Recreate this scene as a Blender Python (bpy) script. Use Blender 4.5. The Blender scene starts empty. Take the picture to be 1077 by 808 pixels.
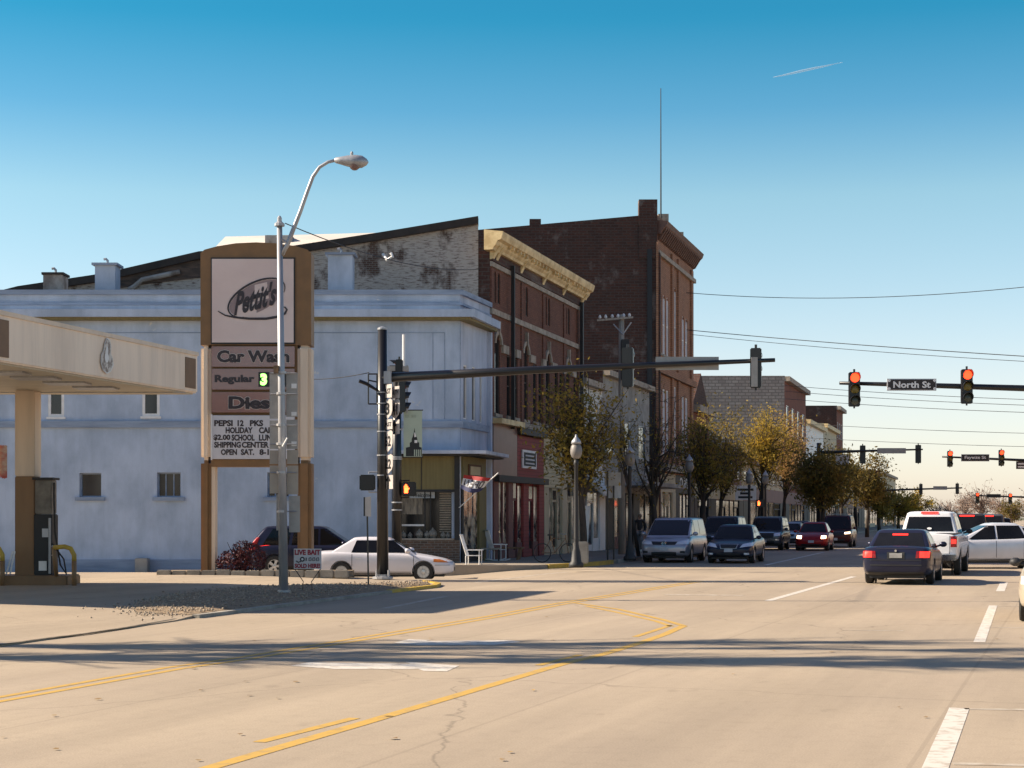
import bpy, bmesh, math, random
from mathutils import Vector, Matrix, Quaternion
from mathutils.bvhtree import BVHTree
import mathutils.geometry as mgeo
R = math.radians
rnd = random.Random(7)
C = bpy.context.scene
COL = C.collection
# ---------------------------------------------------------------- camera, sky, sun, exposure
F = 1800.0; CX = 538.5; HY = 544.0; CH = 1.75          # measured from the photograph (pixels, metres)
cam = bpy.data.objects.new('camera', bpy.data.cameras.new('camera')); COL.objects.link(cam)
cam.location = (0, 0, CH); cam.rotation_euler = (R(90), 0, 0)
cam.data.sensor_width = 36; cam.data.lens = F/1077*36; cam.data.shift_y = (HY-404)/1077
cam.data.clip_end = 6000; cam.data.clip_start = 0.1
C.camera = cam
SUN_EL = 33.5; SUN_AZ = 273.5        # clockwise from +Y: sun stands to the left, a touch beyond the picture plane
w = bpy.data.worlds.new('World'); C.world = w; w.use_nodes = True
nt = w.node_tree; nt.nodes.clear()
sky = nt.nodes.new('ShaderNodeTexSky'); sky.sky_type = 'NISHITA'; sky.sun_disc = False
sky.sun_elevation = R(SUN_EL); sky.sun_rotation = R(SUN_AZ); sky.air_density = 1.0; sky.dust_density = 0.6; sky.ozone_density = 2.0
hs = nt.nodes.new('ShaderNodeHueSaturation'); hs.inputs['Saturation'].default_value = 1.0; hs.inputs['Hue'].default_value = 0.5
gm = nt.nodes.new('ShaderNodeGamma'); gm.inputs['Gamma'].default_value = 1.0
bg = nt.nodes.new('ShaderNodeBackground'); bg.inputs['Strength'].default_value = 0.105
wo = nt.nodes.new('ShaderNodeOutputWorld')
nt.links.new(sky.outputs[0], hs.inputs['Color']); nt.links.new(hs.outputs[0], gm.inputs[0])
tcw = nt.nodes.new('ShaderNodeTexCoord'); spw = nt.nodes.new('ShaderNodeSeparateXYZ'); nt.links.new(tcw.outputs['Generated'], spw.inputs[0])
crw = nt.nodes.new('ShaderNodeValToRGB'); ew = crw.color_ramp.elements
ew[0].position = 0.0; ew[0].color = (.93, .85, .95, 1); ew[1].position = .60; ew[1].color = (.62, .52, .60, 1)
for p_, c_ in ((.03, (.93,.845,.89,1)), (.08, (.93,.83,.82,1)), (.182, (.70,.82,.735,1)), (.23, (.31,.64,.68,1)), (.279, (.093,.55,.61,1)), (.33, (.08,.50,.58,1))):
    q_ = ew.new(p_); q_.color = c_
nt.links.new(spw.outputs['Z'], crw.inputs[0]); mxw = nt.nodes.new('ShaderNodeMixRGB'); mxw.blend_type = 'MULTIPLY'; mxw.inputs[0].default_value = 1
nt.links.new(gm.outputs[0], mxw.inputs[1]); nt.links.new(crw.outputs[0], mxw.inputs[2]); nt.links.new(mxw.outputs[0], bg.inputs[0]); nt.links.new(bg.outputs[0], wo.inputs[0])
sl = bpy.data.lights.new('sun', 'SUN'); sl.energy = 5.0; sl.angle = R(0.6); sl.color = (1.0, 0.86, 0.68)
so = bpy.data.objects.new('sun', sl); COL.objects.link(so)
sd = Vector((math.sin(R(SUN_AZ))*math.cos(R(SUN_EL)), math.cos(R(SUN_AZ))*math.cos(R(SUN_EL)), math.sin(R(SUN_EL))))
so.rotation_euler = sd.to_track_quat('Z', 'Y').to_euler(); so.location = (-40, 10, 40)
C.view_settings.view_transform = 'Standard'; C.view_settings.look = 'None'
C.view_settings.exposure = 1.05; C.view_settings.gamma = 1.0; C.view_settings.use_curve_mapping = False
C.render.engine = 'CYCLES'

# ---------------------------------------------------------------- measuring helpers
def X(px, Y): return (px-CX)/F*Y
def Z(py, Y): return CH+(HY-py)/F*Y
def Gp(px, py, z=0.0):
    Y = (CH-z)*F/(py-HY); return Vector((X(px, Y), Y, z))
TA = 0.277
def facX(Y): return -18.76+TA*Y                        # the left-hand building line of the street
def Yf(px): return 33768.0/(498.6-(px-CX))
def Zf(px, py): return Z(py, Yf(px))
ua = math.atan(TA); U = Vector((math.sin(ua), math.cos(ua), 0)); N = Vector((math.cos(ua), -math.sin(ua), 0))
def fac(Y, o, z): return Vector((facX(Y), Y, 0))+N*o+Vector((0, 0, z))
def wallmap(Y0): return lambda a, o, z: Vector((a, Y0-o, z))      # wall facing the camera
def sst(t): t = max(0, min(1, t)); return t*t*(3-2*t)
def gh(x, y): return -0.22*sst((y-48.3)/3.5)*sst((-x+1.0)/3.5)*sst((90-y)/20)

# ---------------------------------------------------------------- mesh builder
class MB:
    def __init__(s): s.v = []; s.f = []
    def add(s, vs, fs):
        b = len(s.v); s.v += [Vector(p) for p in vs]; s.f += [[b+i for i in f] for f in fs]; return s
    def hexa(s, p): return s.add(p, [(0,3,2,1),(4,5,6,7),(0,1,5,4),(1,2,6,5),(2,3,7,6),(3,0,4,7)])
    def box(s, x0, x1, y0, y1, z0, z1, M=None):
        p = [(x0,y0,z0),(x1,y0,z0),(x1,y1,z0),(x0,y1,z0),(x0,y0,z1),(x1,y0,z1),(x1,y1,z1),(x0,y1,z1)]
        if M: p = [M(*q) for q in p]
        return s.hexa(p)
    def fbox(s, m, a0, a1, o0, o1, z0, z1):
        return s.hexa([m(a0,o1,z0), m(a1,o1,z0), m(a1,o0,z0), m(a0,o0,z0), m(a0,o1,z1), m(a1,o1,z1), m(a1,o0,z1), m(a0,o0,z1)])
    def tube(s, pts, rad, n=8, cap=True):
        pts = [Vector(p) for p in pts]
        if not isinstance(rad, (list, tuple)): rad = [rad]*len(pts)
        b = len(s.v); prev = None
        for i, p in enumerate(pts):
            d = (pts[min(i+1, len(pts)-1)]-pts[max(i-1, 0)])
            if d.length < 1e-9: d = Vector((0,0,1))
            d.normalize()
            if prev is None:
                a = Vector((0,0,1)) if abs(d.z) < .9 else Vector((1,0,0)); e1 = d.cross(a).normalized()
            else:
                e1 = (prev-d*prev.dot(d)).normalized()
            prev = e1; e2 = d.cross(e1)
            for k in range(n):
                t = 2*math.pi*k/n; s.v.append(p+(e1*math.cos(t)+e2*math.sin(t))*rad[i])
        for i in range(len(pts)-1):
            for k in range(n):
                k2 = (k+1) % n; s.f.append([b+i*n+k, b+i*n+k2, b+(i+1)*n+k2, b+(i+1)*n+k])
        if cap:
            s.f.append([b+k for k in range(n)][::-1]); s.f.append([b+(len(pts)-1)*n+k for k in range(n)])
        return s
    def lathe(s, o, prof, n=16, ax=(0,0,1), cap=True):
        o = Vector(o); ax = Vector(ax).normalized()
        s_pts = [o+ax*z for r, z in prof]
        a = Vector((0,0,1)) if abs(ax.z) < .9 else Vector((1,0,0)); e1 = ax.cross(a).normalized(); e2 = ax.cross(e1)
        b = len(s.v)
        for (r, z), p in zip(prof, s_pts):
            for k in range(n):
                t = 2*math.pi*k/n; s.v.append(p+(e1*math.cos(t)+e2*math.sin(t))*max(r, 1e-4))
        for i in range(len(prof)-1):
            for k in range(n):
                k2 = (k+1) % n; s.f.append([b+i*n+k, b+i*n+k2, b+(i+1)*n+k2, b+(i+1)*n+k])
        if cap: s.f.append([b+k for k in range(n)][::-1]); s.f.append([b+(len(prof)-1)*n+k for k in range(n)])
        return s
    def prism(s, poly, vec):
        vec = Vector(vec); n = len(poly); a = [Vector(p) for p in poly]
        return s.add(a+[p+vec for p in a], [list(range(n))[::-1], [n+i for i in range(n)]]+[[i, (i+1) % n, n+(i+1) % n, n+i] for i in range(n)])
    def quad(s, *p): return s.add(p, [list(range(len(p)))])
    def holed(s, m, a0, a1, z0, z1, holes, depth=.15, arches=()):
        A = sorted({a0, a1, *[h[0] for h in holes], *[h[1] for h in holes]}); Zs = sorted({z0, z1, *[h[2] for h in holes], *[h[3] for h in holes]})
        for i in range(len(A)-1):
            for j in range(len(Zs)-1):
                ca = (A[i]+A[i+1])/2; cz = (Zs[j]+Zs[j+1])/2
                if any(h[0] < ca < h[1] and h[2] < cz < h[3] for h in holes): continue
                s.quad(m(A[i],0,Zs[j]), m(A[i+1],0,Zs[j]), m(A[i+1],0,Zs[j+1]), m(A[i],0,Zs[j+1]))
        for k, h in enumerate(holes):
            b0, b1, c0, c1 = h[:4]; d = -depth
            s.quad(m(b0,0,c0), m(b1,0,c0), m(b1,d,c0), m(b0,d,c0)); s.quad(m(b0,d,c1), m(b1,d,c1), m(b1,0,c1), m(b0,0,c1))
            s.quad(m(b0,0,c0), m(b0,d,c0), m(b0,d,c1), m(b0,0,c1)); s.quad(m(b1,d,c0), m(b1,0,c0), m(b1,0,c1), m(b1,d,c1))
            if k in arches:
                rr = (b1-b0)/2; hr = min(rr, (c1-c0)*.5); zc = c1-hr; nn = 8
                for o_ in (0, ):
                    for sgn in (0, 1):
                        pts = []
                        for q in range(nn+1):
                            t = math.pi/2*q/nn; pts.append((b0+rr-rr*math.cos(t) if sgn == 0 else b1-rr+rr*math.cos(t), zc+hr*math.sin(t)))
                        cor = (b0 if sgn == 0 else b1, c1)
                        for q in range(nn):
                            (p0, q0), (p1, q1) = pts[q], pts[q+1]
                            s.quad(m(cor[0],0,cor[1]), m(p0,0,q0), m(p1,0,q1))
                            s.quad(m(p0,0,q0), m(p0,d,q0), m(p1,d,q1), m(p1,0,q1))
        return s

def link_mesh(name, mb, mat, root=None, parent=None, world=True, smooth=False, bevel=0, sub=0):
    me = bpy.data.meshes.new(name); vs = mb.v
    if world and root is not None:
        Mi = RM[root.name].inverted(); vs = [Mi @ v for v in vs]
    me.from_pydata([tuple(v) for v in vs], [], mb.f); me.update()
    bm = bmesh.new(); bm.from_mesh(me)
    bmesh.ops.recalc_face_normals(bm, faces=bm.faces)
    if bevel > 0:
        bmesh.ops.remove_doubles(bm, verts=bm.verts, dist=1e-5)
        bmesh.ops.bevel(bm, geom=[e for e in bm.edges if e.is_manifold and e.calc_face_angle(0) > .5], offset=bevel, segments=2, affect='EDGES', clamp_overlap=True)
    bm.to_mesh(me); bm.free()
    if smooth:
        for p in me.polygons: p.use_smooth = True
    if mat is not None:
        for m_ in (mat if isinstance(mat, (list, tuple)) else [mat]): me.materials.append(m_)
    o = bpy.data.objects.new(name, me); COL.objects.link(o)
    p = parent if parent is not None else root
    if p is not None: o.parent = p
    return o
def tag(o, label, cat, group=None):
    o['label'] = label; o['category'] = cat
    if group: o['group'] = group
    return o
RM = {}
def thing(name, label, cat, loc=(0,0,0), rz=0, group=None):
    o = bpy.data.objects.new(name, None); COL.objects.link(o); o.empty_display_size = .3
    o.location = loc; o.rotation_euler = (0, 0, rz)
    RM[o.name] = Matrix.Translation(Vector(loc)) @ Matrix.Rotation(rz, 4, 'Z')
    return tag(o, label, cat, group)
def struct(name, mb, mat, smooth=False, bevel=0):
    o = link_mesh(name, mb, mat, smooth=smooth, bevel=bevel); o['kind'] = 'structure'; return o
def solo(name, mb, mat, label, cat, group=None, smooth=False, bevel=0):
    # a thing that is one mesh; origin at its base centre
    lo = Vector((min(v.x for v in mb.v)+max(v.x for v in mb.v), min(v.y for v in mb.v)+max(v.y for v in mb.v), 2*min(v.z for v in mb.v)))/2
    mb.v = [v-lo for v in mb.v]
    o = link_mesh(name, mb, mat, smooth=smooth, bevel=bevel); o.location = lo; return tag(o, label, cat, group)
def copy_tree(o, parent=None):
    c = o.copy(); COL.objects.link(c)
    if parent is not None: c.parent = parent
    for ch in [k for k in bpy.data.objects if k.parent == o]: copy_tree(ch, c)
    return c

# ---------------------------------------------------------------- materials
def nodes(name):
    m = bpy.data.materials.new(name); m.use_nodes = True; t = m.node_tree
    return m, t, t.nodes['Principled BSDF']
def hexc(r, g, b): return (r, g, b, 1)
def pm(name, c1, c2=None, scale=3, rough=.7, bump=0, metal=0, spec=.5, stretch=None, lo=.35, hi=.65, fine=0, coat=0, emit=0, streak=0, peel=None):
    m, t, b = nodes(name); L = t.links
    b.inputs['Roughness'].default_value = rough; b.inputs['Metallic'].default_value = metal
    b.inputs['Specular IOR Level'].default_value = spec
    if coat: b.inputs['Coat Weight'].default_value = coat; b.inputs['Coat Roughness'].default_value = .05
    if c2 is None:
        c2 = tuple(x*.86 for x in c1)
    tc = t.nodes.new('ShaderNodeNewGeometry'); src = tc.outputs['Position']
    if stretch:
        mp = t.nodes.new('ShaderNodeMapping'); mp.inputs['Scale'].default_value = stretch; L.new(src, mp.inputs[0]); src = mp.outputs[0]
    n = t.nodes.new('ShaderNodeTexNoise'); n.inputs['Scale'].default_value = scale; n.inputs['Detail'].default_value = 6; n.inputs['Roughness'].default_value = .6
    L.new(src, n.inputs['Vector'])
    r = t.nodes.new('ShaderNodeValToRGB'); r.color_ramp.elements[0].position = lo; r.color_ramp.elements[1].position = hi
    r.color_ramp.elements[0].color = hexc(*c2); r.color_ramp.elements[1].color = hexc(*c1)
    L.new(n.outputs['Fac'], r.inputs[0]); out = r.outputs[0]
    if fine:
        n2 = t.nodes.new('ShaderNodeTexNoise'); n2.inputs['Scale'].default_value = 40; n2.inputs['Detail'].default_value = 3
        L.new(tc.outputs['Position'], n2.inputs['Vector'])
        mr = t.nodes.new('ShaderNodeMapRange'); mr.inputs[3].default_value = 1-fine; mr.inputs[4].default_value = 1+fine; mr.inputs[1].default_value = .25; mr.inputs[2].default_value = .75
        L.new(n2.outputs['Fac'], mr.inputs[0])
        mx = t.nodes.new('ShaderNodeVectorMath'); mx.operation = 'SCALE'; L.new(out, mx.inputs[0]); L.new(mr.outputs[0], mx.inputs['Scale']); out = mx.outputs[0]
    if streak:
        m3 = t.nodes.new('ShaderNodeMapping'); m3.inputs['Scale'].default_value = (1, 1, .09); L.new(tc.outputs['Position'], m3.inputs[0])
        n3 = t.nodes.new('ShaderNodeTexNoise'); n3.inputs['Scale'].default_value = 2.6; n3.inputs['Detail'].default_value = 8; n3.inputs['Roughness'].default_value = .7; L.new(m3.outputs[0], n3.inputs['Vector'])
        r3 = t.nodes.new('ShaderNodeMapRange'); r3.inputs[1].default_value = .34; r3.inputs[2].default_value = .56; r3.inputs[3].default_value = 1-streak; r3.inputs[4].default_value = 1.03; L.new(n3.outputs['Fac'], r3.inputs[0])
        x3 = t.nodes.new('ShaderNodeVectorMath'); x3.operation = 'SCALE'; L.new(out, x3.inputs[0]); L.new(r3.outputs[0], x3.inputs['Scale']); out = x3.outputs[0]
    if peel:
        n4 = t.nodes.new('ShaderNodeTexNoise'); n4.inputs['Scale'].default_value = .55; n4.inputs['Detail'].default_value = 9; n4.inputs['Roughness'].default_value = .72; L.new(tc.outputs['Position'], n4.inputs['Vector'])
        r4 = t.nodes.new('ShaderNodeMapRange'); r4.inputs[1].default_value = .665; r4.inputs[2].default_value = .69; L.new(n4.outputs['Fac'], r4.inputs[0])
        x4 = t.nodes.new('ShaderNodeMixRGB'); L.new(r4.outputs[0], x4.inputs[0]); L.new(out, x4.inputs[1]); x4.inputs[2].default_value = hexc(*peel); out = x4.outputs[0]
    L.new(out, b.inputs['Base Color'])
    if emit:
        L.new(out, b.inputs['Emission Color']); b.inputs['Emission Strength'].default_value = emit
    if bump:
        bp = t.nodes.new('ShaderNodeBump'); bp.inputs['Strength'].default_value = bump; bp.inputs['Distance'].default_value = .05
        L.new(n.outputs['Fac'], bp.inputs['Height']); L.new(bp.outputs[0], b.inputs['Normal'])
    return m
def brickm(name, c1, c2, mortar, ud=(1,0,0), bw=.22, bh=.075, rough=.85, dirt=(.05,.04,.035), dirtamt=.5, paint=None, paintlo=.5, big=1.0):
    m, t, b = nodes(name); L = t.links; b.inputs['Roughness'].default_value = rough; b.inputs['Specular IOR Level'].default_value = .25
    g = t.nodes.new('ShaderNodeNewGeometry')
    d = t.nodes.new('ShaderNodeVectorMath'); d.operation = 'DOT_PRODUCT'; d.inputs[1].default_value = ud; L.new(g.outputs['Position'], d.inputs[0])
    sp = t.nodes.new('ShaderNodeSeparateXYZ'); L.new(g.outputs['Position'], sp.inputs[0])
    cb = t.nodes.new('ShaderNodeCombineXYZ'); L.new(d.outputs['Value'], cb.inputs[0]); L.new(sp.outputs['Z'], cb.inputs[1])
    br = t.nodes.new('ShaderNodeTexBrick'); br.inputs['Scale'].default_value = 1; br.inputs['Brick Width'].default_value = bw; br.inputs['Row Height'].default_value = bh
    br.inputs['Mortar Size'].default_value = bh*.14; br.inputs['Color1'].default_value = hexc(*c1); br.inputs['Color2'].default_value = hexc(*c2); br.inputs['Mortar'].default_value = hexc(*mortar)
    L.new(cb.outputs[0], br.inputs['Vector']); out = br.outputs['Color']
    def noise(sc, stretch, lo, hi):
        mp = t.nodes.new('ShaderNodeMapping'); mp.inputs['Scale'].default_value = stretch; L.new(cb.outputs[0], mp.inputs[0])
        n = t.nodes.new('ShaderNodeTexNoise'); n.inputs['Scale'].default_value = sc; n.inputs['Detail'].default_value = 7; n.inputs['Roughness'].default_value = .65
        L.new(mp.outputs[0], n.inputs['Vector'])
        mr = t.nodes.new('ShaderNodeMapRange'); mr.inputs[1].default_value = lo; mr.inputs[2].default_value = hi; L.new(n.outputs['Fac'], mr.inputs[0]); return mr.outputs[0], n
    f1, _ = noise(.9*big, (1,.6,1), .42, .72)
    sc = t.nodes.new('ShaderNodeMath'); sc.operation = 'MULTIPLY'; sc.inputs[1].default_value = dirtamt; L.new(f1, sc.inputs[0])
    mx = t.nodes.new('ShaderNodeMixRGB'); L.new(sc.outputs[0], mx.inputs[0]); L.new(out, mx.inputs[1]); mx.inputs[2].default_value = hexc(*dirt); out = mx.outputs[0]
    f3, _ = noise(9, (1,2.5,1), .3, .75)
    mu = t.nodes.new('ShaderNodeMapRange'); mu.inputs[3].default_value = .72; mu.inputs[4].default_value = 1.25; L.new(f3, mu.inputs[0])
    vm = t.nodes.new('ShaderNodeVectorMath'); vm.operation = 'SCALE'; L.new(out, vm.inputs[0]); L.new(mu.outputs[0], vm.inputs['Scale']); out = vm.outputs[0]
    if paint:
        f2, _ = noise(.7, (1,.7,1), paintlo, paintlo+.08)
        f4, _ = noise(6, (.6,3.2,1), .34, .5)
        mm = t.nodes.new('ShaderNodeMath'); mm.operation = 'MULTIPLY'; L.new(f2, mm.inputs[0]); L.new(f4, mm.inputs[1])
        m2 = t.nodes.new('ShaderNodeMixRGB'); L.new(mm.outputs[0], m2.inputs[0]); L.new(out, m2.inputs[1]); m2.inputs[2].default_value = hexc(*paint); out = m2.outputs[0]
    L.new(out, b.inputs['Base Color'])
    bp = t.nodes.new('ShaderNodeBump'); bp.inputs['Strength'].default_value = .35; bp.inputs['Distance'].default_value = .01
    L.new(br.outputs['Fac'], bp.inputs['Height']); bp.invert = True; L.new(bp.outputs[0], b.inputs['Normal'])
    return m
def flat(name, c, rough=.6, metal=0, spec=.5, coat=0): return pm(name, c, tuple(x*.9 for x in c), 8, rough, 0, metal, spec, coat=coat)
def emis(name, c, s):
    m, t, b = nodes(name); b.inputs['Base Color'].default_value = hexc(*[x*.5 for x in c]); b.inputs['Emission Color'].default_value = hexc(*c); b.inputs['Emission Strength'].default_value = s; return m
def paintm(name, c, rough=.28, metal=.3):
    m = pm(name, c, tuple(x*.9 for x in c), 1.5, rough, 0, metal, .2, coat=.22); return m
def glassm(name, c=(.015,.018,.02), rough=.06, spec=.6):
    return pm(name, c, tuple(x*.6 for x in c), 1.2, rough, 0, 0, spec)
def siding(name, c1, gap=.14, dark=.6):
    m, t, b = nodes(name); L = t.links; b.inputs['Roughness'].default_value = .7
    g = t.nodes.new('ShaderNodeNewGeometry'); sp = t.nodes.new('ShaderNodeSeparateXYZ'); L.new(g.outputs['Position'], sp.inputs[0])
    d = t.nodes.new('ShaderNodeMath'); d.operation = 'DIVIDE'; d.inputs[1].default_value = gap; L.new(sp.outputs['Z'], d.inputs[0])
    fr = t.nodes.new('ShaderNodeMath'); fr.operation = 'FRACT'; L.new(d.outputs[0], fr.inputs[0])
    r = t.nodes.new('ShaderNodeValToRGB'); e = r.color_ramp.elements; e[0].position = .1; e[0].color = hexc(*[x*dark for x in c1]); e[1].position = .25; e[1].color = hexc(*c1)
    L.new(fr.outputs[0], r.inputs[0]); L.new(r.outputs[0], b.inputs['Base Color']); return m

M = {}
M['black'] = flat('black_metal', (.012,.012,.014), .35)
M['dark'] = flat('dark_trim', (.02,.02,.022), .6)
M['rubber'] = pm('tyre_rubber', (.022,.021,.021), (.03,.028,.026), 20, .85)
M['galv'] = pm('galvanised', (.42,.42,.43), (.3,.3,.32), 6, .45, .05, .4, stretch=(1,1,.2))
M['signback'] = pm('sign_back', (.36,.34,.32), (.29,.275,.26), 5, .5, 0, .3)
M['chrome'] = flat('chrome', (.7,.7,.7), .15, 1)
M['rim'] = flat('alloy_rim', (.55,.55,.56), .3, .8)
M['glass'] = glassm('car_glass', (.012,.012,.013), .05, .3); M['pane'] = glassm('window_pane', (.02,.022,.028), .08)
M['palepane'] = pm('pale_pane', (.72,.69,.74), (.5,.48,.55), .8, .15, 0, 0, .6)  # whitish base colour stands in for blinds and reflected sky
M['reflpane'] = pm('shop_pane', (.62,.50,.36), (.02,.02,.022), 1.7, .08, 0, 0, .7, lo=.42, hi=.62)  # bright warm reflections painted into the dark pane colour as noise patches
M['white'] = pm('white_paint', (.78,.77,.76), (.68,.66,.64), 3, .5)
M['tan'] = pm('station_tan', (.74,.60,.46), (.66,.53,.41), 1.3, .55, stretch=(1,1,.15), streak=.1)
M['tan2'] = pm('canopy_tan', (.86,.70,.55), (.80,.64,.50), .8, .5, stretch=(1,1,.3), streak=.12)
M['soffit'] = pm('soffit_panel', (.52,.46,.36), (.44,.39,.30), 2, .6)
M['brown'] = pm('station_brown', (.25,.14,.065), (.19,.105,.05), 1.6, .55, stretch=(1,1,.2))
M['mauve'] = pm('mauve_panel', (.20,.125,.115), (.17,.105,.10), 2, .4)
M['yellow'] = pm('yellow_paint', (.55,.36,.04), (.38,.25,.05), 5, .6)
M['wood'] = pm('pole_wood', (.42,.37,.31), (.28,.24,.2), 3, .85, .2, stretch=(4,4,.3))
M['concrete'] = pm('kerb_concrete', (.36,.33,.28), (.22,.2,.17), 2.2, .9, .2, fine=.15)
M['redlit'] = emis('red_lamp_lit', (1,.045,.012), 2.2); M['taillit'] = emis('tail_lamp_lit', (1,.03,.02), 1.1)
M['redlens'] = flat('tail_lens', (.28,.01,.01), .15); M['amber'] = flat('amber_lens', (.55,.16,.03), .2)
M['headlens'] = flat('headlamp_lens', (.75,.75,.78), .25, .2); M['headlit'] = emis('headlamp_lit', (1,.7,.42), 4)
M['ylens'] = flat('unlit_yellow_lens', (.16,.12,.02), .3); M['glens'] = flat('unlit_green_lens', (.05,.06,.045), .3)
M['plate'] = flat('licence_plate', (.5,.5,.52), .5)
# ---------------------------------------------------------------- ground, road, kerbs, markings
def roadmat(name, base, dark, seam=True):
    m, t, b = nodes(name); L = t.links; b.inputs['Roughness'].default_value = .88; b.inputs['Specular IOR Level'].default_value = .3
    g = t.nodes.new('ShaderNodeNewGeometry'); P = g.outputs['Position']
    rot = t.nodes.new('ShaderNodeMapping'); rot.inputs['Rotation'].default_value = (0, 0, R(18.2)); L.new(P, rot.inputs[0])
    def nz(sc, stretch, det=5, ro=.6):
        mp = t.nodes.new('ShaderNodeMapping'); mp.inputs['Scale'].default_value = stretch; L.new(rot.outputs[0], mp.inputs[0])
        n = t.nodes.new('ShaderNodeTexNoise'); n.inputs['Scale'].default_value = sc; n.inputs['Detail'].default_value = det; n.inputs['Roughness'].default_value = ro
        L.new(mp.outputs[0], n.inputs['Vector']); return n.outputs['Fac']
    def rng(f, a, c, lo, hi):
        r = t.nodes.new('ShaderNodeMapRange'); r.inputs[1].default_value = a; r.inputs[2].default_value = c; r.inputs[3].default_value = lo; r.inputs[4].default_value = hi; L.new(f, r.inputs[0]); return r.outputs[0]
    def mul(a, c):
        q = t.nodes.new('ShaderNodeMath'); q.operation = 'MULTIPLY'; L.new(a, q.inputs[0]); L.new(c, q.inputs[1]); return q.outputs[0]
    mx = t.nodes.new('ShaderNodeMixRGB'); L.new(rng(nz(.35, (1,.35,1)), .35, .65, 0, 1), mx.inputs[0]); mx.inputs[1].default_value = hexc(*dark); mx.inputs[2].default_value = hexc(*base)
    f = mul(rng(nz(60, (1,1,1), 3), .2, .8, .78, 1.2), rng(nz(.9, (1,.05,1), 7, .7), .32, .62, .86, 1.04))      # grain, long tyre streaks
    f = mul(f, rng(nz(5, (1,1,1), 8, .7), .2, .5, .88, 1.03)); f = mul(f, rng(nz(1.7, (1,.5,1), 3, .5), .68, .76, 1, .80)); f = mul(f, rng(nz(.22, (1,.6,1), 2, .5), .4, .6, .93, 1.03))
    vo = t.nodes.new('ShaderNodeTexVoronoi'); vo.feature = 'DISTANCE_TO_EDGE'; vo.inputs['Scale'].default_value = .16
    wv = t.nodes.new('ShaderNodeTexNoise'); wv.inputs['Scale'].default_value = .9; wv.inputs['Detail'].default_value = 6; L.new(P, wv.inputs['Vector'])
    ad = t.nodes.new('ShaderNodeMixRGB'); ad.blend_type = 'ADD'; ad.inputs[0].default_value = .9; L.new(P, ad.inputs[1]); L.new(wv.outputs['Color'], ad.inputs[2]); L.new(ad.outputs[0], vo.inputs['Vector'])
    f = mul(f, rng(vo.outputs['Distance'], .0, .0035, .68, 1))                                               # cracks
    if seam:
        br = t.nodes.new('ShaderNodeTexBrick'); br.inputs['Scale'].default_value = 1; br.inputs['Brick Width'].default_value = 90; br.inputs['Row Height'].default_value = 3.65; br.inputs['Mortar Size'].default_value = .02
        sw = t.nodes.new('ShaderNodeMapping'); sw.inputs['Rotation'].default_value = (0, 0, R(90)); sw.inputs['Location'].default_value = (0, 1.1, 0); L.new(rot.outputs[0], sw.inputs[0]); L.new(sw.outputs[0], br.inputs['Vector'])
        f = mul(f, rng(br.outputs['Fac'], 0, 1, 1, .88))
    vm = t.nodes.new('ShaderNodeVectorMath'); vm.operation = 'SCALE'; L.new(mx.outputs[0], vm.inputs[0]); L.new(f, vm.inputs['Scale']); L.new(vm.outputs[0], b.inputs['Base Color'])
    bp = t.nodes.new('ShaderNodeBump'); bp.inputs['Strength'].default_value = .5; bp.inputs['Distance'].default_value = .006; L.new(nz(90, (1,1,1), 2), bp.inputs['Height']); L.new(bp.outputs[0], b.inputs['Normal'])
    return m
M['road'] = roadmat('road_surface', (.385,.308,.222), (.345,.276,.205))
M['lot'] = roadmat('lot_concrete', (.42,.335,.24), (.355,.285,.21), False)
M['walk'] = roadmat('pavement_concrete', (.33,.275,.215), (.26,.22,.175), False)
M['linew'] = pm('line_white', (.60,.55,.48), (.42,.36,.29), 7, .7, lo=.38, hi=.5)
M['lineold'] = pm('line_worn', (.47,.41,.33), (.35,.28,.205), 5, .8, lo=.42, hi=.6)
M['liney'] = pm('line_yellow', (.52,.315,.06), (.40,.26,.09), 6, .7, lo=.36, hi=.5)
M['gravel'] = pm('gravel_bed', (.34,.245,.15), (.15,.105,.065), 9, .95, .8, fine=.3)
M['earth'] = pm('earth', (.12,.10,.06), (.07,.08,.035), .2, .95)

gm_ = MB(); gm_.quad((-3000,-600,-.6), (3000,-600,-.6), (3000,5000,-.6), (-3000,5000,-.6)); struct('ground', gm_, M['earth'])
xs = [-60+1.0*i for i in range(46)]+[-14+.5*i for i in range(61)]+[17+4*i for i in range(70)]
xs = sorted(set(xs)); ys = [-20+2*i for i in range(32)]+[44+.5*i for i in range(60)]+[74+6*i for i in range(140)]
rm = MB(); rm.v = [Vector((x, y, gh(x, y))) for y in ys for x in xs]; nx = len(xs)
rm.f = [[j*nx+i, j*nx+i+1, (j+1)*nx+i+1, (j+1)*nx+i] for j in range(len(ys)-1) for i in range(nx-1)]
struct('road', rm, M['road'], smooth=True)

# gas station lot: a raised concrete sheet with its kerb line E(Y)
Epts = [(-12.6,-2), (-9.9,10), (-6.9,23.2), (-5.67,28.6), (-5.55,29.6), (-5.0,31.6), (-4.2,34.6), (-2.9,39.4), (-2.0,42.4), (-1.95,43.6), (-2.4,45.4), (-3.6,47.4), (-4.5,48.4)]
def E(Y):
    for (x0,y0), (x1,y1) in zip(Epts, Epts[1:]):
        if y0 <= Y <= y1: return x0+(x1-x0)*(Y-y0)/(y1-y0)
    return Epts[-1][0]
def eh(Y): return .02+.03*sst((Y-28.8)/1.2)
def lh(x, Y):
    off = max(0, E(Y)-x); return eh(Y)+(.19-eh(Y))*sst(off/5.5)
Ys = [-2+i for i in range(30)]+[28.0+.35*i for i in range(58)]+[48.4]
Ys = [y for y in Ys if y <= 48.4]
offs = [0, .5, 1, 1.5, 2, 2.7, 3.5, 4.5, 6, 9, 14, 22, 40, 60]
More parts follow.
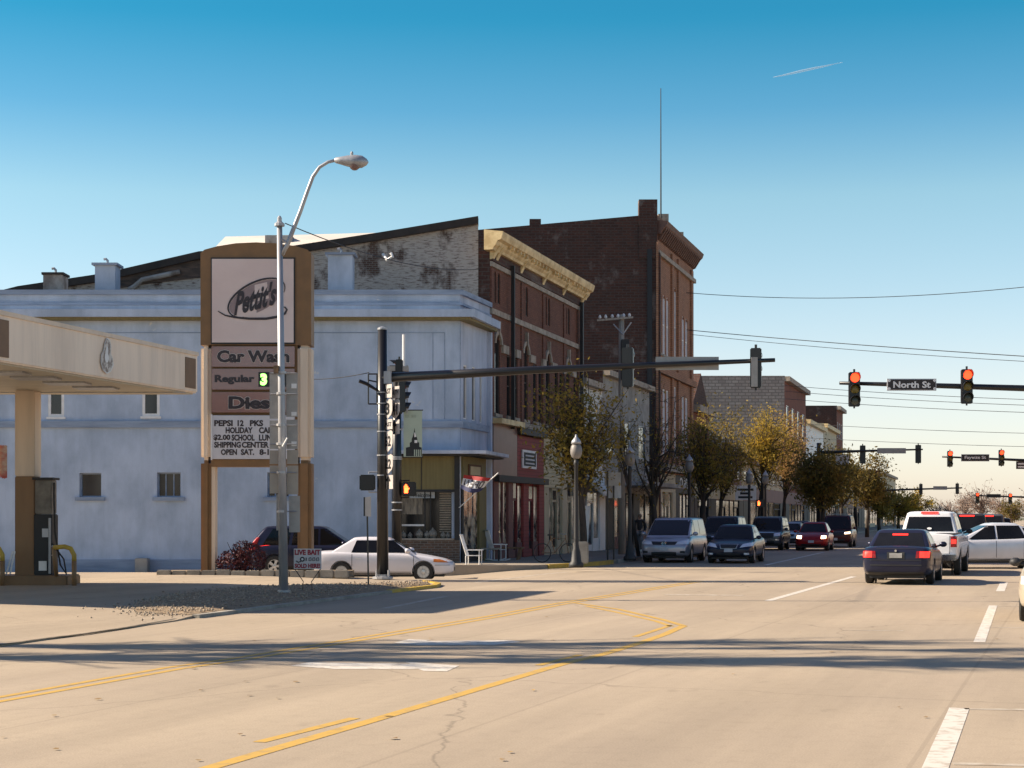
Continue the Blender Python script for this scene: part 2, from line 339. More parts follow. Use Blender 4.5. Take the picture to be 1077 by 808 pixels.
lm = MB(); nn = len(offs)+1
for y in Ys:
    lm.v.append(Vector((E(y)+.0, y, -.4)))
    for o in offs: lm.v.append(Vector((E(y)-o, y, lh(E(y)-o, y))))
for j in range(len(Ys)-1):
    for i in range(nn-1): lm.f.append([j*nn+i, j*nn+i+1, (j+1)*nn+i+1, (j+1)*nn+i])
last = (len(Ys)-1)*nn
for i in range(1, nn-1):
    b = len(lm.v); a0 = lm.v[last+i]; a1 = lm.v[last+i+1]; lm.v += [Vector((a0.x,a0.y,-.5)), Vector((a1.x,a1.y,-.5))]; lm.f.append([last+i, last+i+1, b+1, b])
struct('forecourt', lm, M['lot'], smooth=False)
def strip(pts, wd, h0, h1, side=1):
    m = MB(); pts = [Vector((p[0], p[1], 0)) for p in pts]
    for i, p in enumerate(pts):
        d = (pts[min(i+1,len(pts)-1)]-pts[max(i-1,0)]).normalized(); n = Vector((-d.y, d.x, 0))*side
        hh = h1(p.x, p.y) if callable(h1) else h1
        m.v += [p+Vector((0,0,h0)), p+n*.02+Vector((0,0,hh)), p+n*wd+Vector((0,0,hh)), p+n*wd+Vector((0,0,h0))]
    for i in range(len(pts)-1):
        for k in range(4): m.f.append([i*4+k, i*4+(k+1) % 4, (i+1)*4+(k+1) % 4, (i+1)*4+k])
    m.f += [[3,2,1,0], [len(m.v)-4+k for k in range(4)]]
    return m
kp = [p for p in Epts if 29 < p[1] < 41]
struct('kerb', strip([(p[0]+.16, p[1]) for p in kp], .16, -.3, .062), M['concrete'])
struct('painted_kerb', strip([(-2.74,39.4+.03), (-1.84,42.4), (-1.79,43.7), (-2.22,45.4)], .17, -.3, .075), M['yellow'])
# gravel island
fr = [Gp(190,650.3), Gp(230,646), Gp(300,637), Gp(360,630), Gp(410,624.3), Gp(436,621)]
gi = MB(); nrow = 8; K = 24
for k in range(K+1):
    t = k/K; Y = 29.7+(42.5-29.7)*t; xe = E(Y)-.0; wd = 1.9*math.sin(math.pi*min(1, t*.9+.06))**.6+.2
    if t > .8: wd *= 1-(t-.8)*2
    for r_ in range(nrow+1):
        s_ = r_/nrow; x = xe-wd*s_*1.25; yy = Y+wd*s_*.55
        gi.v.append(Vector((x, yy, lh(x, min(yy, 48))+(.008 if r_ == 0 or k == 0 else .03+.06*math.sin(math.pi*s_)*min(1, k/4)+.015*rnd.random()))))
gi.f = [[k*(nrow+1)+r_, k*(nrow+1)+r_+1, (k+1)*(nrow+1)+r_+1, (k+1)*(nrow+1)+r_] for k in range(K) for r_ in range(nrow)]
gpts = list(gi.v); struct('gravel_island', gi, M['gravel'], smooth=True)
gs = MB()
for _ in range(3600):
    p = rnd.choice(gpts)+Vector((rnd.gauss(0,.22), rnd.gauss(0,.3), .005)); r_ = rnd.uniform(.012,.035)
    if rnd.random() < .12: p += Vector((rnd.gauss(0,.5), rnd.gauss(-.3,.5), 0))
    if p.x > E(min(48, max(0, p.y)))-.05: continue
    p.z = max(lh(p.x, min(48, p.y)), p.z-.01)+.006
    q = [p+Vector((rnd.uniform(.6,1.2)*r_*a, rnd.uniform(.6,1.2)*r_*b_, rnd.uniform(.5,.9)*r_*c_)) for a, b_, c_ in ((1,0,0),(0,1,0),(-1,0,0),(0,-1,0),(0,0,1),(0,0,-1))]
    gs.add(q, [(0,1,4),(1,2,4),(2,3,4),(3,0,4),(1,0,5),(2,1,5),(3,2,5),(0,3,5)])
o = link_mesh('gravel_stones', gs, pm('stones', (.42,.34,.25), (.17,.13,.10), 11, .9)); o['kind'] = 'stuff'; tag(o, 'loose tan gravel stones spread over the kerbed island', 'gravel')

# far pavement: along the left building line, with the corner at the blue building
def kx(Y): return facX(Y)+4.75+(0 if Y > 63 else -(63-Y)**2*.035)
sw = MB(); yy = [57.2+.5*i for i in range(14)]+[65+5*i for i in range(70)]
for y in yy:
    xl = -7 if y < 61 else facX(y)-4
    sw.v += [Vector((xl, y, .14)), Vector((kx(y), y, .14)), Vector((kx(y)+.02, y, -.4))]
sw.f = []
for i in range(len(yy)-1):
    for k in range(2): sw.f.append([i*3+k, i*3+k+1, (i+1)*3+k+1, (i+1)*3+k])
b = len(sw.v); sw.v += [Vector((-7, 57.2, -.4)), Vector((kx(57.2), 57.2, -.4))]; sw.f.append([0, 1, b+1, b])
sw.v += [Vector((-7, 61, -.4))]; sw.f.append([0, b, b+2])
struct('pavement', sw, M['walk'])
yk = [58+.6*i for i in range(11)]
struct('painted_kerb', strip([(kx(y)+.1, y) for y in yk], .17, -.3, .15), M['yellow'])
struct('kerb', strip([(kx(y)+.1, y) for y in [64.8+8*i for i in range(36)]], .17, -.3, .15), M['concrete'])
# right-hand pavement
sr = MB(); yy = [-10+4*i for i in range(12)]+[63+10*i for i in range(34)]
def rx(Y): return (X(1300, 20)+1.2)+(Y-20)*.33 if Y < 45 else facX(Y)+26.0
segs = [[y for y in yy if y < 42], [y for y in yy if y >= 63]]
for sg in segs:
    b = len(sr.v)
    for y in sg: sr.v += [Vector((rx(y), y, -.3)), Vector((rx(y)+.02, y, .14)), Vector((rx(y)+30, y, .14))]
    for i in range(len(sg)-1):
        for k in range(2): sr.f.append([b+i*3+k, b+i*3+k+1, b+(i+1)*3+k+1, b+(i+1)*3+k])
struct('pavement', sr, M['walk'])

def ribbon(name, pts, wd, mat, z=.003, tap=None):
    m = MB(); n = len(pts); P_ = [Vector((p.x, p.y, 0)) for p in pts]
    Q = [P_[0]]
    for a, b_ in zip(P_, P_[1:]):
        k = max(1, int((b_-a).length/1.0))
        Q += [a.lerp(b_, (i+1)/k) for i in range(k)]
    for i, p in enumerate(Q):
        d = (Q[min(i+1,len(Q)-1)]-Q[max(i-1,0)]).normalized(); nn_ = Vector((-d.y, d.x, 0))*wd/2
        for s_ in (-1, 1):
            q = p+nn_*s_; m.v.append(Vector((q.x, q.y, gh(q.x, q.y)+z)))
    m.f = [[2*i, 2*i+1, 2*i+3, 2*i+2] for i in range(len(Q)-1)]
    return struct(name, m, mat)
def offp(pts, d):
    out = []
    for i, p in enumerate(pts):
        t = (pts[min(i+1,len(pts)-1)]-pts[max(i-1,0)]).normalized(); out.append(p+Vector((-t.y, t.x, 0))*d)
    return out
YL = [Gp(-120,757), Gp(0,736.2), Gp(186,702.8), Gp(256,693), Gp(400,669), Gp(521,648.5), Gp(592,635), Gp(660,624), Gp(736,611.5)]
ribbon('lane_marking', offp(YL, -.09), .10, M['liney']); ribbon('lane_marking', offp(YL, .14), .10, M['liney'])
YR = [Gp(90,850), Gp(220,808), Gp(380,761.5), Gp(592,698.5), Gp(634,688.5), Gp(676,675.5), Gp(700,667), Gp(719,658.5)]
ribbon('lane_marking', YR, .14, M['liney'])
ribbon('lane_marking', [Gp(719,658.5), Gp(697,652), Gp(650,641), Gp(605,634.5)], .11, M['liney'], .0055)
ribbon('lane_marking', offp([Gp(706,659), Gp(690,653.5), Gp(648,644), Gp(616,637.5)], .0), .10, M['liney'])
ribbon('lane_marking', [Gp(272,781), Gp(373,755.5)], .11, M['liney'])
ribbon('lane_marking', [Gp(566,700), Gp(610,689)], .10, M['liney']); ribbon('lane_marking', [Gp(668,670), Gp(705,658)], .10, M['liney'])
ribbon('lane_marking', [Gp(808,632), Gp(898,606.5)], .17, M['linew'])
ribbon('lane_marking', [Gp(982,812), Gp(1009,745)], .18, M['linew']); ribbon('lane_marking', [Gp(1030,675.5), Gp(1044.6,637)], .16, M['linew']); ribbon('lane_marking', [Gp(1052,622), Gp(1056,613)], .2, M['linew'])
ribbon('lane_marking', [Gp(1014.5,745.8), Gp(1140,747.5)], .11, M['lineold']); ribbon('lane_marking', [Gp(1001.5,803.5), Gp(1140,806)], .11, M['lineold'])
ribbon('lane_marking', [Gp(1047,637.5), Gp(1100,638.5)], .1, M['lineold']); ribbon('lane_marking', [Gp(1040.5,660), Gp(1100,661)], .1, M['lineold'])
ribbon('stop_line', [Gp(700,625.5), Gp(781,626.5)], .45, M['lineold']); ribbon('stop_line', [Gp(770,612.5), Gp(842,613.2)], .35, M['lineold'])
ribbon('lane_marking', [Gp(815,596), Gp(1010,594)], .3, M['lineold'])
ribbon('lane_marking', [Gp(805,594.5), Gp(866,581)], .16, M['linew']); ribbon('lane_marking', [Gp(880,579), Gp(905,574.5)], .16, M['linew'])
ribbon('crosswalk_line', [Gp(405,640), Gp(470,627)], .16, M['lineold']); 
ribbon('crosswalk_line', [Gp(500,613), Gp(560,605), Gp(600,601.5)], .25, M['lineold'])
ribbon('lane_marking', [Gp(885,663), Gp(950,663.6)], .12, M['lineold'])
def poly(name, pts, mat, z=.0035):
    m = MB(); m.v = [Vector((p.x, p.y, z)) for p in pts]; m.f = [list(range(len(pts)))]; return struct(name, m, mat)
poly('turn_arrow', [Gp(306,700.5), Gp(325,697), Gp(432,698.5), Gp(426,696.5), Gp(483,700.5), Gp(470,706.5), Gp(446,706), Gp(440,704), Gp(352,704)], M['linew'])
poly('turn_arrow', [Gp(414,676.5), Gp(430,672.5), Gp(452,673.5), Gp(448,674.5), Gp(536,673.5), Gp(548,675.5), Gp(520,678.5), Gp(440,678.6), Gp(428,678)], M['linew'])
# dark joint between the station apron and the road, and a few leaves
ribbon('gutter_joint', [Gp(-80,692), Gp(0,680), Gp(45,673.5), Gp(89,668), Gp(135,661), Gp(186,652)], .07, pm('joint_dirt', (.06,.045,.035), (.2,.16,.12), 8, .95, lo=.4, hi=.62), .026)
lf = MB()
for _ in range(150):
    y = rnd.uniform(10, 60); x = rnd.uniform(-.36, .33)*y; z = gh(x, y)
    if x < E(min(48.4, y))+.02 and y < 48.4: z = lh(x, y)
    if rnd.random() > .25 and y > 20: s_ = rnd.uniform(.015,.035)
    else: s_ = rnd.uniform(.02,.045)
    a = rnd.uniform(0, 6.3); q = []
    for k in range(5):
        t = a+k*1.256; rr = s_*rnd.uniform(.5,1.2); q.append(Vector((x+math.cos(t)*rr, y+math.sin(t)*rr, z+.010+rnd.uniform(0,.008))))
    lf.add(q, [[0,1,2],[0,2,3],[0,3,4]])
o = link_mesh('fallen_leaves', lf, pm('dry_leaf', (.42,.26,.08), (.10,.06,.03), 2.5, .8)); o['kind'] = 'stuff'; tag(o, 'dry yellow and brown leaves scattered over the road', 'leaves')

# ---------------------------------------------------------------- text
def text(name, s, w_, h_, O, ex, ez, mat, root, parent=None, bold=.02, ext=.004, shear=0, out=.006):
    cu = bpy.data.curves.new('t', 'FONT'); cu.body = s; cu.size = 1; cu.offset = bold; cu.extrude = 0; cu.shear = shear; cu.resolution_u = 3
    to = bpy.data.objects.new('t', cu); COL.objects.link(to); bpy.context.view_layer.update()
    me = bpy.data.meshes.new_from_object(to.evaluated_get(bpy.context.evaluated_depsgraph_get()))
    vs = [v.co.copy() for v in me.vertices]; fs = [list(p.vertices) for p in me.polygons]
    bpy.data.objects.remove(to); bpy.data.curves.remove(cu); bpy.data.meshes.remove(me)
    x0 = min(v.x for v in vs); x1 = max(v.x for v in vs); y0 = min(v.y for v in vs); y1 = max(v.y for v in vs)
    sx = w_/(x1-x0); sy = h_/(y1-y0); ex = Vector(ex).normalized(); ez = Vector(ez).normalized(); n = ex.cross(ez); O = Vector(O)
    mb = MB(); mb.v = [O+ex*((v.x-(x0+x1)/2)*sx)+ez*((v.y-(y0+y1)/2)*sy)+n*out for v in vs]; mb.f = fs
    return link_mesh(name, mb, mat, root, parent)
EX = Vector((1,0,0)); EZ = Vector((0,0,1))

# ---------------------------------------------------------------- buildings
M['blue'] = pm('blue_stucco', (.45,.525,.65), (.32,.385,.49), .8, .85, .15, stretch=(1,1,.6), lo=.36, hi=.6, fine=.06, streak=.07, peel=(.55,.56,.58))
M['bluetrim'] = pm('blue_trim', (.29,.355,.465), (.2,.25,.34), 1.5, .8, .1, stretch=(.4,1,3), lo=.35, hi=.6)
M['bluelight'] = pm('blue_street_front', (.56,.60,.70), (.36,.41,.52), .6, .8, .1, stretch=(1,1,.5), streak=.15)
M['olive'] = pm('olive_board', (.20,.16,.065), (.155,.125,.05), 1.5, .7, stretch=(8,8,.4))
M['brick'] = brickm('red_brick', (.235,.095,.062), (.165,.067,.045), (.12,.07,.055), tuple(U), dirtamt=.35)
M['gable'] = brickm('flaking_brick', (.13,.07,.05), (.09,.05,.04), (.2,.18,.16), dirtamt=.5, paint=(.44,.39,.35), paintlo=.40)
M['gable2'] = pm('old_render', (.36,.34,.32), (.12,.09,.075), 1.2, .9, .1, stretch=(1,1,.8), lo=.36, hi=.6)
M['darkbrick'] = brickm('dark_brick', (.105,.045,.033), (.07,.032,.025), (.09,.065,.055), dirtamt=.5, paint=(.16,.125,.11), paintlo=.56, bw=.45, bh=.16)
M['warmbrick'] = brickm('warm_brick', (.46,.22,.125), (.35,.165,.09), (.2,.13,.1), tuple(U), dirtamt=.3, bw=.3, bh=.11)
M['stone'] = pm('trim_stone', (.42,.36,.29), (.25,.2,.16), 3, .85, .1)
M['cornice'] = pm('cornice_yellow', (.78,.60,.32), (.50,.35,.16), 2, .6, .05, lo=.35, hi=.6)
M['roof'] = pm('tar_roof', (.05,.04,.035), (.03,.025,.022), 2, .9)
M['roofw'] = pm('white_membrane', (.62,.56,.49), (.55,.5,.44), .7, .7)
M['greyblock'] = brickm('grey_stone_block', (.50,.42,.36), (.36,.30,.26), (.24,.2,.17), dirt=(.25,.2,.17), dirtamt=.5, bw=.62, bh=.29)
M['redside'] = brickm('red_brick_plain', (.27,.085,.05), (.2,.065,.04), (.18,.1,.08), tuple(U), dirtamt=.3, bw=.4, bh=.15)
M['cream'] = pm('cream_board', (.55,.46,.30), (.45,.37,.24), 1.4, .7)
M['creamsiding'] = siding('cream_siding', (.58,.48,.30), .15); M['redsiding'] = siding('red_siding', (.27,.045,.04), .15)
M['maroon'] = pm('maroon_panel', (.17,.06,.055), (.13,.045,.04), 1.5, .6); M['whitesiding'] = siding('white_siding', (.6,.59,.56), .14)
M['awning'] = pm('awning_grey', (.34,.34,.36), (.25,.25,.27), 2, .6)

def pbody(root, Ya, Yb, z0, z1, xback, mats, holes=(), arches=(), depth=.15, side_z=None, back_z=None, name='wall'):
    """a block standing on the building line: street front with openings, skewed side walls, back; roof apart"""
    m = MB(); m.holed(lambda a, o, z: fac(a, o, z), Ya, Yb, z0, z1, list(holes), depth, arches)
    link_mesh('street_wall', m, mats[0], root)
    m = MB(); bz = back_z if back_z else z1
    A = Vector((facX(Ya), Ya, 0)); B = Vector((facX(Yb), Yb, 0)); D = Vector((xback, Yb, 0)); E_ = Vector((xback, Ya, 0))
    zz = lambda p, z: Vector((p.x, p.y, z))
    m.quad(zz(E_,z0), zz(A,z0), zz(A,z1), zz(E_,bz)); m.quad(zz(B,z0), zz(D,z0), zz(D,bz), zz(B,z1)); m.quad(zz(D,z0), zz(E_,z0), zz(E_,bz), zz(D,bz))
    link_mesh('side_wall', m, mats[1], root)
    m = MB(); d = .25
    m.quad(zz(A,z1-d), zz(B,z1-d), zz(D,bz-d), zz(E_,bz-d))
    link_mesh('roof', m, mats[2], root)
    # parapet thickness on the camera side
    m = MB(); m.quad(zz(E_,bz), zz(A,z1), zz(A,z1)+Vector((.08,.3,0)), zz(E_,bz)+Vector((0,.3,0))); m.quad(zz(E_,bz)+Vector((0,.3,0)), zz(A,z1)+Vector((.08,.3,0)), zz(A,z1-d)+Vector((.08,.3,0)), zz(E_,bz-d)+Vector((0,.3,0)))
    link_mesh('coping', m, mats[2], root)
def fbx(root, name, Ya, Yb, o0, o1, z0, z1, mat, parent=None, bevel=0):
    m = MB(); m.fbox(fac, Ya, Yb, o0, o1, z0, z1); return link_mesh(name, m, mat, root, parent, bevel=bevel)
def fwindow(root, h, depth, mat_pane, mat_frame, fr=.06, mull=0, rail=True, name='window', sill=None):
    m = MB(); a0, a1, c0, c1 = h[:4]; fa = fr/.9636
    o1 = -depth+.05; o0 = -depth-.04
    m.fbox(fac, a0, a0+fa, o0, o1, c0, c1); m.fbox(fac, a1-fa, a1, o0, o1, c0, c1); m.fbox(fac, a0+fa, a1-fa, o0, o1, c0, c0+fr); m.fbox(fac, a0+fa, a1-fa, o0, o1, c1-fr, c1)
    if rail: m.fbox(fac, a0+fa, a1-fa, o0, o1-.01, (c0+c1)/2-fr/2, (c0+c1)/2+fr/2)
    for k in range(mull):
        ac = a0+(a1-a0)*(k+1)/(mull+1); m.fbox(fac, ac-fa/2, ac+fa/2, o0, o1-.02, c0+fr, c1-fr)
    w_ = link_mesh(name, m, mat_frame, root)
    p = MB(); p.quad(fac(a0, -depth, c0), fac(a1, -depth, c0), fac(a1, -depth, c1), fac(a0, -depth, c1)); link_mesh('pane', p, mat_pane, root, w_)
    if sill: s = MB(); s.fbox(fac, a0-.08, a1+.08, -depth+.06, .09, c0-.12, c0+.002); link_mesh('sill', s, sill, root, w_)
    return w_

# ---- the blue corner building
Y0 = 61.0; XC = facX(Y0); wm = wallmap(Y0)
bb = thing('blue_building', 'long pale blue stucco corner building with small windows and an olive shopfront', 'building', (XC, Y0, -.3))
zt = Z(306, Y0); xw = lambda px: X(px, Y0); zw = lambda py: Z(py, Y0)
def wq(px0, px1, py0, py1): return (xw(px0), xw(px1), zw(py1), zw(py0))
H = [wq(50.5,67.5,412,438.5), wq(149.5,168,412,438), wq(83.5,106.5,497.5,523), wq(165,190,497,523), wq(281,304,497,523), wq(420,475,516,567)]
m = MB(); m.holed(wm, -46, XC, -.4, zt, H, .28)
link_mesh('wall', m, M['blue'], bb)
for i, h in enumerate(H[:5]):
    up = i < 2; fm = M['white'] if up else M['bluetrim']; dz = .06 if up else .24; fr = .10 if up else .05
    m = MB(); x0, x1, z0, z1 = h
    for a in ((x0,x0+fr,z0,z1), (x1-fr,x1,z0,z1), (x0+fr,x1-fr,z0,z0+fr), (x0+fr,x1-fr,z1-fr,z1)): m.fbox(wm, a[0], a[1], -dz-.06, -dz+.05, a[2], a[3])
    if i in (3, 4):
        for k in (1, 2): xx = x0+(x1-x0)*k/3; m.fbox(wm, xx-.02, xx+.02, -dz-.05, -dz+.03, z0+fr, z1-fr)
    wn = link_mesh('window', m, fm, bb)
    p = MB(); p.quad(wm(x0,-dz-.01,z0), wm(x1,-dz-.01,z0), wm(x1,-dz-.01,z1), wm(x0,-dz-.01,z1)); link_mesh('pane', p, M['pane'], bb, wn)
    if not up: s = MB(); s.fbox(wm, x0-.14, x1+.14, -.1, .1, z0-.13, z0+.003); link_mesh('sill', s, M['bluetrim'], bb, wn)
    else: s = MB(); s.fbox(wm, x0-.05, x1+.05, -.1, .05, z0-.08, z0+.003); link_mesh('sill', s, M['white'], bb, wn)
# street side and top of the blue building
Y1 = 64.7
m = MB(); Hs = [(Yf(487.5), Yf(491), Zf(489,441), Zf(489,384)), (Yf(496.5), Yf(500), Zf(498,443), Zf(498,386)), (Yf(504.5), Yf(507), Zf(505,445), Zf(505,391))]
m.holed(fac, Y0, Y1, -.3, zt, Hs, .08); link_mesh('street_wall', m, M['bluelight'], bb)
for h in Hs: fwindow(bb, h, .07, M['pane'], M['white'], .05, rail=False)
m = MB(); m.quad((XC,Y0,zt-.3), (facX(Y1),Y1,zt-.3), (-46,Y1,zt-.3), (-46,Y0,zt-.3)); m.quad((-46,Y0,-.4), (-46,Y1,-.4), (-46,Y1,zt), (-46,Y0,zt)); link_mesh('roof', m, M['roof'], bb)
# cornice: lip at py 325-331 running along both faces; parapet cap
def run(root, name, z0, z1, out, mat, zb=None, xl=-46, bev=0):
    m = MB(); p0 = Vector((xl, Y0, 0)); p1 = Vector((XC, Y0, 0)); p2 = Vector((facX(Y1), Y1, 0))
    o1 = Vector((0,-out,0)); corner = p1+Vector((out*1.25, -out, 0)); o2 = N*out
    pts = [(p0+o1, p0+Vector((0,.0,0))), (corner, p1), (p2+o2, p2)]
    for (a0, b0), (a1, b1) in zip(pts, pts[1:]):
        q = lambda p, z: p+Vector((0,0,z))
        m.hexa([q(a0,z0), q(a1,z0), q(b1,z0), q(b0,z0), q(a0,z1), q(a1,z1), q(b1,z1), q(b0,z1)])
    return link_mesh(name, m, mat, root)
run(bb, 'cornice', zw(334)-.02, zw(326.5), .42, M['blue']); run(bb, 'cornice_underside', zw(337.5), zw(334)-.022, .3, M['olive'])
run(bb, 'parapet_cap', zt-.14, zt+.03, .10, M['bluetrim']); run(bb, 'band', zw(321), zw(318.5), .07, M['bluetrim'])
run(bb, 'belt_course', zw(450), zw(443), .10, M['bluetrim'])
run(bb, 'plinth', -.35, zw(589.5), .06, M['bluetrim'], xl=-46) if False else None
m = MB(); m.fbox(wm, -46, xw(411), 0.0, .06, -.4, zw(588.5)); link_mesh('plinth', m, M['bluetrim'], bb)
m = MB()
for a in ((-20,xw(468),zw(350.5),zw(349.6)), (xw(467.3),xw(468),zw(441),zw(350.5)), (xw(484),xw(484.7),zw(470),zw(338)), (xw(455),xw(455.6),zw(441),zw(350))): m.fbox(wm, a[0], a[1], 0, .012, a[2], a[3])
link_mesh('panel_joint', m, M['bluetrim'], bb)
m = MB(); m.fbox(wm, xw(145), xw(158), .06, .5, -.35, zw(587)); link_mesh('meter_box', m, M['signback'], bb, bevel=.02)
# chimneys
for (a, b_, t, mt, cap, nm) in ((40.5,61,284,'gable2',M['roof'],.05), (95.5,117,274,'blue',M['bluetrim'],.1), (343,369,263,'blue',M['bluetrim'],.1)):
    m = MB(); m.box(xw(a), xw(b_), Y0+.6, Y0+1.4, zt-.4, zw(t+2.5)); c = link_mesh('chimney', m, M[mt], bb)
    m = MB(); m.box(xw(a)-nm, xw(b_)+nm, Y0+.6-nm, Y0+1.4+nm, zw(t+2.5)+.002, zw(t)); link_mesh('cap', m, cap, bb, c)
    m = MB(); xc_ = xw((a+b_)/2); zc_ = zw(t); m.tube([(xc_, Y0+1, zc_-.02), (xc_, Y0+1, zc_+.14), (xc_-.06, Y0+1, zc_+.2), (xc_-.14, Y0+1, zc_+.19)], .045, 8); link_mesh('flue', m, M['galv'], bb, c)
# shopfront of the blue building
zs0 = zw(590); shop = M['olive']
def wf(name, px0, px1, py0, py1, o0, o1, mat, parent=None, bevel=0, Mx=None):
    m = MB(); m.fbox(wm, xw(px0), xw(px1), o0, o1, zw(py1), zw(py0)); return link_mesh(name, m, mat, bb, parent, bevel=bevel)
wf('fascia_board', 412.5, 478, 480, 515, 0, .10, shop); wf('corner_post', 478, 483.6, 479, 568, 0, .16, M['dark']); wf('jamb', 412.5, 419.5, 515, 568, 0, .12, M['dark'])
wf('window_head', 419.5, 478, 515, 517.5, -.02, .12, M['dark']); wf('fascia_strip', 443, 443.8, 481, 515, .1, .112, M['dark'])
shb = brickm('shop_brick', (.22,.12,.08), (.12,.08,.06), (.24,.2,.16), dirtamt=.2, bw=.25, bh=.09)
wf('brick_base', 412.5, 483.8, 568, 597, 0, .14, shb); wf('window_sill', 419.5, 478, 566.3, 568, .0, .17, M['stone'])
m = MB(); m.quad(wm(H[5][0],-.25,H[5][2]), wm(H[5][1],-.25,H[5][2]), wm(H[5][1],-.25,H[5][3]), wm(H[5][0],-.25,H[5][3])); sw_ = link_mesh('shop_window', m, glassm('display_glass', (.03,.03,.03)), bb)
for px in (446, 452): m = MB(); m.fbox(wm, xw(px), xw(px+1.2), -.26, -.16, zw(567), zw(517)); link_mesh('mullion', m, M['dark'], bb, sw_)
m = MB()
for k in range(17): z_ = zw(560)+k*.085; m.fbox(wm, xw(462), xw(474), -.24, -.22, z_, z_+.045)
link_mesh('blind', m, pm('blind', (.30,.25,.19), (.2,.17,.13), 4, .7), bb, sw_)
m = MB(); m.fbox(wm, xw(421), xw(444), -.24, -.22, zw(541), zw(520)); link_mesh('curtain', m, pm('curtain', (.34,.29,.22), (.1,.085,.07), 2.2, .8, stretch=(6,1,1)), bb, sw_)
m = MB(); m.fbox(wm, xw(421), xw(447), -.2, -.18, zw(553.5), zw(551.5)); link_mesh('window_shelf', m, M['white'], bb, sw_)
m = MB(); m.fbox(wm, xw(430), xw(457), -.2, -.17, zw(524), zw(517.5)); bn = link_mesh('window_banner', m, pm('banner_pale', (.42,.48,.55)), bb, sw_)
text('banner_lettering', 'Welcome', (xw(456)-xw(431))*.8, .15, (xw(443.5), Y0+.165, zw(520.8)), EX, EZ, M['dark'], bb, bn, bold=.01, out=.01)
for px, py, r_ in ((424,562,.12), (431,562.5,.1), (441,561,.15), (449,562,.12), (455,560,.17), (466,562,.11), (471,563,.1)):
    m = MB(); m.lathe((xw(px), Y0+.12, zw(566.5)), [(r_*.5,0),(r_,r_*.8),(r_*.8,r_*1.5),(r_*.35,r_*1.9),(.02,r_*2.3)], 10); link_mesh('window_ornament', m, pm('ornament', (.38,.33,.27), (.05,.05,.04), 3+px*.1, .6), bb, sw_)
# canopy over the shopfront, along both faces
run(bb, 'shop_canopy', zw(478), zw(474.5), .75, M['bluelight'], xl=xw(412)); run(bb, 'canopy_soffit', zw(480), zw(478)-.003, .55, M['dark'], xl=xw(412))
fbx(bb, 'fascia_board', Y0+.15, Yf(509), 0, .08, Zf(500,512), Zf(498,481), shop)
fr_ = fbx(bb, 'shop_sign', Yf(490), Yf(503), .08, .13, Zf(496,503), Zf(496,489), pm('sign_frame', (.10,.05,.03)))
fbx(bb, 'sign_face', Yf(491.2), Yf(501.6), .131, .14, Zf(496,500), Zf(496,491), M['cream'], fr_)
fbx(bb, 'door_frame', Yf(484.5), Yf(486), 0, .07, .14, Zf(485,513), M['dark'])
for a, b_, nm in ((486,490.5,'side_window'), (491.3,495,'shop_door'), (496.5,500.5,'side_window')):
    w_ = fbx(bb, nm, Yf(a), Yf(b_), 0, .05, .5, Zf(a,514), M['reflpane'])
fbx(bb, 'base_panel', Yf(484.5), Yf(501), 0, .06, .14, .5, M['dark']); fbx(bb, 'pier', Yf(501), Yf(508.5), 0, .12, .14, Zf(503,512), shop)
fbx(bb, 'corner_pipe', Y1-.35, Y1-.15, .0, .15, .14, zw(339), M['bluelight'])
m = MB(); m.tube([(xw(170),Y0-.1,zw(452)), (xw(145),Y0-.1,zw(452))], .01, 4)

# ---- brick building (three storeys, yellow cornice)
b2 = thing('brick_building', 'three-storey red brick building with a heavy yellow bracketed cornice', 'building', (facX(64.7), 64.7, .14))
YA, YB = 64.72, 79.0; L2 = lambda s: YA+s*.9636
bays = [.95, 5.1, 8.8, 12.4]
hol = []; kinds = []
for s in bays:
    for d in (-.42, .12): hol.append((L2(s+d), L2(s+d+.34), 9.95, 11.15)); kinds.append('attic')
for s in bays:
    hol.append((L2(s-.35), L2(s+.4), 5.7, 8.75)); kinds.append('arch')
for s in (2.35, 3.4, 6.4, 7.3, 10.1, 10.95, 13.6):
    hol.append((L2(s), L2(s+.55), 5.7, 8.1)); kinds.append('flat')
pbody(b2, YA, YB, .1, 12.0, -30, (M['brick'], M['darkbrick'], M['roof']), hol, [i for i, k in enumerate(kinds) if k != 'flat'], .1, back_z=6.0)
for h, k in zip(hol, kinds):
    w_ = fwindow(b2, h, .09, M['pane'], pm('dark_sash', (.05,.04,.035)) if 'dark_sash' not in bpy.data.materials else bpy.data.materials['dark_sash'], .05, sill=M['stone'] if k != 'attic' else None)
    if k == 'arch':
        m = MB(); a0, a1 = h[0], h[1]; c = (a0+a1)/2; rr = (a1-a0)/2; zc = h[3]-rr; n_ = 12
        for q in range(n_):
            t0 = math.pi*q/n_; t1 = math.pi*(q+1)/n_; r0 = rr*1.0; r1 = rr*1.45
            P4 = [(c-r0*math.cos(t0), zc+r0*math.sin(t0)), (c-r0*math.cos(t1), zc+r0*math.sin(t1)), (c-r1*math.cos(t1), zc+r1*math.sin(t1)), (c-r1*math.cos(t0), zc+r1*math.sin(t0))]
            m.hexa([fac(a,0.002,z) for a, z in P4]+[fac(a,.09,z) for a, z in P4])
        link_mesh('hood', m, M['stone'], b2, w_)
        m = MB(); m.fbox(fac, c-.06, c+.06, .0, .14, h[3]-.02, h[3]+.5); link_mesh('keystone', m, M['stone'], b2, w_)
for s in (0.05, 3.0, 4.4, 7.9, 11.6, 14.2):
    fbx(b2, 'pilaster', L2(s), L2(s+.4), 0, .05, 5.2, 11.2, M['brick'])
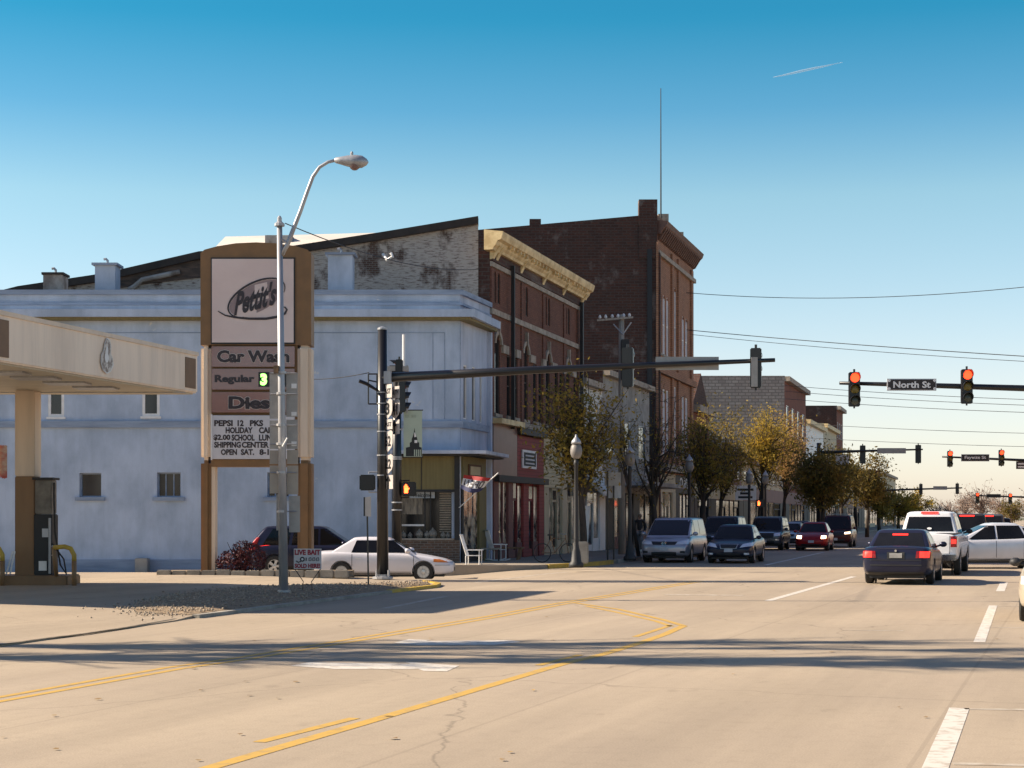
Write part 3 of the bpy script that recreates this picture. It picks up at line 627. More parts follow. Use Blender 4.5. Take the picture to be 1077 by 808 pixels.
fbx(b2, 'downspout', Yf(533.8), Yf(534.6), .14, .28, 5.2, 11.6, M['dark']); fbx(b2, 'downspout', Yf(606.8), Yf(607.8), .14, .28, 5.2, 11.6, M['dark'])
fbx(b2, 'belt_course', YA, YB, .0, .10, 9.45, 9.66, M['stone']); fbx(b2, 'belt_course', YA, YB, .0, .08, 11.25, 11.43, M['stone'])
for i in range(len(bays)): s = bays[i]; fbx(b2, 'impost', L2(s+.6), L2(s+1.4), .0, .1, 8.1, 8.42, M['stone'])
for i in range(len(bays)-1): s = bays[i]; fbx(b2, 'impost', L2(s+2.6), L2(s+3.2), .0, .1, 8.1, 8.42, M['stone'])
fbx(b2, 'belt_course', YA, YB, .0, .1, 5.35, 5.56, M['stone'])
fbx(b2, 'frieze', YA, YB, .0, .11, 11.45, 11.8, M['darkbrick'])
m = MB()
def prof(mb, Ya, Yb, pr):
    n = len(pr); b = len(mb.v)
    for Y in (Ya, Yb): mb.v += [fac(Y, o_, z) for o_, z in pr]
    mb.f += [[b+i, b+(i+1) % n, b+n+(i+1) % n, b+n+i] for i in range(n)]+[[b+i for i in range(n)][::-1], [b+n+i for i in range(n)]]
prof(m, YA-.45, YB+.35, [(-.1,11.8), (.24,11.8), (.28,11.9), (.36,11.98), (.42,12.12), (.56,12.18), (.62,12.34), (.64,12.46), (-.1,12.56)])
cr = link_mesh('cornice', m, M['cornice'], b2)
for k in range(30):
    y = YA+.1+k*(YB-YA-.2)/29; m = MB(); big = k % 7 == 1 or k in (0, 29)
    prof(m, y-(.13 if big else .05), y+(.13 if big else .05), [(0,11.5),(.1,11.52),(.22,11.75),(.42,12.0),(0,12.0)] if big else [(.3,12.0),(.52,12.04),(.52,12.17),(.3,12.17)]); link_mesh('bracket', m, M['cornice'], b2, cr)
# weathered gable wall to the left of it, above the blue building
g2 = MB(); Yg = 64.68
tp = [(-60,330), (20,309.5), (110,296), (210,273), (300,268.5), (400,253), (503,236)]
tp = [(X(a,Yg), Z(b_,Yg)) for a, b_ in tp]
for (x0,z0), (x1,z1) in zip(tp, tp[1:]): g2.quad((x0,Yg,5), (x1,Yg,5), (x1,Yg,z1), (x0,Yg,z0))
link_mesh('gable_wall', g2, M['gable'], b2)
g3 = MB()
for (x0,z0), (x1,z1) in zip(tp, tp[1:]):
    g3.hexa([(x0,Yg-.2,z0-.0), (x1,Yg-.2,z1), (x1,Yg+.5,z1), (x0,Yg+.5,z0), (x0,Yg-.2,z0+.28), (x1,Yg-.2,z1+.28), (x1,Yg+.5,z1+.28), (x0,Yg+.5,z0+.28)])
link_mesh('coping', g3, M['roof'], b2)
m = MB(); hx = [(113,288), (160,279), (211,270), (211,292), (160,298), (113,305)]
m.prism([(X(a,Yg), Yg-.06, Z(b_,Yg)) for a, b_ in hx], (0,.05,0)); link_mesh('shingle_strip', m, pm('old_shingle', (.13,.085,.065), (.045,.035,.03), 2, .9, stretch=(1,1,4)), b2)
m = MB(); m.tube([(X(136,Yg),Yg-.12,Z(305.5,Yg)), (X(142,Yg),Yg-.12,Z(302,Yg)), (X(150,Yg),Yg-.12,Z(295,Yg)), (X(190,Yg),Yg-.12,Z(286.5,Yg))], .10, 8); link_mesh('duct', m, M['gable2'], b2)
m = MB(); m.add([(X(233,74),72,Z(247,74)), (X(411,74),72,Z(245,74)), (X(415,74),72,Z(262,74)), (X(215,74),72,Z(285,74))], [(0,1,2,3)])
rw = MB(); q = [(X(237,70),70,Z(249,70)), (X(411,70),70,Z(244.5,70)), (X(411,66),65.4,Z(252,66)-.2), (X(215,66),65.4,Z(272,66)-.2)]
rw.add([Vector(p) for p in q]+[Vector(p)-Vector((0,0,.5)) for p in q], [(0,3,2,1),(4,5,6,7),(0,1,5,4),(1,2,6,5),(2,3,7,6),(3,0,4,7)]); link_mesh('white_roof', rw, M['roofw'], b2)
m = MB(); m.box(X(281,68),X(309,68),67.4,68.6,Z(262,68),Z(250,68)); ch = link_mesh('chimney', m, M['gable2'], b2)
m = MB(); m.tube([(X(403,Yg),Yg-.1,Z(268,Yg)), (X(408,Yg),Yg-.35,Z(275,Yg)), (X(414,Yg),Yg-.45,Z(272,Yg)), (X(412,Yg),Yg-.4,Z(268,Yg))], .06, 6); link_mesh('vent_hood', m, M['white'], b2)
# ground-floor shops
zc = Zf(530,450)
def shopfront(root, pa, pb, mat, ztop, zwin, doors, frame, panel):
    Ya, Yb = Yf(pa), Yf(pb)
    fbx(root, 'fascia', Ya+.01, Yb-.01, 0, .12, zwin, ztop, mat)
    n_ = len(doors); ww = (Yb-Ya)/n_
    for i, k in enumerate(doors):
        a = Ya+i*ww; b_ = a+ww
        if k == 'p': fbx(root, 'shop_pier', a, b_, 0, .14, .14, zwin, frame)
        elif k == 'w':
            w_ = fbx(root, 'shop_window', a+.05, b_-.05, 0, .05, .75, zwin-.1, M['reflpane']); fbx(root, 'window_frame', a, a+.07, .0, .10, .75, zwin, frame, w_); fbx(root, 'window_frame', b_-.07, b_, .0, .10, .75, zwin, frame, w_)
            fbx(root, 'base_panel', a, b_, 0, .09, .14, .75, panel)
        elif k == 'd':
            w_ = fbx(root, 'shop_door', a+.05, b_-.05, 0, .03, .16, 2.4, M['pane']); fbx(root, 'door_rail', a+.05, b_-.05, .03, .06, .16, .45, frame, w_); fbx(root, 'transom', a, b_, 0, .07, 2.4, zwin, frame); fbx(root, 'transom_glass', a+.08, b_-.08, .07, .08, 2.5, zwin-.1, M['pane'])
shopfront(b2, 515.8, 541, M['mauve'], 5.3, 3.35, 'pwwpd', M['maroon'], M['maroon'])
shopfront(b2, 541.2, 569, M['redsiding'], 5.0, 3.1, 'wpdwp', M['redsiding'], M['maroon'])
shopfront(b2, 569.2, 588, M['creamsiding'], 5.3, 3.0, 'pwdw', M['cream'], M['cream'])
shopfront(b2, 588.2, 608.6, M['cream'], 5.3, 3.4, 'pdwp', M['cream'], M['cream'])
fbx(b2, 'shop_cornice', Yf(516), Yf(541), 0, .45, 5.3, 5.5, M['cornice']); fbx(b2, 'shop_cornice', Yf(541), Yf(569), 0, .3, 5.06, 5.3, M['dark']); fbx(b2, 'shop_cornice', Yf(569), Yf(608), 0, .4, 5.3, 5.5, M['cornice'])
fbx(b2, 'shop_ledge', Yf(516), Yf(569), .12, .35, 3.1, 3.35, M['dark'])
sg = fbx(b2, 'hanging_board', Yf(545), Yf(559.5), .14, .2, Zf(552,493), Zf(552,474), M['white']); fbx(b2, 'board_face', Yf(546), Yf(558.5), .2, .212, Zf(552,490.5), Zf(552,476.5), pm('board_dark', (.04,.05,.05)), sg)
for k in range(3): fbx(b2, 'board_line', Yf(547.5), Yf(557), .212, .218, Zf(552,480.5+4*k), Zf(552,479+4*k), M['plate'], sg)

# ---- low shops between the brick building and the tall one
def lowshop(label, pa, pb, h, mat, zwin, doors, frame, panel, zup=None, awn=None):
    r = thing('shop_building', label, 'shop', (facX(Yf(pa)), Yf(pa), .14)); Ya, Yb = Yf(pa)+.04, Yf(pb)-.04
    ups = []
    if h > 6.5:
        n_ = 3; ups = [(Ya+(Yb-Ya)*(k+.25)/n_, Ya+(Yb-Ya)*(k+.7)/n_, 4.9, 6.7) for k in range(n_)]
    pbody(r, Ya, Yb, .1, h, facX(Ya)-22, (mat, M['darkbrick'], M['roof']), ups, (), .08)
    for u in ups: fwindow(r, u, .07, M['pane'], M['white'], .06, sill=M['stone'])
    shopfront(r, pa+.1, pb-.1, mat, 4.0, zwin, doors, frame, panel)
    fbx(r, 'cornice', Ya, Yb, 0, .35, h-.3, h-.02, M['stone'])
    if awn:
        m = MB(); m.add([fac(Ya+.1,.15,3.7), fac(Yb-.1,.15,3.7), fac(Yb-.1,1.1,3.0), fac(Ya+.1,1.1,3.0), fac(Ya+.1,.15,3.62), fac(Yb-.1,.15,3.62), fac(Yb-.1,1.1,2.75), fac(Ya+.1,1.1,2.75)], [(0,1,2,3),(4,7,6,5),(3,2,6,7),(0,3,7,4),(1,5,6,2)]); link_mesh('awning', m, awn, r)
    return r
lowshop('narrow white shop with a slatted awning beyond the brick building', 609, 634, 8.2, M['whitesiding'], 3.0, 'wdwp', M['white'], M['white'], awn=M['whitesiding'])
M['oldwhite'] = pm('old_white', (.36,.34,.31), (.22,.2,.18), 1.5, .8)
ls = lowshop('pale two-storey shop with a long flat canopy below the tall brick block', 634, 683, 9.0, M['oldwhite'], 3.0, 'pwwdpww', M['dark'], M['maroon'])
fbx(ls, 'flat_canopy', Yf(634), Yf(683)-.1, .14, 2.2, 3.3, 3.5, M['awning'])
# ---- tall brick building
b3 = thing('tall_brick_building', 'tallest dark brick block with arched upper windows and a deep red cornice', 'building', (facX(97.4), 97.4, .14))
YA, YB = 97.4, 109.6; G = lambda px: Yf(px)
T = 19.0
hol = []; ar = []
def addh(px0, px1, z0, z1, arch=False):
    if arch: ar.append(len(hol))
    hol.append((G(px0), G(px1), z0, z1))
for a, b_ in ((693.2,696), (697,699.8), (700.8,703.4)): addh(a, b_, 11.2, 14.7, True)
addh(708.2,711.2,10.8,15.6,True)
for a, b_ in ((713.8,716.2), (717.2,719.8), (720.8,723.4)): addh(a, b_, 11.2, 14.2, True)
for a, b_ in ((693.2,696), (697,699.8), (700.8,703.4), (713.8,716.2), (717.2,719.8), (720.8,723.4)): addh(a, b_, 5.4, 9.2)
addh(708.2,711.2,5.4,9.6)
pbody(b3, YA, YB, .1, T, X(478,97.4), (M['warmbrick'], M['darkbrick'], M['roof']), hol, ar, .1, back_z=Z(244,97.4))
for h in hol: fwindow(b3, h, .09, M['palepane'], M['white'], .07, sill=M['stone'])
for a in (690.0, 705.2, 711.8, 725.6): fbx(b3, 'pilaster', G(a), G(a+1.9), 0, .12, 4.6, 17.4, M['warmbrick'])
fbx(b3, 'front_pier', YA, G(691.5), .0, .2, .14, 16.8, M['darkbrick'])
fbx(b3, 'belt_course', YA, YB, 0, .2, 16.7, 16.95, M['stone']); fbx(b3, 'belt_course', YA, YB, 0, .25, 10.0, 10.4, M['warmbrick']); fbx(b3, 'shop_cornice', YA, YB, 0, .5, 4.4, 4.8, M['stone'])
M['redcorn'] = pm('cornice_red', (.17,.085,.06), (.11,.055,.04), 2, .7)
m = MB(); prof(m, YA+.1, YB+.35, [(-.3,17.9), (.2,17.9), (.3,18.1), (.55,18.35), (.64,18.6), (-.3,18.7)]); cr = link_mesh('cornice', m, M['redcorn'], b3)
for k in range(24): y = YA+.5+k*(YB-YA-.6)/23; m = MB(); prof(m, y-.09, y+.09, [(0,17.6), (.15,17.65), (.5,18.2), (.5,18.34), (0,18.34)]); link_mesh('bracket', m, M['redcorn'], b3, cr)
m = MB(); m.box(facX(YA)-1.0, facX(YA)+.05, YA-.06, YA+.7, 16.5, Z(210,97.4)); link_mesh('corner_pier', m, M['darkbrick'], b3)
m = MB(); m.box(X(686,97.3)-.28, X(686,97.3)+.0, YA-.1, YA+.1, .2, 17); link_mesh('corner_pipe', m, M['dark'], b3)
m = MB(); m.box(X(557,97.4), X(569,97.4), YA+.1, YA+1, Z(240,97.4), Z(230,97.4)); link_mesh('chimney', m, M['darkbrick'], b3)
for a, b_, Y, t in ((703,714,101,225), (721,729,107,244)):
    m = MB(); m.box(X(a,Y)-.6, X(b_,Y)-.6, Y, Y+1, T-.6, Z(t,Y)); c = link_mesh('chimney', m, M['stone'], b3)
shopfront(b3, 690.2, 708.5, M['cream'], 4.3, 3.2, 'pwdwp', M['cream'], M['cream']); shopfront(b3, 708.7, 728, M['dark'], 4.3, 3.2, 'pwwdp', M['dark'], M['cream'])
text('shop_lettering', 'O M E', 3.8, .62, fac(G(718), .13, 3.85), U, EZ, M['white'], b3, bold=.02, out=.01)
m = MB(); a_ = (X(700.5,100),100); m.tube([(a_[0]-.3,100,T-.3), (a_[0]-.3,100,Z(225,100)), (X(695,100),100,Z(93,100))], [.06,.05,.025], 6); solo('radio_antenna', m, M['dark'], 'thin leaning radio mast on the roof of the tall brick block', 'antenna')

# ---- farther buildings on the left
def farbld(label, pa, pb, h, front, side, nwin, name='shop_building', storeys=2, roofm=None, xb=20, cat='building', cor=None, wm_=None):
    Ya, Yb = Yf(pa)+.05, Yf(pb)-.05
    r = thing(name, label, cat, (facX(Ya), Ya, .14)); hs_ = []
    for st in range(1, storeys):
        z0 = 4.6+(st-1)*(h-5)/max(1, storeys-1); z1 = z0+(h-5)/max(1, storeys-1)*.55
        for k in range(nwin): hs_.append((Ya+(Yb-Ya)*(k+.28)/nwin, Ya+(Yb-Ya)*(k+.72)/nwin, z0, z1))
    pbody(r, Ya, Yb, .1, h, facX(Ya)-xb, (front, side, roofm or M['roof']), hs_, (), .08)
    for hh in hs_: fwindow(r, hh, .07, wm_ or M['pane'], M['white'], .08, sill=M['stone'])
    shopfront(r, pa+.1, pb-.1, M['cream'] if nwin % 2 else M['maroon'], 4.1, 3.0, 'pwdwwdp', M['dark'], M['cream'])
    fbx(r, 'cornice', Ya, Yb, 0, .5, h-.5, h-.05, cor or M['stone'])
    return r
r = farbld('small red brick gabled shop just past the tall block', 728.4, 745.5, 9.0, M['redside'], M['darkbrick'], 3, storeys=2, cat='shop')
Yq = Yf(728.4)+.05; m = MB(); Yr = Yf(745.5)-.05
m.add([fac(Yq,0,9.0), fac(Yr,0,9.0), fac((Yq+Yr)/2,0,11.2), fac(Yq,-14,9.0), fac(Yr,-14,9.0), fac((Yq+Yr)/2,-14,11.2)], [(0,1,2),(3,5,4),(0,2,5,3),(1,4,5,2)]); link_mesh('gable_roof', m, M['darkbrick'], r)
farbld('dark shop hidden behind the street trees before the grey stone wall', 745.6, 780, 7.0, M['maroon'], M['darkbrick'], 5, cat='shop')
r = farbld('plain cream shop with a white sign board by the grey stone wall', 780.1, 824.5, 6.4, M['cream'], M['cream'], 6, cat='shop')
m = MB(); YS = 122; m.fbox(wallmap(YS), X(773,YS), X(795,YS), 0, .2, Z(526,YS), Z(511,YS)); sb = solo('shop_sign', m, M['white'], 'white rectangular shop sign hanging above the far pavement', 'sign')
for k, (a, b_) in enumerate(((775,792), (778,789), (776,791))):
    t_ = MB(); t_.fbox(wallmap(YS), X(a,YS), X(b_,YS), .2, .22, Z(516.3+4*k,YS), Z(514+4*k,YS)); t_.v = [v-sb.location for v in t_.v]; link_mesh('sign_line', t_, M['dark'], None, sb)
r = farbld('tall grey stone block wall with a red brick street front', 825, 847.5, Z(396,160), M['redside'], M['greyblock'], 4, storeys=3, xb=27)
farbld('white fronted shop next to the red brick block', 847.6, 866, 12.0, M['white'], M['whitesiding'], 5, storeys=2, cat='shop', cor=M['cornice'])
farbld('cream shop with a long bright cornice', 866.1, 879.8, 12.6, M['cream'], M['cream'], 5, storeys=3, cat='shop', cor=M['cornice'])
farbld('distant square brown brick block above the cream shops', 880, 886.5, Z(427,215.6), M['redside'], M['darkbrick'], 3, storeys=4, xb=6)
farbld('distant low tan shop behind the dark trees', 886.6, 905, 9, M['cream'], M['cream'], 6, cat='shop')
farbld('distant brick shop with dark windows behind the dark trees', 905.1, 925, 8, M['redside'], M['darkbrick'], 6, cat='shop')
farbld('farthest tan shop at the end of the left side', 925.1, 942, 10, M['cream'], M['redside'], 6, cat='shop')
# ---- the right side of the street, beyond the frame: lit brick and stone fronts
def facr(Y, o, z): return Vector((facX(Y), Y, 0))+N*(31.5-o)+Vector((0,0,z))
Yc = 66
for i, (ln, h, mt, lb) in enumerate(((16,10,'warmbrick','warm brick building at the right corner'), (14,8,'cream','cream two-storey shop on the right side'), (20,12,'redside','red brick block on the right side'), (24,9,'cream','long cream building farther up the right side'), (26,11,'warmbrick','far warm brick block up the right side'))):
    r = thing('right_side_building', lb, 'building', tuple(facr(Yc, 0, .1))); Yd = Yc+ln-.1; hs_ = []
    n_ = int(ln/3)
    for st in range(int(h//4)):
        for k in range(n_): hs_.append((Yc+(Yd-Yc)*(k+.25)/n_, Yc+(Yd-Yc)*(k+.75)/n_, .9+st*3.9, 3.0+st*3.9))
    m = MB(); m.holed(facr, Yc, Yd, .1, h, hs_, .2); link_mesh('street_wall', m, M[mt], r)
    m = MB(); m.quad(facr(Yc,0,.1), facr(Yc,-14,.1), facr(Yc,-14,h), facr(Yc,0,h)); m.quad(facr(Yd,0,.1), facr(Yd,-14,.1), facr(Yd,-14,h), facr(Yd,0,h)); m.quad(facr(Yc,-14,.1), facr(Yd,-14,.1), facr(Yd,-14,h), facr(Yc,-14,h)); link_mesh('side_wall', m, M['redside'], r)
    m = MB(); m.quad(facr(Yc,0,h-.1), facr(Yd,0,h-.1), facr(Yd,-14,h-.1), facr(Yc,-14,h-.1)); link_mesh('roof', m, M['roof'], r)
    for hh in hs_:
        m = MB(); m.quad(facr(hh[0],-.18,hh[2]), facr(hh[1],-.18,hh[2]), facr(hh[1],-.18,hh[3]), facr(hh[0],-.18,hh[3])); link_mesh('window', m, M['pane'], r)
    m = MB(); m.fbox(facr, Yc, Yd, 0, .4, h-.3, h+.05); link_mesh('cornice', m, M['stone'], r)
    Yc += ln
# ---------------------------------------------------------------- gas station
def pbox(a0, a1, Y0_, Y1_, z0, z1): m = MB(); m.box(a0, a1, Y0_, Y1_, z0, z1); return m
cp = thing('station_canopy', 'tan flat filling station canopy on a square two-tone column', 'canopy', (X(24,39.5), 39.5, .2))
ZB, ZT = Z(414,41), Z(372.5,41)
cF = Vector((X(208,41), 41, 0)); cN = Vector((X(208,41)-.262*9.6, 31.6, 0)); W_ = 16
def cpt(p, dx, z): return Vector((p.x+dx, p.y, z))
def slab(z0, z1, ins=0):
    m = MB(); d = (cF-cN).normalized()
    a = cN+d*ins+Vector((-ins,0,0)); b_ = cF-d*ins+Vector((-ins,0,0)); m.hexa([cpt(a,0,z0), cpt(b_,0,z0), cpt(b_,-W_+2*ins,z0), cpt(a,-W_+2*ins,z0), cpt(a,0,z1), cpt(b_,0,z1), cpt(b_,-W_+2*ins,z1), cpt(a,-W_+2*ins,z1)]); return m
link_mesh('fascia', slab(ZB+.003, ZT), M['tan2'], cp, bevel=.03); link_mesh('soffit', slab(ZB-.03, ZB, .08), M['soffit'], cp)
dC = (cF-cN).normalized(); nC = Vector((dC.y, -dC.x, 0))
def onf(t, z, o=.004): p = cN.lerp(cF, t)+nC*o; return Vector((p.x, p.y, z))
for t0, t1 in ((.93,.985), (.03,.14)):
    m = MB(); m.hexa([onf(t0,ZB+.1,.02), onf(t1,ZB+.1,.02), onf(t1,ZB+.1,-.02), onf(t0,ZB+.1,-.02), onf(t0,ZT-.13,.02), onf(t1,ZT-.13,.02), onf(t1,ZT-.13,-.02), onf(t0,ZT-.13,-.02)]); link_mesh('brown_square', m, pm('fascia_brown', (.22,.135,.08)), cp)
m = MB()
for z0, z1 in ((ZT-.05,ZT+.04),): m.hexa([onf(0,z0,.03), onf(1,z0,.03), onf(1,z0,-.05), onf(0,z0,-.05), onf(0,z1,.03), onf(1,z1,.03), onf(1,z1,-.05), onf(0,z1,-.05)])
link_mesh('fascia_cap', m, M['tan'], cp)
# flame-like emblem on the fascia
te = .535; zc_ = (ZB+ZT)/2+.02
def em(pts, mat, o):
    m = MB(); v = [onf(te, 0, o)+dC*(x*1.35)+EZ*(zc_+z) for x, z in pts]; m.v = v; m.f = [list(range(len(v)))]; return m
ring = [(0,.36),(.09,.33),(.13,.2),(.12,.05),(.17,-.02),(.2,-.16),(.12,-.3),(0,-.36),(-.12,-.3),(-.18,-.14),(-.16,.0),(-.1,.1),(-.07,.24)]
e_ = link_mesh('emblem', em([(x*1.12, z*1.08) for x, z in ring], None, .03), M['white'], cp)
link_mesh('emblem_shape', em(ring, None, .036), pm('emblem_brown', (.25,.2,.17), (.6,.55,.5), 9, .5, lo=.45, hi=.55), cp, e_)
link_mesh('emblem_shape', em([(x*.35-.02, z*.5+.02) for x, z in ring], None, .042), M['white'], cp, e_)
for i, (px, py) in enumerate(((5,390), (38,395.5), (71,401), (101,406))):
    yy_ = (ZB-CH)*F/(HY-py); x_ = X(px, yy_); link_mesh('canopy_light', pbox(x_-.45, x_+.45, yy_-.35, yy_+.35, ZB-.07, ZB-.031), M['galv'], cp)
for i, (px, py) in enumerate(((60,411), (110,411.8))): 
    yy_ = (ZB-CH)*F/(HY-py); link_mesh('soffit_seam', pbox(X(-10,yy_), X(195,yy_), yy_-.03, yy_+.03, ZB-.05, ZB-.031), M['galv'], cp) if i == 0 else None
cx0, cx1 = X(15.5,39.5), X(36.5,39.5); yc0, yc1 = 39.5, 40.05
zl = Z(606,39.5)
for nm, a, b_, mt in (('column', Z(501,39.5), ZB-.03, 'tan'), ('column_base', zl, Z(501,39.5), 'brown')): link_mesh(nm, pbox(cx0, cx1, yc0, yc1, a+.001, b_-.001), M[mt], cp, bevel=.02)
link_mesh('column', pbox(cx0-4.2, cx1-4.2, yc0, yc1, .15, ZB-.03), M['tan'], cp)
link_mesh('column', pbox(cx0-9.2, cx1-9.2, yc0, yc1, .15, ZB-.03), M['tan'], cp)
solo('pump_island', pbox(cx0-6, X(72,39.3), 39.2, 40.4, .1, zl+.02), M['brown'], 'brown-edged raised concrete island under the fuel pump', 'pump island', bevel=.03)
pu = thing('fuel_pump', 'dark fuel pump with hanging hose next to the canopy column', 'fuel pump', (X(48,39.6), 39.6, zl))
px0, px1 = X(38,39.6), X(57,39.6)
link_mesh('cabinet', pbox(px0, px1, 39.4, 39.95, zl+.02, Z(541,39.6)), M['dark'], pu, bevel=.02)
link_mesh('display_head', pbox(px0+.01, px1-.02, 39.45, 39.9, Z(541,39.6)+.002, Z(505,39.6)), pm('pump_steel', (.22,.19,.15), (.1,.085,.07), 3, .4), pu, bevel=.02)
link_mesh('pump_top', pbox(px0-.03, px1+.03, 39.38, 39.97, Z(505,39.6)+.002, Z(502.5,39.6)), M['dark'], pu)
link_mesh('keypad', pbox(px0+.2, px0+.34, 39.37, 39.4, Z(565,39.6), Z(556,39.6)), M['plate'], pu); link_mesh('side_panel', pbox(px0+.35, px0+.4, 39.36, 39.41, Z(603,39.6), Z(545,39.6)), M['galv'], pu)
link_mesh('panel_mark', pbox(px0+.12, px0+.3, 39.38, 39.4, Z(600,39.6), Z(590,39.6)), M['white'], pu)
m = MB(); hz = lambda py: Z(py,39.4)
m.tube([(px1,39.6,hz(508)), (px1+.06,39.35,hz(520)), (px1+.1,39.3,hz(560)), (px1+.22,39.3,hz(594)), (px1+.36,39.3,hz(604)), (px1+.3,39.3,hz(588)), (px1+.02,39.35,hz(572))], .02, 6); hs_ = link_mesh('hose', m, M['rubber'], pu)
m = MB(); m.tube([(px1+.02,39.35,hz(574)), (px1+.1,39.33,hz(578)), (px1+.04,39.33,hz(585))], .035, 6); link_mesh('nozzle', m, M['galv'], pu, hs_)
for px, lb in ((4, 'yellow hoop guard rail at the left end of the pump island'), (79.5, 'yellow and brown hoop guard rail right of the fuel pump')):
    r = thing('hoop_bollard', lb, 'bollard', (X(px,39), 39, .2), group='yellow guard hoops by the pump'); x1 = X(px-1.5,39); x0 = x1-.42
    arc = [(x0-.05,39,Z(576,39)), (x0+.2,39,Z(575,39)), (x1-.08,39,Z(577,39)), (x1,39,Z(584,39)), (x1,39,Z(590,39))]
    m = MB(); m.tube(arc, .055, 10); link_mesh('rail', m, M['yellow'], r, smooth=True)
    m = MB(); m.tube([(x1,39,Z(590,39)), (x1,39,.15)], .056, 10); link_mesh('post', m, M['brown'], r, smooth=True)
    m = MB(); m.tube([(x0-.05,39,Z(576,39)), (x0-.05,39.3,.3)], .05, 8); link_mesh('post', m, M['brown'], r, smooth=True)
m = MB(); m.tube([(X(15,39.2),39.1,Z(580,39)), (X(8,39.2),39.1,Z(604,39))], .02, 6); m.tube([(X(17,39.2),39.1,Z(580,39)), (X(12,39.2),39.1,Z(604,39))], .02, 6)
solo('leaning_squeegee', m, M['white'], 'thin white window squeegee poles leaning against the column', 'squeegee')
m = MB(); n_ = 10
for i in range(n_):
    t0, t1 = i/n_, (i+1)/n_; f_ = lambda t: (X(-8+15*t,36), 36+.06*math.sin(t*7))
    a, b_ = f_(t0), f_(t1); m.quad((a[0],a[1],Z(503,36)), (b_[0],b_[1],Z(502+2*math.sin(i),36)), (b_[0],b_[1],Z(469,36)), (a[0],a[1],Z(468,36)))
m2 = pm('poster_print', (.55,.35,.22), (.45,.06,.03), 1.3, .6, stretch=(1,1,2.2), lo=.4, hi=.55)
pst = thing('poster_flag', 'small red and tan advertising flag at the left edge under the canopy', 'flag', (X(0,36), 36, .2)); link_mesh('cloth', m, m2, pst)
m = MB(); m.tube([(X(-9,36),36,.1), (X(-9,36),36,Z(466,36))], .02, 6); link_mesh('flag_post', m, M['galv'], pst)

# price sign
YS = 47.0; sx = lambda px: X(px,YS); sz = lambda py: Z(py,YS); wS = wallmap(YS)
ps = thing('price_sign', 'tall tan and brown filling station price sign with an oval script logo', 'sign', (sx(269), YS+.4, .2))
def sbx(name, a, b_, t, u, o0, o1, mat, parent=None, bevel=0):
    m = MB(); m.fbox(wS, sx(a), sx(b_), o0, o1, sz(u), sz(t)); return link_mesh(name, m, mat, ps, parent, bevel=bevel)
M['signbrown'] = pm('sign_brown', (.23,.12,.045), (.185,.10,.04), 2, .5)
for a, b_ in ((210.7,221.8), (312.5,327.2)):
    m = MB(); m.fbox(wS, sx(a), sx(b_), -.75, .0, sz(484), sz(363)); link_mesh('upright', m, M['tan'], ps, bevel=.09)
    m = MB(); m.fbox(wS, sx(a), sx(b_), -.75, .0, .1, sz(484)); link_mesh('upright_base', m, M['signbrown'], ps, bevel=.09)
# brown cap with an arched top
ar_ = [(210.7,363), (210.7,266), (215,262.5), (228,259), (248,255.8), (269,254.8), (290,255.8), (310,258.6), (323,262.5), (327.2,266), (327.2,363)]
m = MB(); m.prism([(sx(a), YS+.02, sz(b_)) for a, b_ in ar_], (0,.73,0)); link_mesh('cap', m, M['signbrown'], ps)
sbx('core', 221.8, 312.5, 363, 487, -.6, -.1, M['signbrown']); sbx('lower_rail', 221.8, 312.5, 483.5, 491, -.6, -.02, M['signbrown']); sbx('inner_post', 221.8, 225.5, 487, 600, -.5, -.1, M['tan'])
M['facepanel'] = pm('logo_face', (.70,.56,.52), (.64,.50,.465), .7, .15, stretch=(1,1,1), coat=.4)
lp = sbx('logo_panel', 222.5, 309.5, 272, 361, -.1, .03, M['facepanel'], bevel=.015)
sbx('panel_frame', 221.8, 310.3, 271, 362, -.1, .02, M['dark'], lp)
# oval logo
def oval(cx_, cy_, rx_, ry_, rot, n=36, a0=0, a1=360):
    out = []
    for i in range(n+1):
        t = R(a0+(a1-a0)*i/n); x = rx_*math.cos(t); y = ry_*math.sin(t); c, s_ = math.cos(R(rot)), math.sin(R(rot)); out.append((cx_+x*c-y*s_, cy_-(x*s_+y*c)))
    return out
def sface(name, pts, mat, o, parent): m = MB(); m.v = [wS(sx(a), o, sz(b_)) for a, b_ in pts]; m.f = [list(range(len(pts)))]; return link_mesh(name, m, mat, ps, parent)
def sline(name, pts, wd, mat, o, parent):
    m = MB(); n = len(pts); P_ = [Vector((sx(a), 0, sz(b_))) for a, b_ in pts]
    for i, p in enumerate(P_):
        d = (P_[min(i+1,n-1)]-P_[max(i-1,0)]).normalized(); q = Vector((-d.z,0,d.x)); ww = wd*(.35+.65*math.sin(math.pi*i/(n-1))) if n > 3 else wd
        for s_ in (-1,1): v = p+q*s_*ww/2; m.v.append(Vector((v.x, YS-o, v.z)))
    m.f = [[2*i,2*i+1,2*i+3,2*i+2] for i in range(n-1)]; return link_mesh(name, m, mat, ps, parent)
inkm = flat('sign_ink', (.035,.025,.03), .4); greym = pm('logo_mauve', (.30,.225,.225)); 
lo_ = sface('logo_oval', oval(270,313.5,31,14.5,27)[:-1], greym, .034, lp)
sface('logo_block', [(249,321), (270,317), (270,333), (249,334)], M['facepanel'], .038, lo_)
sface('logo_block', [(268,300), (281,297), (283,314), (268,318)], M['facepanel'], .038, lo_)
sline('logo_rim', oval(270,313.5,32.5,16,27,40,-30,230), .055, inkm, .044, lo_)
sline('logo_swash', [(229.5,327.5), (237,332), (247,334), (262,335.5), (280,335.5), (292,333.5), (300,330), (302,326), (300,323.5), (297.5,323)], .07, inkm, .046, lo_)
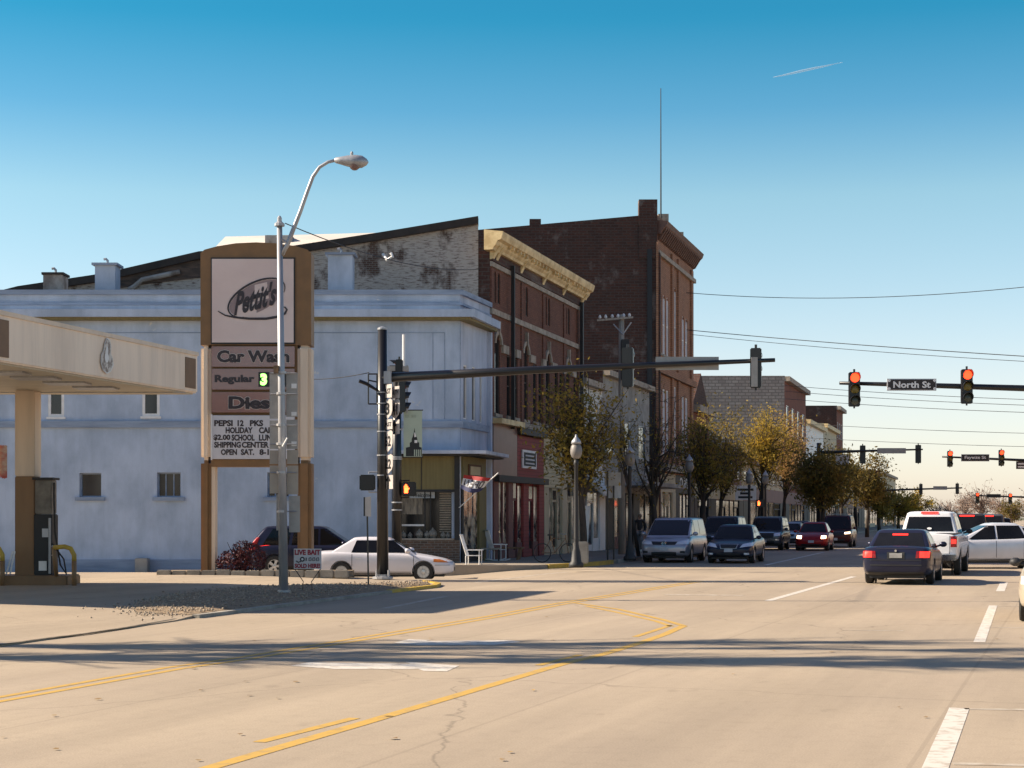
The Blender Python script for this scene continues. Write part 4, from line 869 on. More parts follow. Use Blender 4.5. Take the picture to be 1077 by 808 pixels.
text('logo_script', "Pettit's", sx(292)-sx(245), sz(299)-sz(324), (sx(268.5), YS, sz(314)), Vector((1,0,.27)), Vector((-.05,0,1)), inkm, ps, lo_, bold=.035, shear=.45, out=.05)
M['mauve2'] = pm('sign_mauve', (.29,.16,.145), (.24,.13,.12), .6, .12, stretch=(.5,1,2), coat=.6)
def panel(t, u, mat): 
    p_ = sbx('price_panel', 222.8, 310, t, u, -.1, .03, mat, bevel=.01); return p_
p1 = panel(364.5,386, M['mauve2']); p2 = panel(388,410, M['mauve2']); p3 = panel(412.5,434, M['mauve2']); p4 = panel(437,483, pm('board_white', (.62,.61,.63), (.55,.54,.57), 2, .4))
TX = lambda s, a, b_, t, u, par, bold=.03, mat=None, out=.036: text('lettering', s, sx(b_)-sx(a), sz(t)-sz(u), (sx((a+b_)/2), YS, sz((t+u)/2)), EX, EZ, mat or inkm, ps, par, bold=bold, out=out)
halo = pm('letter_halo', (.55,.46,.42))
for s_, a, b_, t, u, par in (('Car Wash', 228.5,304.5,368.5,381.5,p1), ('Regular', 226,268,394.5,404.5,p2), ('Diesel', 240.5,300,417,430.5,p3)):
    if par is not p2: TX(s_, a-.5, b_+.5, t-.5, u+.5, par, .075, halo, .034)
    TX(s_, a, b_, t, u, par, .045, None, .038)
sbx('digit_window', 272, 283.5, 391.5, 407, .03, .034, M['black'], p2)
sbx('digit_window', 284.5, 306, 391.5, 407, .03, .034, M['black'], p2)
TX('3', 274, 281, 393, 405.5, p2, .06, emis('green_digit', (.25,1,.12), 2.5), .04)
for s_, a, b_, t, u in (('PEPSI', 225.5,245,442,448.5), ('12', 250,256.5,442,448.5), ('PKS', 263,277,442,448.5), ('HOLIDAY', 237.5,266,449.5,456), ('CARDS', 272.5,295,449.5,456), ('$2.00', 224.8,242.5,457.2,463.8), ('SCHOOL', 243.8,268,457.2,463.8), ('LUNCH', 272.5,296,457.2,463.8), ('SHIPPING', 225.5,253.5,464.8,471.2), ('CENTER', 254.5,283,464.8,471.2), ('OPEN', 232.5,249.5,472.5,478.8), ('SAT.', 253.5,267.5,472.5,478.8), ('8-1', 273,283,472.5,478.8)):
    TX(s_, a, b_, t, u, p4, .045, None, .036)
sbx('white_edge', 221.9, 223.4, 436, 484, .0, .05, M['white'], p4)
# planter bed with stone edging and red shrub
pl = thing('planter_bed', 'low stone edged planter bed at the foot of the price sign', 'planter', (sx(270), 46.4, .19))
m = MB(); m.box(sx(172), sx(368), 46.5, 48.3, .1, .26); link_mesh('soil', m, M['gravel'], pl)
for k in range(13):
    a = sx(171+k*15.3); m = MB(); m.box(a, a+.375, 46.2+rnd.uniform(-.02,.02), 46.42, .1, .31+rnd.uniform(-.015,.015)); link_mesh('edging_stone', m, M['concrete'], pl, bevel=.025)
def leafball(mb, c, rx_, ry_, rz_, n, s0, s1, shell=.5):
    for _ in range(n):
        while True:
            d = Vector((rnd.uniform(-1,1), rnd.uniform(-1,1), rnd.uniform(-1,1)))
            if .05 < d.length <= 1: break
        d = d.normalized()*(d.length**shell)
        p = Vector(c)+Vector((d.x*rx_, d.y*ry_, d.z*rz_)); leaf(mb, p, rnd.uniform(s0, s1))
def leaf(mb, p, s_):
    a = Vector((rnd.gauss(0,1), rnd.gauss(0,1), rnd.gauss(0,1))).normalized(); b_ = a.orthogonal().normalized(); b_ = Quaternion(a, rnd.uniform(0,6.28)) @ b_; c = a.cross(b_)
    mb.add([p-b_*s_, p-c*s_*.45+a*s_*.1, p+b_*s_, p+c*s_*.45+a*s_*.1], [(0,1,2,3)])
sh = thing('red_shrub', 'dark red-leaved barberry shrub in the planter between the sign posts', 'shrub', (sx(255), 47.2, .26))
m = MB()
for i in range(10):
    a = rnd.uniform(0,6.28); m.tube([(sx(253),47.2,.2), (sx(253)+math.cos(a)*.4,47.2+math.sin(a)*.3,.75+rnd.uniform(0,.35))], [.02,.006], 4)
link_mesh('stems', m, M['dark'], sh)
m = MB(); leafball(m, (sx(246),47.1,.5), .5, .4, .38, 900, .03, .055); leafball(m, (sx(262),47.2,.58), .45, .4, .48, 1100, .03, .055); leafball(m, (sx(240),47.1,.4), .3, .3, .24, 350, .03, .05); leafball(m, (sx(254),47.1,.85), .3, .3, .28, 260, .03, .05)
link_mesh('leaves', m, pm('red_leaf', (.14,.022,.025), (.05,.015,.018), 6, .6), sh)
# live bait sign
YL_ = 37.4; bx = lambda px: X(px,YL_); bz = lambda py: Z(py,YL_)
lb = thing('yard_sign', 'small white live bait yard sign with red lettering on wire legs', 'sign', (bx(323), YL_, .1))
m = MB(); m.box(bx(309), bx(338), YL_, YL_+.015, bz(598.5), bz(577.2)); brd = link_mesh('board', m, pm('yard_white', (.6,.57,.57)), lb)
redm = flat('bait_red', (.30,.012,.03), .5)
for a, b_ in (((577.2),(584.6)), ((592.2),(598.5))):
    pass
text('lettering', 'LIVE BAIT', bx(337)-bx(310), bz(578.2)-bz(583.8), (bx(323.4), YL_, bz(581)), EX, EZ, redm, lb, brd, bold=.05, out=.004)
text('lettering', 'SOLD HERE!', bx(337)-bx(310), bz(592.8)-bz(597.6), (bx(323.4), YL_, bz(595.2)), EX, EZ, redm, lb, brd, bold=.05, out=.004)
m = MB(); m.lathe((bx(318),YL_-.004,bz(588.3)), [(.055,0),(.055,.004)], 14, (0,1,0)); link_mesh('fish_mark', m, M['dark'], lb, brd)
m = MB(); m.lathe((bx(318),YL_-.008,bz(588.3)), [(.025,0),(.025,.004)], 12, (0,1,0)); link_mesh('fish_mark', m, M['white'], lb, brd)
m = MB(); m.tube([(bx(311.5),YL_-.004,bz(590)), (bx(314),YL_-.004,bz(591.5)), (bx(316.5),YL_-.004,bz(590.5))], .012, 5); m.tube([(bx(322),YL_-.004,bz(586.5)), (bx(322),YL_-.004,bz(590))], .012, 5)
for k in range(3): m.tube([(bx(325+4*k),YL_-.004,bz(587)), (bx(327+4*k),YL_-.004,bz(586.5)), (bx(327.3+4*k),YL_-.004,bz(589.5)), (bx(325+4*k),YL_-.004,bz(590)), (bx(325+4*k),YL_-.004,bz(587))], .008, 4)
link_mesh('squiggle', m, M['dark'], lb, brd)
m = MB(); m.tube([(bx(310),YL_+.02,bz(598.5)), (bx(319),YL_+.02,bz(612)), (bx(318),YL_+.02,bz(617)), (bx(318),YL_+.02,.05)], .01, 5); m.tube([(bx(337),YL_+.02,bz(598.5)), (bx(327.5),YL_+.02,bz(612)), (bx(328),YL_+.02,bz(617)), (bx(328),YL_+.02,.05)], .01, 5); m.tube([(bx(318),YL_+.02,bz(615)), (bx(328),YL_+.02,bz(615))], .008, 5)
link_mesh('wire_leg', m, M['black'], lb)
# ---------------------------------------------------------------- lamp pole with sign backs
YP = 36.4; pX = lambda px: X(px,YP); pZ = lambda py: Z(py,YP)
lpst = thing('street_lamp', 'galvanised street lamp with a curved arm above the price sign', 'street lamp', (pX(298.5), YP, .08))
m = MB(); m.tube([(pX(298.3),YP,.05), (pX(296.3),YP,pZ(430)), (pX(294),YP,pZ(235))], [.10,.077,.057], 14); link_mesh('pole', m, M['galv'], lpst, smooth=True)
m = MB(); m.tube([(pX(298.5),YP,.04), (pX(298.5),YP,.2)], .14, 14); link_mesh('pole_base', m, M['galv'], lpst)
m = MB(); m.lathe((pX(294),YP,pZ(238)), [(.11,0),(.11,.05),(.05,.1),(.05,.18),(.02,.22)], 10); link_mesh('pole_cap', m, M['galv'], lpst)
arm = [(296,268), (302,258), (309,240), (316,222), (323,202), (329,186), (336,176), (345,170.5), (354,168.5)]
m = MB(); m.tube([(pX(a),YP,pZ(b_)) for a, b_ in arm], [.05,.05,.047,.045,.042,.04,.036,.034,.034], 10); link_mesh('arm', m, M['galv'], lpst, smooth=True)
m = MB(); m.tube([(pX(296),YP-.02,pZ(252)), (pX(303),YP-.02,pZ(256))], .03, 6); m.tube([(pX(298),YP,pZ(268)), (pX(303),YP,pZ(257))], .025, 6); link_mesh('brace', m, M['galv'], lpst)
m = MB(); prof_ = [(.03,-.03),(.06,.0),(.085,.12),(.115,.24),(.14,.42),(.13,.56),(.07,.66),(.01,.70)]
m.lathe((pX(353),YP,pZ(168.7)), prof_, 14, (1,0,-.06)); lh_ = link_mesh('lamp_head', m, M['galv'], lpst, smooth=True)
m = MB(); m.lathe((pX(373),YP,pZ(173)), [(.12,.04),(.12,0),(.1,-.08),(.05,-.12),(.01,-.13)], 14); link_mesh('lens', m, M['mauve'], lpst, lh_, smooth=True)
m = MB(); m.lathe((pX(370),YP,pZ(163.5)), [(.03,0),(.035,.05),(.02,.08)], 8); link_mesh('photocell', m, M['galv'], lpst, lh_)
def bks(name, a, b_, t, u, dy=.16, mat=None, lab=None):
    m = MB(); m.box(pX(a), pX(b_), YP+dy, YP+dy+.012, pZ(u), pZ(t)); o = link_mesh(name, m, mat or M['signback'], lpst, bevel=0)
    if lab: o['label'] = lab
    return o
tn = pm('signback_tan', (.42,.36,.29), (.35,.30,.25), 3, .5)
for a, b_, t, u, mt in ((282.5,292.5,393,440,None), (300,312,391.5,438,None), (282.5,292.5,442,472,None), (300.2,312,441,472,None), (282.5,293,473.5,488,tn), (300.8,312.6,473,488,tn), (282.5,293,489.5,519,tn), (300.8,312.6,489.5,520,tn), (289.5,295,520,558,None), (303,314.5,521.5,560,None)):
    o = bks('sign_panel', a, b_, t, u, mat=mt)
for a, b_, t, u in ((305.5,311,403,408), (305.5,311,433,437), (305.5,311,464,469)):
    m = MB(); m.box(pX(a), pX(b_), YP+.148, YP+.159, pZ(u), pZ(t)); link_mesh('inspection_tag', m, M['white'], lpst)
for t in (392, 414, 447, 467, 497, 538): 
    m = MB(); m.tube([(pX(283.5),YP+.13,pZ(t)), (pX(311),YP+.13,pZ(t))], .012, 5) if t != 538 else m.tube([(pX(291),YP+.13,pZ(t)), (pX(311),YP+.13,pZ(t))], .012, 5)
    link_mesh('sign_strut', m, M['galv'], lpst)
    m = MB(); m.tube([(pX(296),YP,pZ(t)-.025), (pX(296),YP,pZ(t)+.025)], .108, 12); link_mesh('band', m, M['galv'], lpst)
m = MB(); m.box(pX(288.5), pX(293.5), YP-.12, YP-.02, pZ(393), pZ(385)); link_mesh('junction_box', m, pm('rusty', (.3,.17,.08), (.15,.1,.06), 10, .8), lpst)
m = MB(); m.tube([(pX(298),YP-.13,pZ(470)), (pX(303),YP-.13,pZ(461))], .02, 6); link_mesh('clip', m, M['white'], lpst)

# ---------------------------------------------------------------- signals
def head(root, x, y, z_top, h, face, lit=None, name='signal_head', wd=.34):
    """three-lens head; face = unit direction it looks"""
    f = Vector(face).normalized(); s_ = Vector((f.y, -f.x, 0)); c = Vector((x, y, z_top-h/2))
    def mp(a, b_, c_): return c+s_*a+f*b_+EZ*c_
    m = MB(); m.box(-wd/2, wd/2, -.18, .06, -h/2, h/2, mp); o = link_mesh(name, m, M['black'], root, bevel=.025)
    m = MB(); m.tube([mp(0,-.06,h/2), mp(0,-.06,h/2+.1)], .035, 8); m.tube([mp(0,-.06,-h/2-.06), mp(0,-.06,-h/2)], .03, 8); link_mesh('mount', m, M['black'], root, o)
    for k, lm_ in enumerate(('redlens','ylens','glens')):
        zc = h/2-h*(k+.5)/3; mt = M['redlit'] if (lit == 'red' and k == 0) else M[lm_]
        m = MB(); r_ = h/3*.40; m.lathe(mp(0,.06,zc), [(r_,0),(r_*.9,.02),(r_*.5,.045),(.005,.05)], 16, f); link_mesh('lens', m, mt, root, o, smooth=True)
        m = MB(); n_ = 10
        for q in range(n_):
            t0 = R(-20+220*q/n_); t1 = R(-20+220*(q+1)/n_)
            for rr in (r_*1.08,): m.add([mp(math.cos(t0)*rr,.06,zc+math.sin(t0)*rr), mp(math.cos(t1)*rr,.06,zc+math.sin(t1)*rr), mp(math.cos(t1)*rr,.06+.22*(.5+.5*math.sin(max(0,t1))),zc+math.sin(t1)*rr), mp(math.cos(t0)*rr,.06+.22*(.5+.5*math.sin(max(0,t0))),zc+math.sin(t0)*rr),
                   mp(math.cos(t0)*rr*1.06,.06,zc+math.sin(t0)*rr*1.06), mp(math.cos(t1)*rr*1.06,.06,zc+math.sin(t1)*rr*1.06), mp(math.cos(t1)*rr*1.06,.06+.22*(.5+.5*math.sin(max(0,t1))),zc+math.sin(t1)*rr*1.06), mp(math.cos(t0)*rr*1.06,.06+.22*(.5+.5*math.sin(max(0,t0))),zc+math.sin(t0)*rr*1.06)], [(0,1,2,3),(7,6,5,4),(3,2,6,7)])
        link_mesh('visor', m, M['black'], root, o)
    return o
# near mast arm (seen from behind)
YA_ = 46.4; ax = lambda px: X(px,YA_); az = lambda py: Z(py,YA_)
ms = thing('signal_mast', 'near black signal mast with long arm and route signs by the gravel corner', 'traffic signal', (ax(402), YA_, .1), group='black mast arm signals')
m = MB(); m.tube([(ax(402.5),YA_,.1), (ax(402),YA_,az(347))], [.16,.125], 18); link_mesh('pole', m, M['black'], ms, smooth=True)
m = MB(); m.lathe((ax(402),YA_,az(347)), [(.13,0),(.13,.05),(.02,.09)], 16); link_mesh('pole_cap', m, M['galv'], ms)
m = MB(); m.lathe((ax(402.5),YA_,.08), [(.28,0),(.28,.05),(.2,.07),(.2,.12)], 12); bp_ = link_mesh('base_plate', m, M['galv'], ms)
for k in range(4): m = MB(); t = .8+k*1.57; m.tube([(ax(402.5)+.23*math.cos(t),YA_+.23*math.sin(t),.1), (ax(402.5)+.23*math.cos(t),YA_+.23*math.sin(t),.32)], .025, 6); link_mesh('anchor_bolt', m, M['galv'], ms, bp_)
m = MB(); m.tube([(ax(402),YA_,az(397.5)), (ax(560),YA_,az(389.5)), (ax(700),YA_,az(383.5)), (ax(815),YA_,az(378.8))], [.135,.105,.075,.055], 14); link_mesh('arm', m, M['black'], ms, smooth=True)
m = MB(); m.box(ax(404), ax(412), YA_-.15, YA_+.15, az(404), az(391)); link_mesh('arm_flange', m, M['galv'], ms)
away = (0.2, 1, 0)
for px, t, u in ((661,365.5,407), (796,366,408)): head(ms, ax(px), YA_+.16, az(t), az(t)-az(u), away, wd=.30)
m = MB(); m.box(ax(789.8), ax(796.5), YA_-.07, YA_-.04, az(407), az(376)); link_mesh('back_panel', m, M['signback'], ms)
m = MB(); m.box(ax(690), ax(756.5), YA_+.1, YA_+.115, az(389), az(375)); link_mesh('street_name_sign', m, M['signback'], ms)
# route signs, seen at a slant
ex = Vector((.60,-.80,0)).normalized(); mw = pm('route_white', (.50,.46,.43), (.42,.38,.36), 4, .5)
nrm = ex.cross(EZ)
def rsign(cx_, t, u, shape, s_, rot=0, wdt=.46, tw=.7, th=.55, col=None):
    O = Vector((ax(cx_), YA_-.16, az((t+u)/2))); h = az(t)-az(u)
    def q(a, b_, o_=0): return O+ex*a+EZ*b_+nrm*o_
    if shape == 'rect': P_ = [(-wdt/2,-h/2),(wdt/2,-h/2),(wdt/2,h/2),(-wdt/2,h/2)]
    else: P_ = [(-wdt/2,h*.42),(-wdt*.3,h*.5),(0,h*.44),(wdt*.3,h*.5),(wdt/2,h*.42),(wdt*.5,-h*.1),(wdt*.38,-h*.3),(0,-h/2),(-wdt*.38,-h*.3),(-wdt*.5,-h*.1)][::-1]
    m = MB(); m.prism([q(a,b_,0) for a, b_ in P_], -nrm*.012); o = link_mesh('route_sign', m, mw, ms)
    if s_ == '^': 
        m = MB(); m.v = [q(a,b_,.006) for a, b_ in ((-.04,-.2),(.04,-.2),(.04,.02),(.12,.02),(0,.2),(-.12,.02),(-.04,.02))]; m.f = [list(range(7))]; link_mesh('arrow', m, M['black'], ms, o)
    elif s_: text('lettering', s_, wdt*tw, h*th, q(0,0), ex, EZ, M['black'], ms, o, bold=.03, out=.006)
    return o
for cx_, t, u, sh_, s_, tw, th in ((407.6,405,419,'rect','EAST',.8,.4), (415.4,407,419.5,'rect','SOUTH',.85,.4), (408,420,441,'shield','3',.45,.62), (415.6,420.5,441,'shield','41',.6,.6), (408.2,441.5,452,'rect','EAST',.8,.42), (415.4,442,457,'rect','^',1,1), (408.4,453,475.5,'shield','62',.62,.5), (408.6,478,498.5,'shield','22',.62,.5), (408.8,500,514.5,'rect','^',1,1)):
    rsign(cx_, t, u, sh_, s_, tw=tw, th=th)
for t in (413, 424.5, 436, 454, 479, 500): m = MB(); m.tube([(ax(402),YA_,az(t)-.014), (ax(402),YA_,az(t)+.014)], .148, 16); link_mesh('band', m, M['galv'], ms)
# pedestrian signal on the near pole, side bracket
def pedhead(root, x, y, z0, z1, wd, face, hand=False):
    f = Vector(face).normalized(); s_ = Vector((-f.y, f.x, 0)); c = Vector((x, y, (z0+z1)/2)); h = z1-z0
    mp = lambda a, b_, c_: c+s_*a+f*b_+EZ*c_
    m = MB(); m.box(-wd/2, wd/2, -.12, .12, -h/2, h/2, mp); o = link_mesh('walk_signal', m, M['black'], root, bevel=.03)
    if hand:
        mt = emis('hand_lit', (1,.10,.02), 4); m = MB()
        off = -wd*.18
        m.box(off-.065, off+.06, .12, .135, -.14, .03, mp)
        for k, (a, t) in enumerate(((-.055,.11),(-.02,.16),(.015,.15),(.047,.10))): m.box(off+a-.013, off+a+.013, .12, .135, .02, t, mp)
        m.hexa([mp(off+.055,.12,-.06), mp(off+.11,.12,.02), mp(off+.09,.12,.05), mp(off+.05,.12,-.0), mp(off+.055,.135,-.06), mp(off+.11,.135,.02), mp(off+.09,.135,.05), mp(off+.05,.135,-.0)])
        link_mesh('lit_hand', m, mt, root, o)
    return o
pedhead(ms, ax(386.5), YA_, az(516), az(499.5), .42, (0,1,0))
m = MB(); m.tube([(ax(388),YA_,az(498.5)), (ax(388),YA_,az(496.5)), (ax(399),YA_,az(496.5))], .02, 6); link_mesh('bracket', m, M['galv'], ms); m = MB(); m.tube([(ax(388),YA_,az(516)), (ax(388),YA_,az(517.8)), (ax(399),YA_,az(517.8))], .02, 6); link_mesh('bracket', m, M['galv'], ms)
m = MB()
for a, b_ in (((387.5,393.5),(387.5,425)), ((387.5,425),(397,425)), ((387.5,400),(397,402)), ((387.5,393.5),(397,393.5)), ((396.5,393.5),(396.5,425))): m.tube([(ax(a[0]),YA_,az(a[1])), (ax(b_[0]),YA_,az(b_[1]))], .022, 6)
m.tube([(ax(378),YA_-.1,az(401)), (ax(386),YA_-.05,az(404)), (ax(399),YA_,az(412))], [.05,.05,.03], 8); link_mesh('side_bracket', m, M['black'], ms)
# second signal pole behind, with banner and red hand
YB_ = 57.5; bx2 = lambda px: X(px,YB_); bz2 = lambda py: Z(py,YB_)
m2_ = thing('signal_pole', 'black signal pole with a red hand walk signal and a banner on the far corner', 'traffic signal', (bx2(417.5), YB_, .14))
m = MB(); m.tube([(bx2(417.5),YB_,.1), (bx2(417.5),YB_,bz2(392))], [.17,.14], 14); link_mesh('pole', m, M['black'], m2_, smooth=True)
for t in (452, 481, 483, 528.5, 536.5): m = MB(); m.tube([(bx2(417.5),YB_,bz2(t)-.02), (bx2(417.5),YB_,bz2(t)+.02)], .18, 14); link_mesh('band', m, M['galv'], m2_)
head(m2_, bx2(418.5), YB_-.2, bz2(379), bz2(379)-bz2(396), (-1,.05,0), wd=.3)
head(m2_, bx2(424), YB_-.1, bz2(401), bz2(401)-bz2(434), (1,.3,0), wd=.3)
m = MB(); m.box(bx2(406.5), bx2(430), YB_-.3, YB_+.1, bz2(391), bz2(386)); link_mesh('crossbar', m, M['signback'], m2_)
m = MB(); m.box(bx2(427.5), bx2(429), YB_-.05, YB_+.02, bz2(435), bz2(384)); link_mesh('conduit', m, M['galv'], m2_)
pedhead(m2_, bx2(430.3), YB_-.1, bz2(522), bz2(507), .48, (0,-1,0), True)
m = MB(); m.tube([(bx2(418),YB_,bz2(506)), (bx2(431),YB_-.05,bz2(505.5))], .025, 6); link_mesh('bracket', m, M['black'], m2_); m = MB(); m.tube([(bx2(418),YB_,bz2(524)), (bx2(431),YB_-.05,bz2(523))], .025, 6); link_mesh('bracket', m, M['black'], m2_)
bnm = pm('banner_cloth', (.40,.47,.38), (.36,.43,.35), 2, .8)
m = MB(); m.box(bx2(424.5), bx2(444), YB_-.02, YB_, bz2(480.5), bz2(432)); bn_ = link_mesh('banner', m, bnm, m2_)
def bnp(pts, mat, o=.024): m = MB(); m.v = [Vector((bx2(a), YB_-o, bz2(b_))) for a, b_ in pts]; m.f = [list(range(len(pts)))]; return link_mesh('courthouse_print', m, mat, m2_, bn_)
bnp([(427,480),(427,471),(431,470),(431,466),(433,464.5),(433,462),(434.5,458.5),(435.3,455),(436,450),(436.6,455),(438,458.5),(439,462),(439,464.5),(441,466),(441,470),(443.5,471),(443.5,480)], M['black'])
bnp([(435.8,455),(436.6,455),(438,459.5),(435.8,460)], M['white'], .03); bnp([(436,463),(438.8,463),(439,466),(436,466)], M['white'], .03)
for k in range(4): bnp([(435.5+2*k,473),(436.5+2*k,473),(436.5+2*k,480),(435.5+2*k,480)], bnm, .03)
text('lettering', 'EST. 1810', bx2(437)-bx2(426), .1, (bx2(432), YB_-.02, bz2(438)), EX, EZ, pm('banner_faint', (.3,.36,.29)), m2_, bn_, out=.006)
m = MB(); m.tube([(bx2(418),YB_,bz2(431.5)), (bx2(445),YB_,bz2(431.5))], .02, 6); link_mesh('banner_rod', m, M['black'], m2_); m = MB(); m.tube([(bx2(418),YB_,bz2(481)), (bx2(445),YB_,bz2(481))], .02, 6); link_mesh('banner_rod', m, M['black'], m2_)
m = MB(); m.tube([(bx2(424),YB_+.3,bz2(386)), (bx2(424),YB_+.3,bz2(351))], .05, 8); link_mesh('mast_pipe', m, M['white'], m2_)
# small parking sign on a thin post
m = MB(); pk = thing('parking_sign', 'small pale parking sign on a thin black post in front of the white car', 'sign', (X(387.5,40.5), 40.5, .12))
m.tube([(X(387.5,40.5),40.5,.1), (X(386,40.5),40.5,Z(524,40.5))], .022, 6); link_mesh('post', m, M['black'], pk)
m = MB(); m.hexa([(X(384,40.5),40.46,Z(543,40.5)), (X(391,40.5),40.3,Z(543.5,40.5)), (X(391,40.5),40.32,Z(543.5,40.5)), (X(384,40.5),40.48,Z(543,40.5)), (X(384,40.5),40.46,Z(523,40.5)), (X(391,40.5),40.3,Z(522.5,40.5)), (X(391,40.5),40.32,Z(522.5,40.5)), (X(384,40.5),40.48,Z(523,40.5))]); link_mesh('plate', m, mw, pk)
m = MB(); m.box(X(382.5,40.5), X(384.2,40.5), 40.46, 40.6, Z(543,40.5), Z(523,40.5)); link_mesh('back_plate', m, M['black'], pk)

# arms from the right and farther ones
def rarm(label, Y, pts, r0, r1, heads, hh, sign=None, txt=None, lit='red', extra=None, pole=None, face=(0,-1,0), sm=None, group='black mast arm signals', base=0):
    a_ = lambda px: X(px,Y); b_ = lambda py: Z(py,Y)
    px_p = pole[0]; r = thing('signal_mast', label, 'traffic signal', (a_(px_p), Y, .1), group=group)
    m = MB(); m.tube([(a_(px_p),Y,.05), (a_(px_p),Y,b_(pole[1])-.0)], [r1*1.25,r1*1.1], 12); link_mesh('pole', m, M['black'], r, smooth=True)
    n = len(pts); m = MB(); m.tube([(a_(p[0]),Y,b_(p[1])) for p in pts], [r0+(r1-r0)*i/(n-1) for i in range(n)], 10); link_mesh('arm', m, M['black'], r, smooth=True)
    for px, t in heads: head(r, a_(px), Y-.2*(1 if face[1] < 0 else -1), b_(t), hh, face, lit, wd=hh*.31)
    if sign:
        x0, x1, t, u = sign; m = MB(); m.box(a_(x0), a_(x1), Y-r1-.1, Y-r1-.06, b_(u), b_(t)); s_ = link_mesh('street_name_sign', m, sm or M['plate'], r)
        if txt:
            e = (a_(x1)-a_(x0))*.018; m = MB(); m.box(a_(x0)+e, a_(x1)-e, Y-r1-.115, Y-r1-.1, b_(u)+e, b_(t)-e); link_mesh('sign_face', m, pm('street_sign_face', (.035,.03,.03)), r, s_)
            text('lettering', txt, (a_(x1)-a_(x0))*.76, (b_(t)-b_(u))*.56, (a_((x0+x1)/2), Y-r1-.116, b_((t+u)/2)), EX, EZ, M['white'], r, s_, bold=.03, out=.006)
            if Y < 80:
                for cxx, cyy in ((x0,t),(x1,t),(x0,u),(x1,u)):
                    m = MB(); m.lathe((a_(cxx)+(.06 if cxx == x0 else -.06), Y-r1-.118, b_(cyy)+(.06 if cyy == u else -.06)), [(.05,0),(.05,-.006)], 8, (0,1,0)); link_mesh('corner_mark', m, M['white'], r, s_)
    return r
rarm('mast arm with two red lights and the North St name plate', 56, [(883,403), (960,405), (1077,408.5), (1300,417)], .055, .13, [(897.5,392), (1015.5,389)], 1.12, (931.5,983,399,411.5), 'North St', pole=(1300,370))
r = rarm('far mast arm with two red lights and the Fayette St name plate', 119, [(991,480.5), (1077,484.2), (1200,489)], .06, .14, [(998.5,474.5), (1052.5,473.5)], 1.1, (1010,1039.5,478,485.5), 'Fayette St', pole=(1200,470))
m = MB(); m.box(X(1068,119), X(1083,119), 118.8, 118.85, Z(493.5,119), Z(485.5,119)); link_mesh('lane_sign', m, M['black'], r); m = MB()
for k in range(2): m.box(X(1069.5,119), X(1082,119), 118.77, 118.8, Z(488.8+3.2*k,119), Z(487.2+3.2*k,119))
link_mesh('lane_sign_mark', m, M['white'], r)
rarm('far mast arm seen from behind, second from the camera on the left', 108, [(970.5,472.8), (907,474.5), (861,476.1)], .05, .11, [(966.5,468), (908,468.5)], 1.15, (922,952,471.5,477.2), None, None, pole=(861,466), face=away, sm=M['signback'])
m = MB(); m.box(X(878.5,108), X(892,108), 107.7, 107.73, Z(489,108), Z(478.5,108)); solo('hanging_plate', m, mw, 'small square white plate hanging under the second mast arm', 'sign')
rarm('third mast arm from behind with two small heads above the yellow tree', 176, [(1012,513.2), (960,514.8), (915,516.5), (900,517)], .07, .15, [(969,509), (1007.3,508.5)], 1.1, (981,995.5,511.5,515.3), None, None, pole=(900,512), face=away, sm=M['signback'])
rarm('farthest mast arm with two tiny red lights by the bare trees', 190, [(1022,521), (1077,523), (1160,526)], .07, .15, [(1027.5,518.5), (1062,519.3)], 1.15, (1037,1052,519.8,523.5), None, pole=(1160,515), sm=M['black'])
r = thing('small_signal', 'small side mounted signal with a red light in front of the far shops', 'traffic signal', (X(803,106), 106, .14))
m = MB(); m.tube([(X(802,106),106,.1),(X(802,106),106,4.2)], .1, 8); link_mesh('pole', m, M['black'], r)
pedhead(r, X(799.5,105.6), 105.6, Z(533.5,105.6), Z(525.5,105.6), .55, (0,-1,0), True)

# wires
def wire(label, p0, p1, sag=.6, r_=.022):
    m = MB(); P_ = []
    for i in range(17):
        t = i/16; p = Vector(p0).lerp(Vector(p1), t); p.z -= sag*4*t*(1-t); P_.append(p)
    m.tube(P_, r_, 4); return solo('overhead_wire', m, M['dark'], label, 'wire', 'overhead wires over the street')
wp = lambda px, py, Y: (X(px,Y), Y, Z(py,Y))
wire('topmost sagging wire right of the tall brick block', wp(722,308,101), wp(1130,296,86), .55, .018)
wire('wire crossing the sky just above the grey stone wall', wp(722,347,101), wp(1130,378,80), .1, .02)
wire('wire from the tall block to the right, below the topmost pair', wp(728,352,100), wp(1130,383,82), .15, .014)
for i, (a, b_, c) in enumerate(((405,422,'upper'), (411,428,'middle'), (419,435.5,'lower'))): wire(f'{c} of the three close wires passing behind the North St plate', wp(820,a,110), wp(1130,b_,80), .12, .014)
wire('single wire between the name plates', wp(830,445,120), wp(1130,457,100), .1, .014); wire('lowest wire above the distant street trees', wp(840,460,130), wp(1130,471,100), .1, .014)
wire('thin wire from the street lamp to the brick building', wp(300,235,36.4), wp(505,283,64.5), .35, .012)
wire('wire from the near mast to the blue wall', wp(388,392,46.4), wp(328,399,60.9), .05, .014)
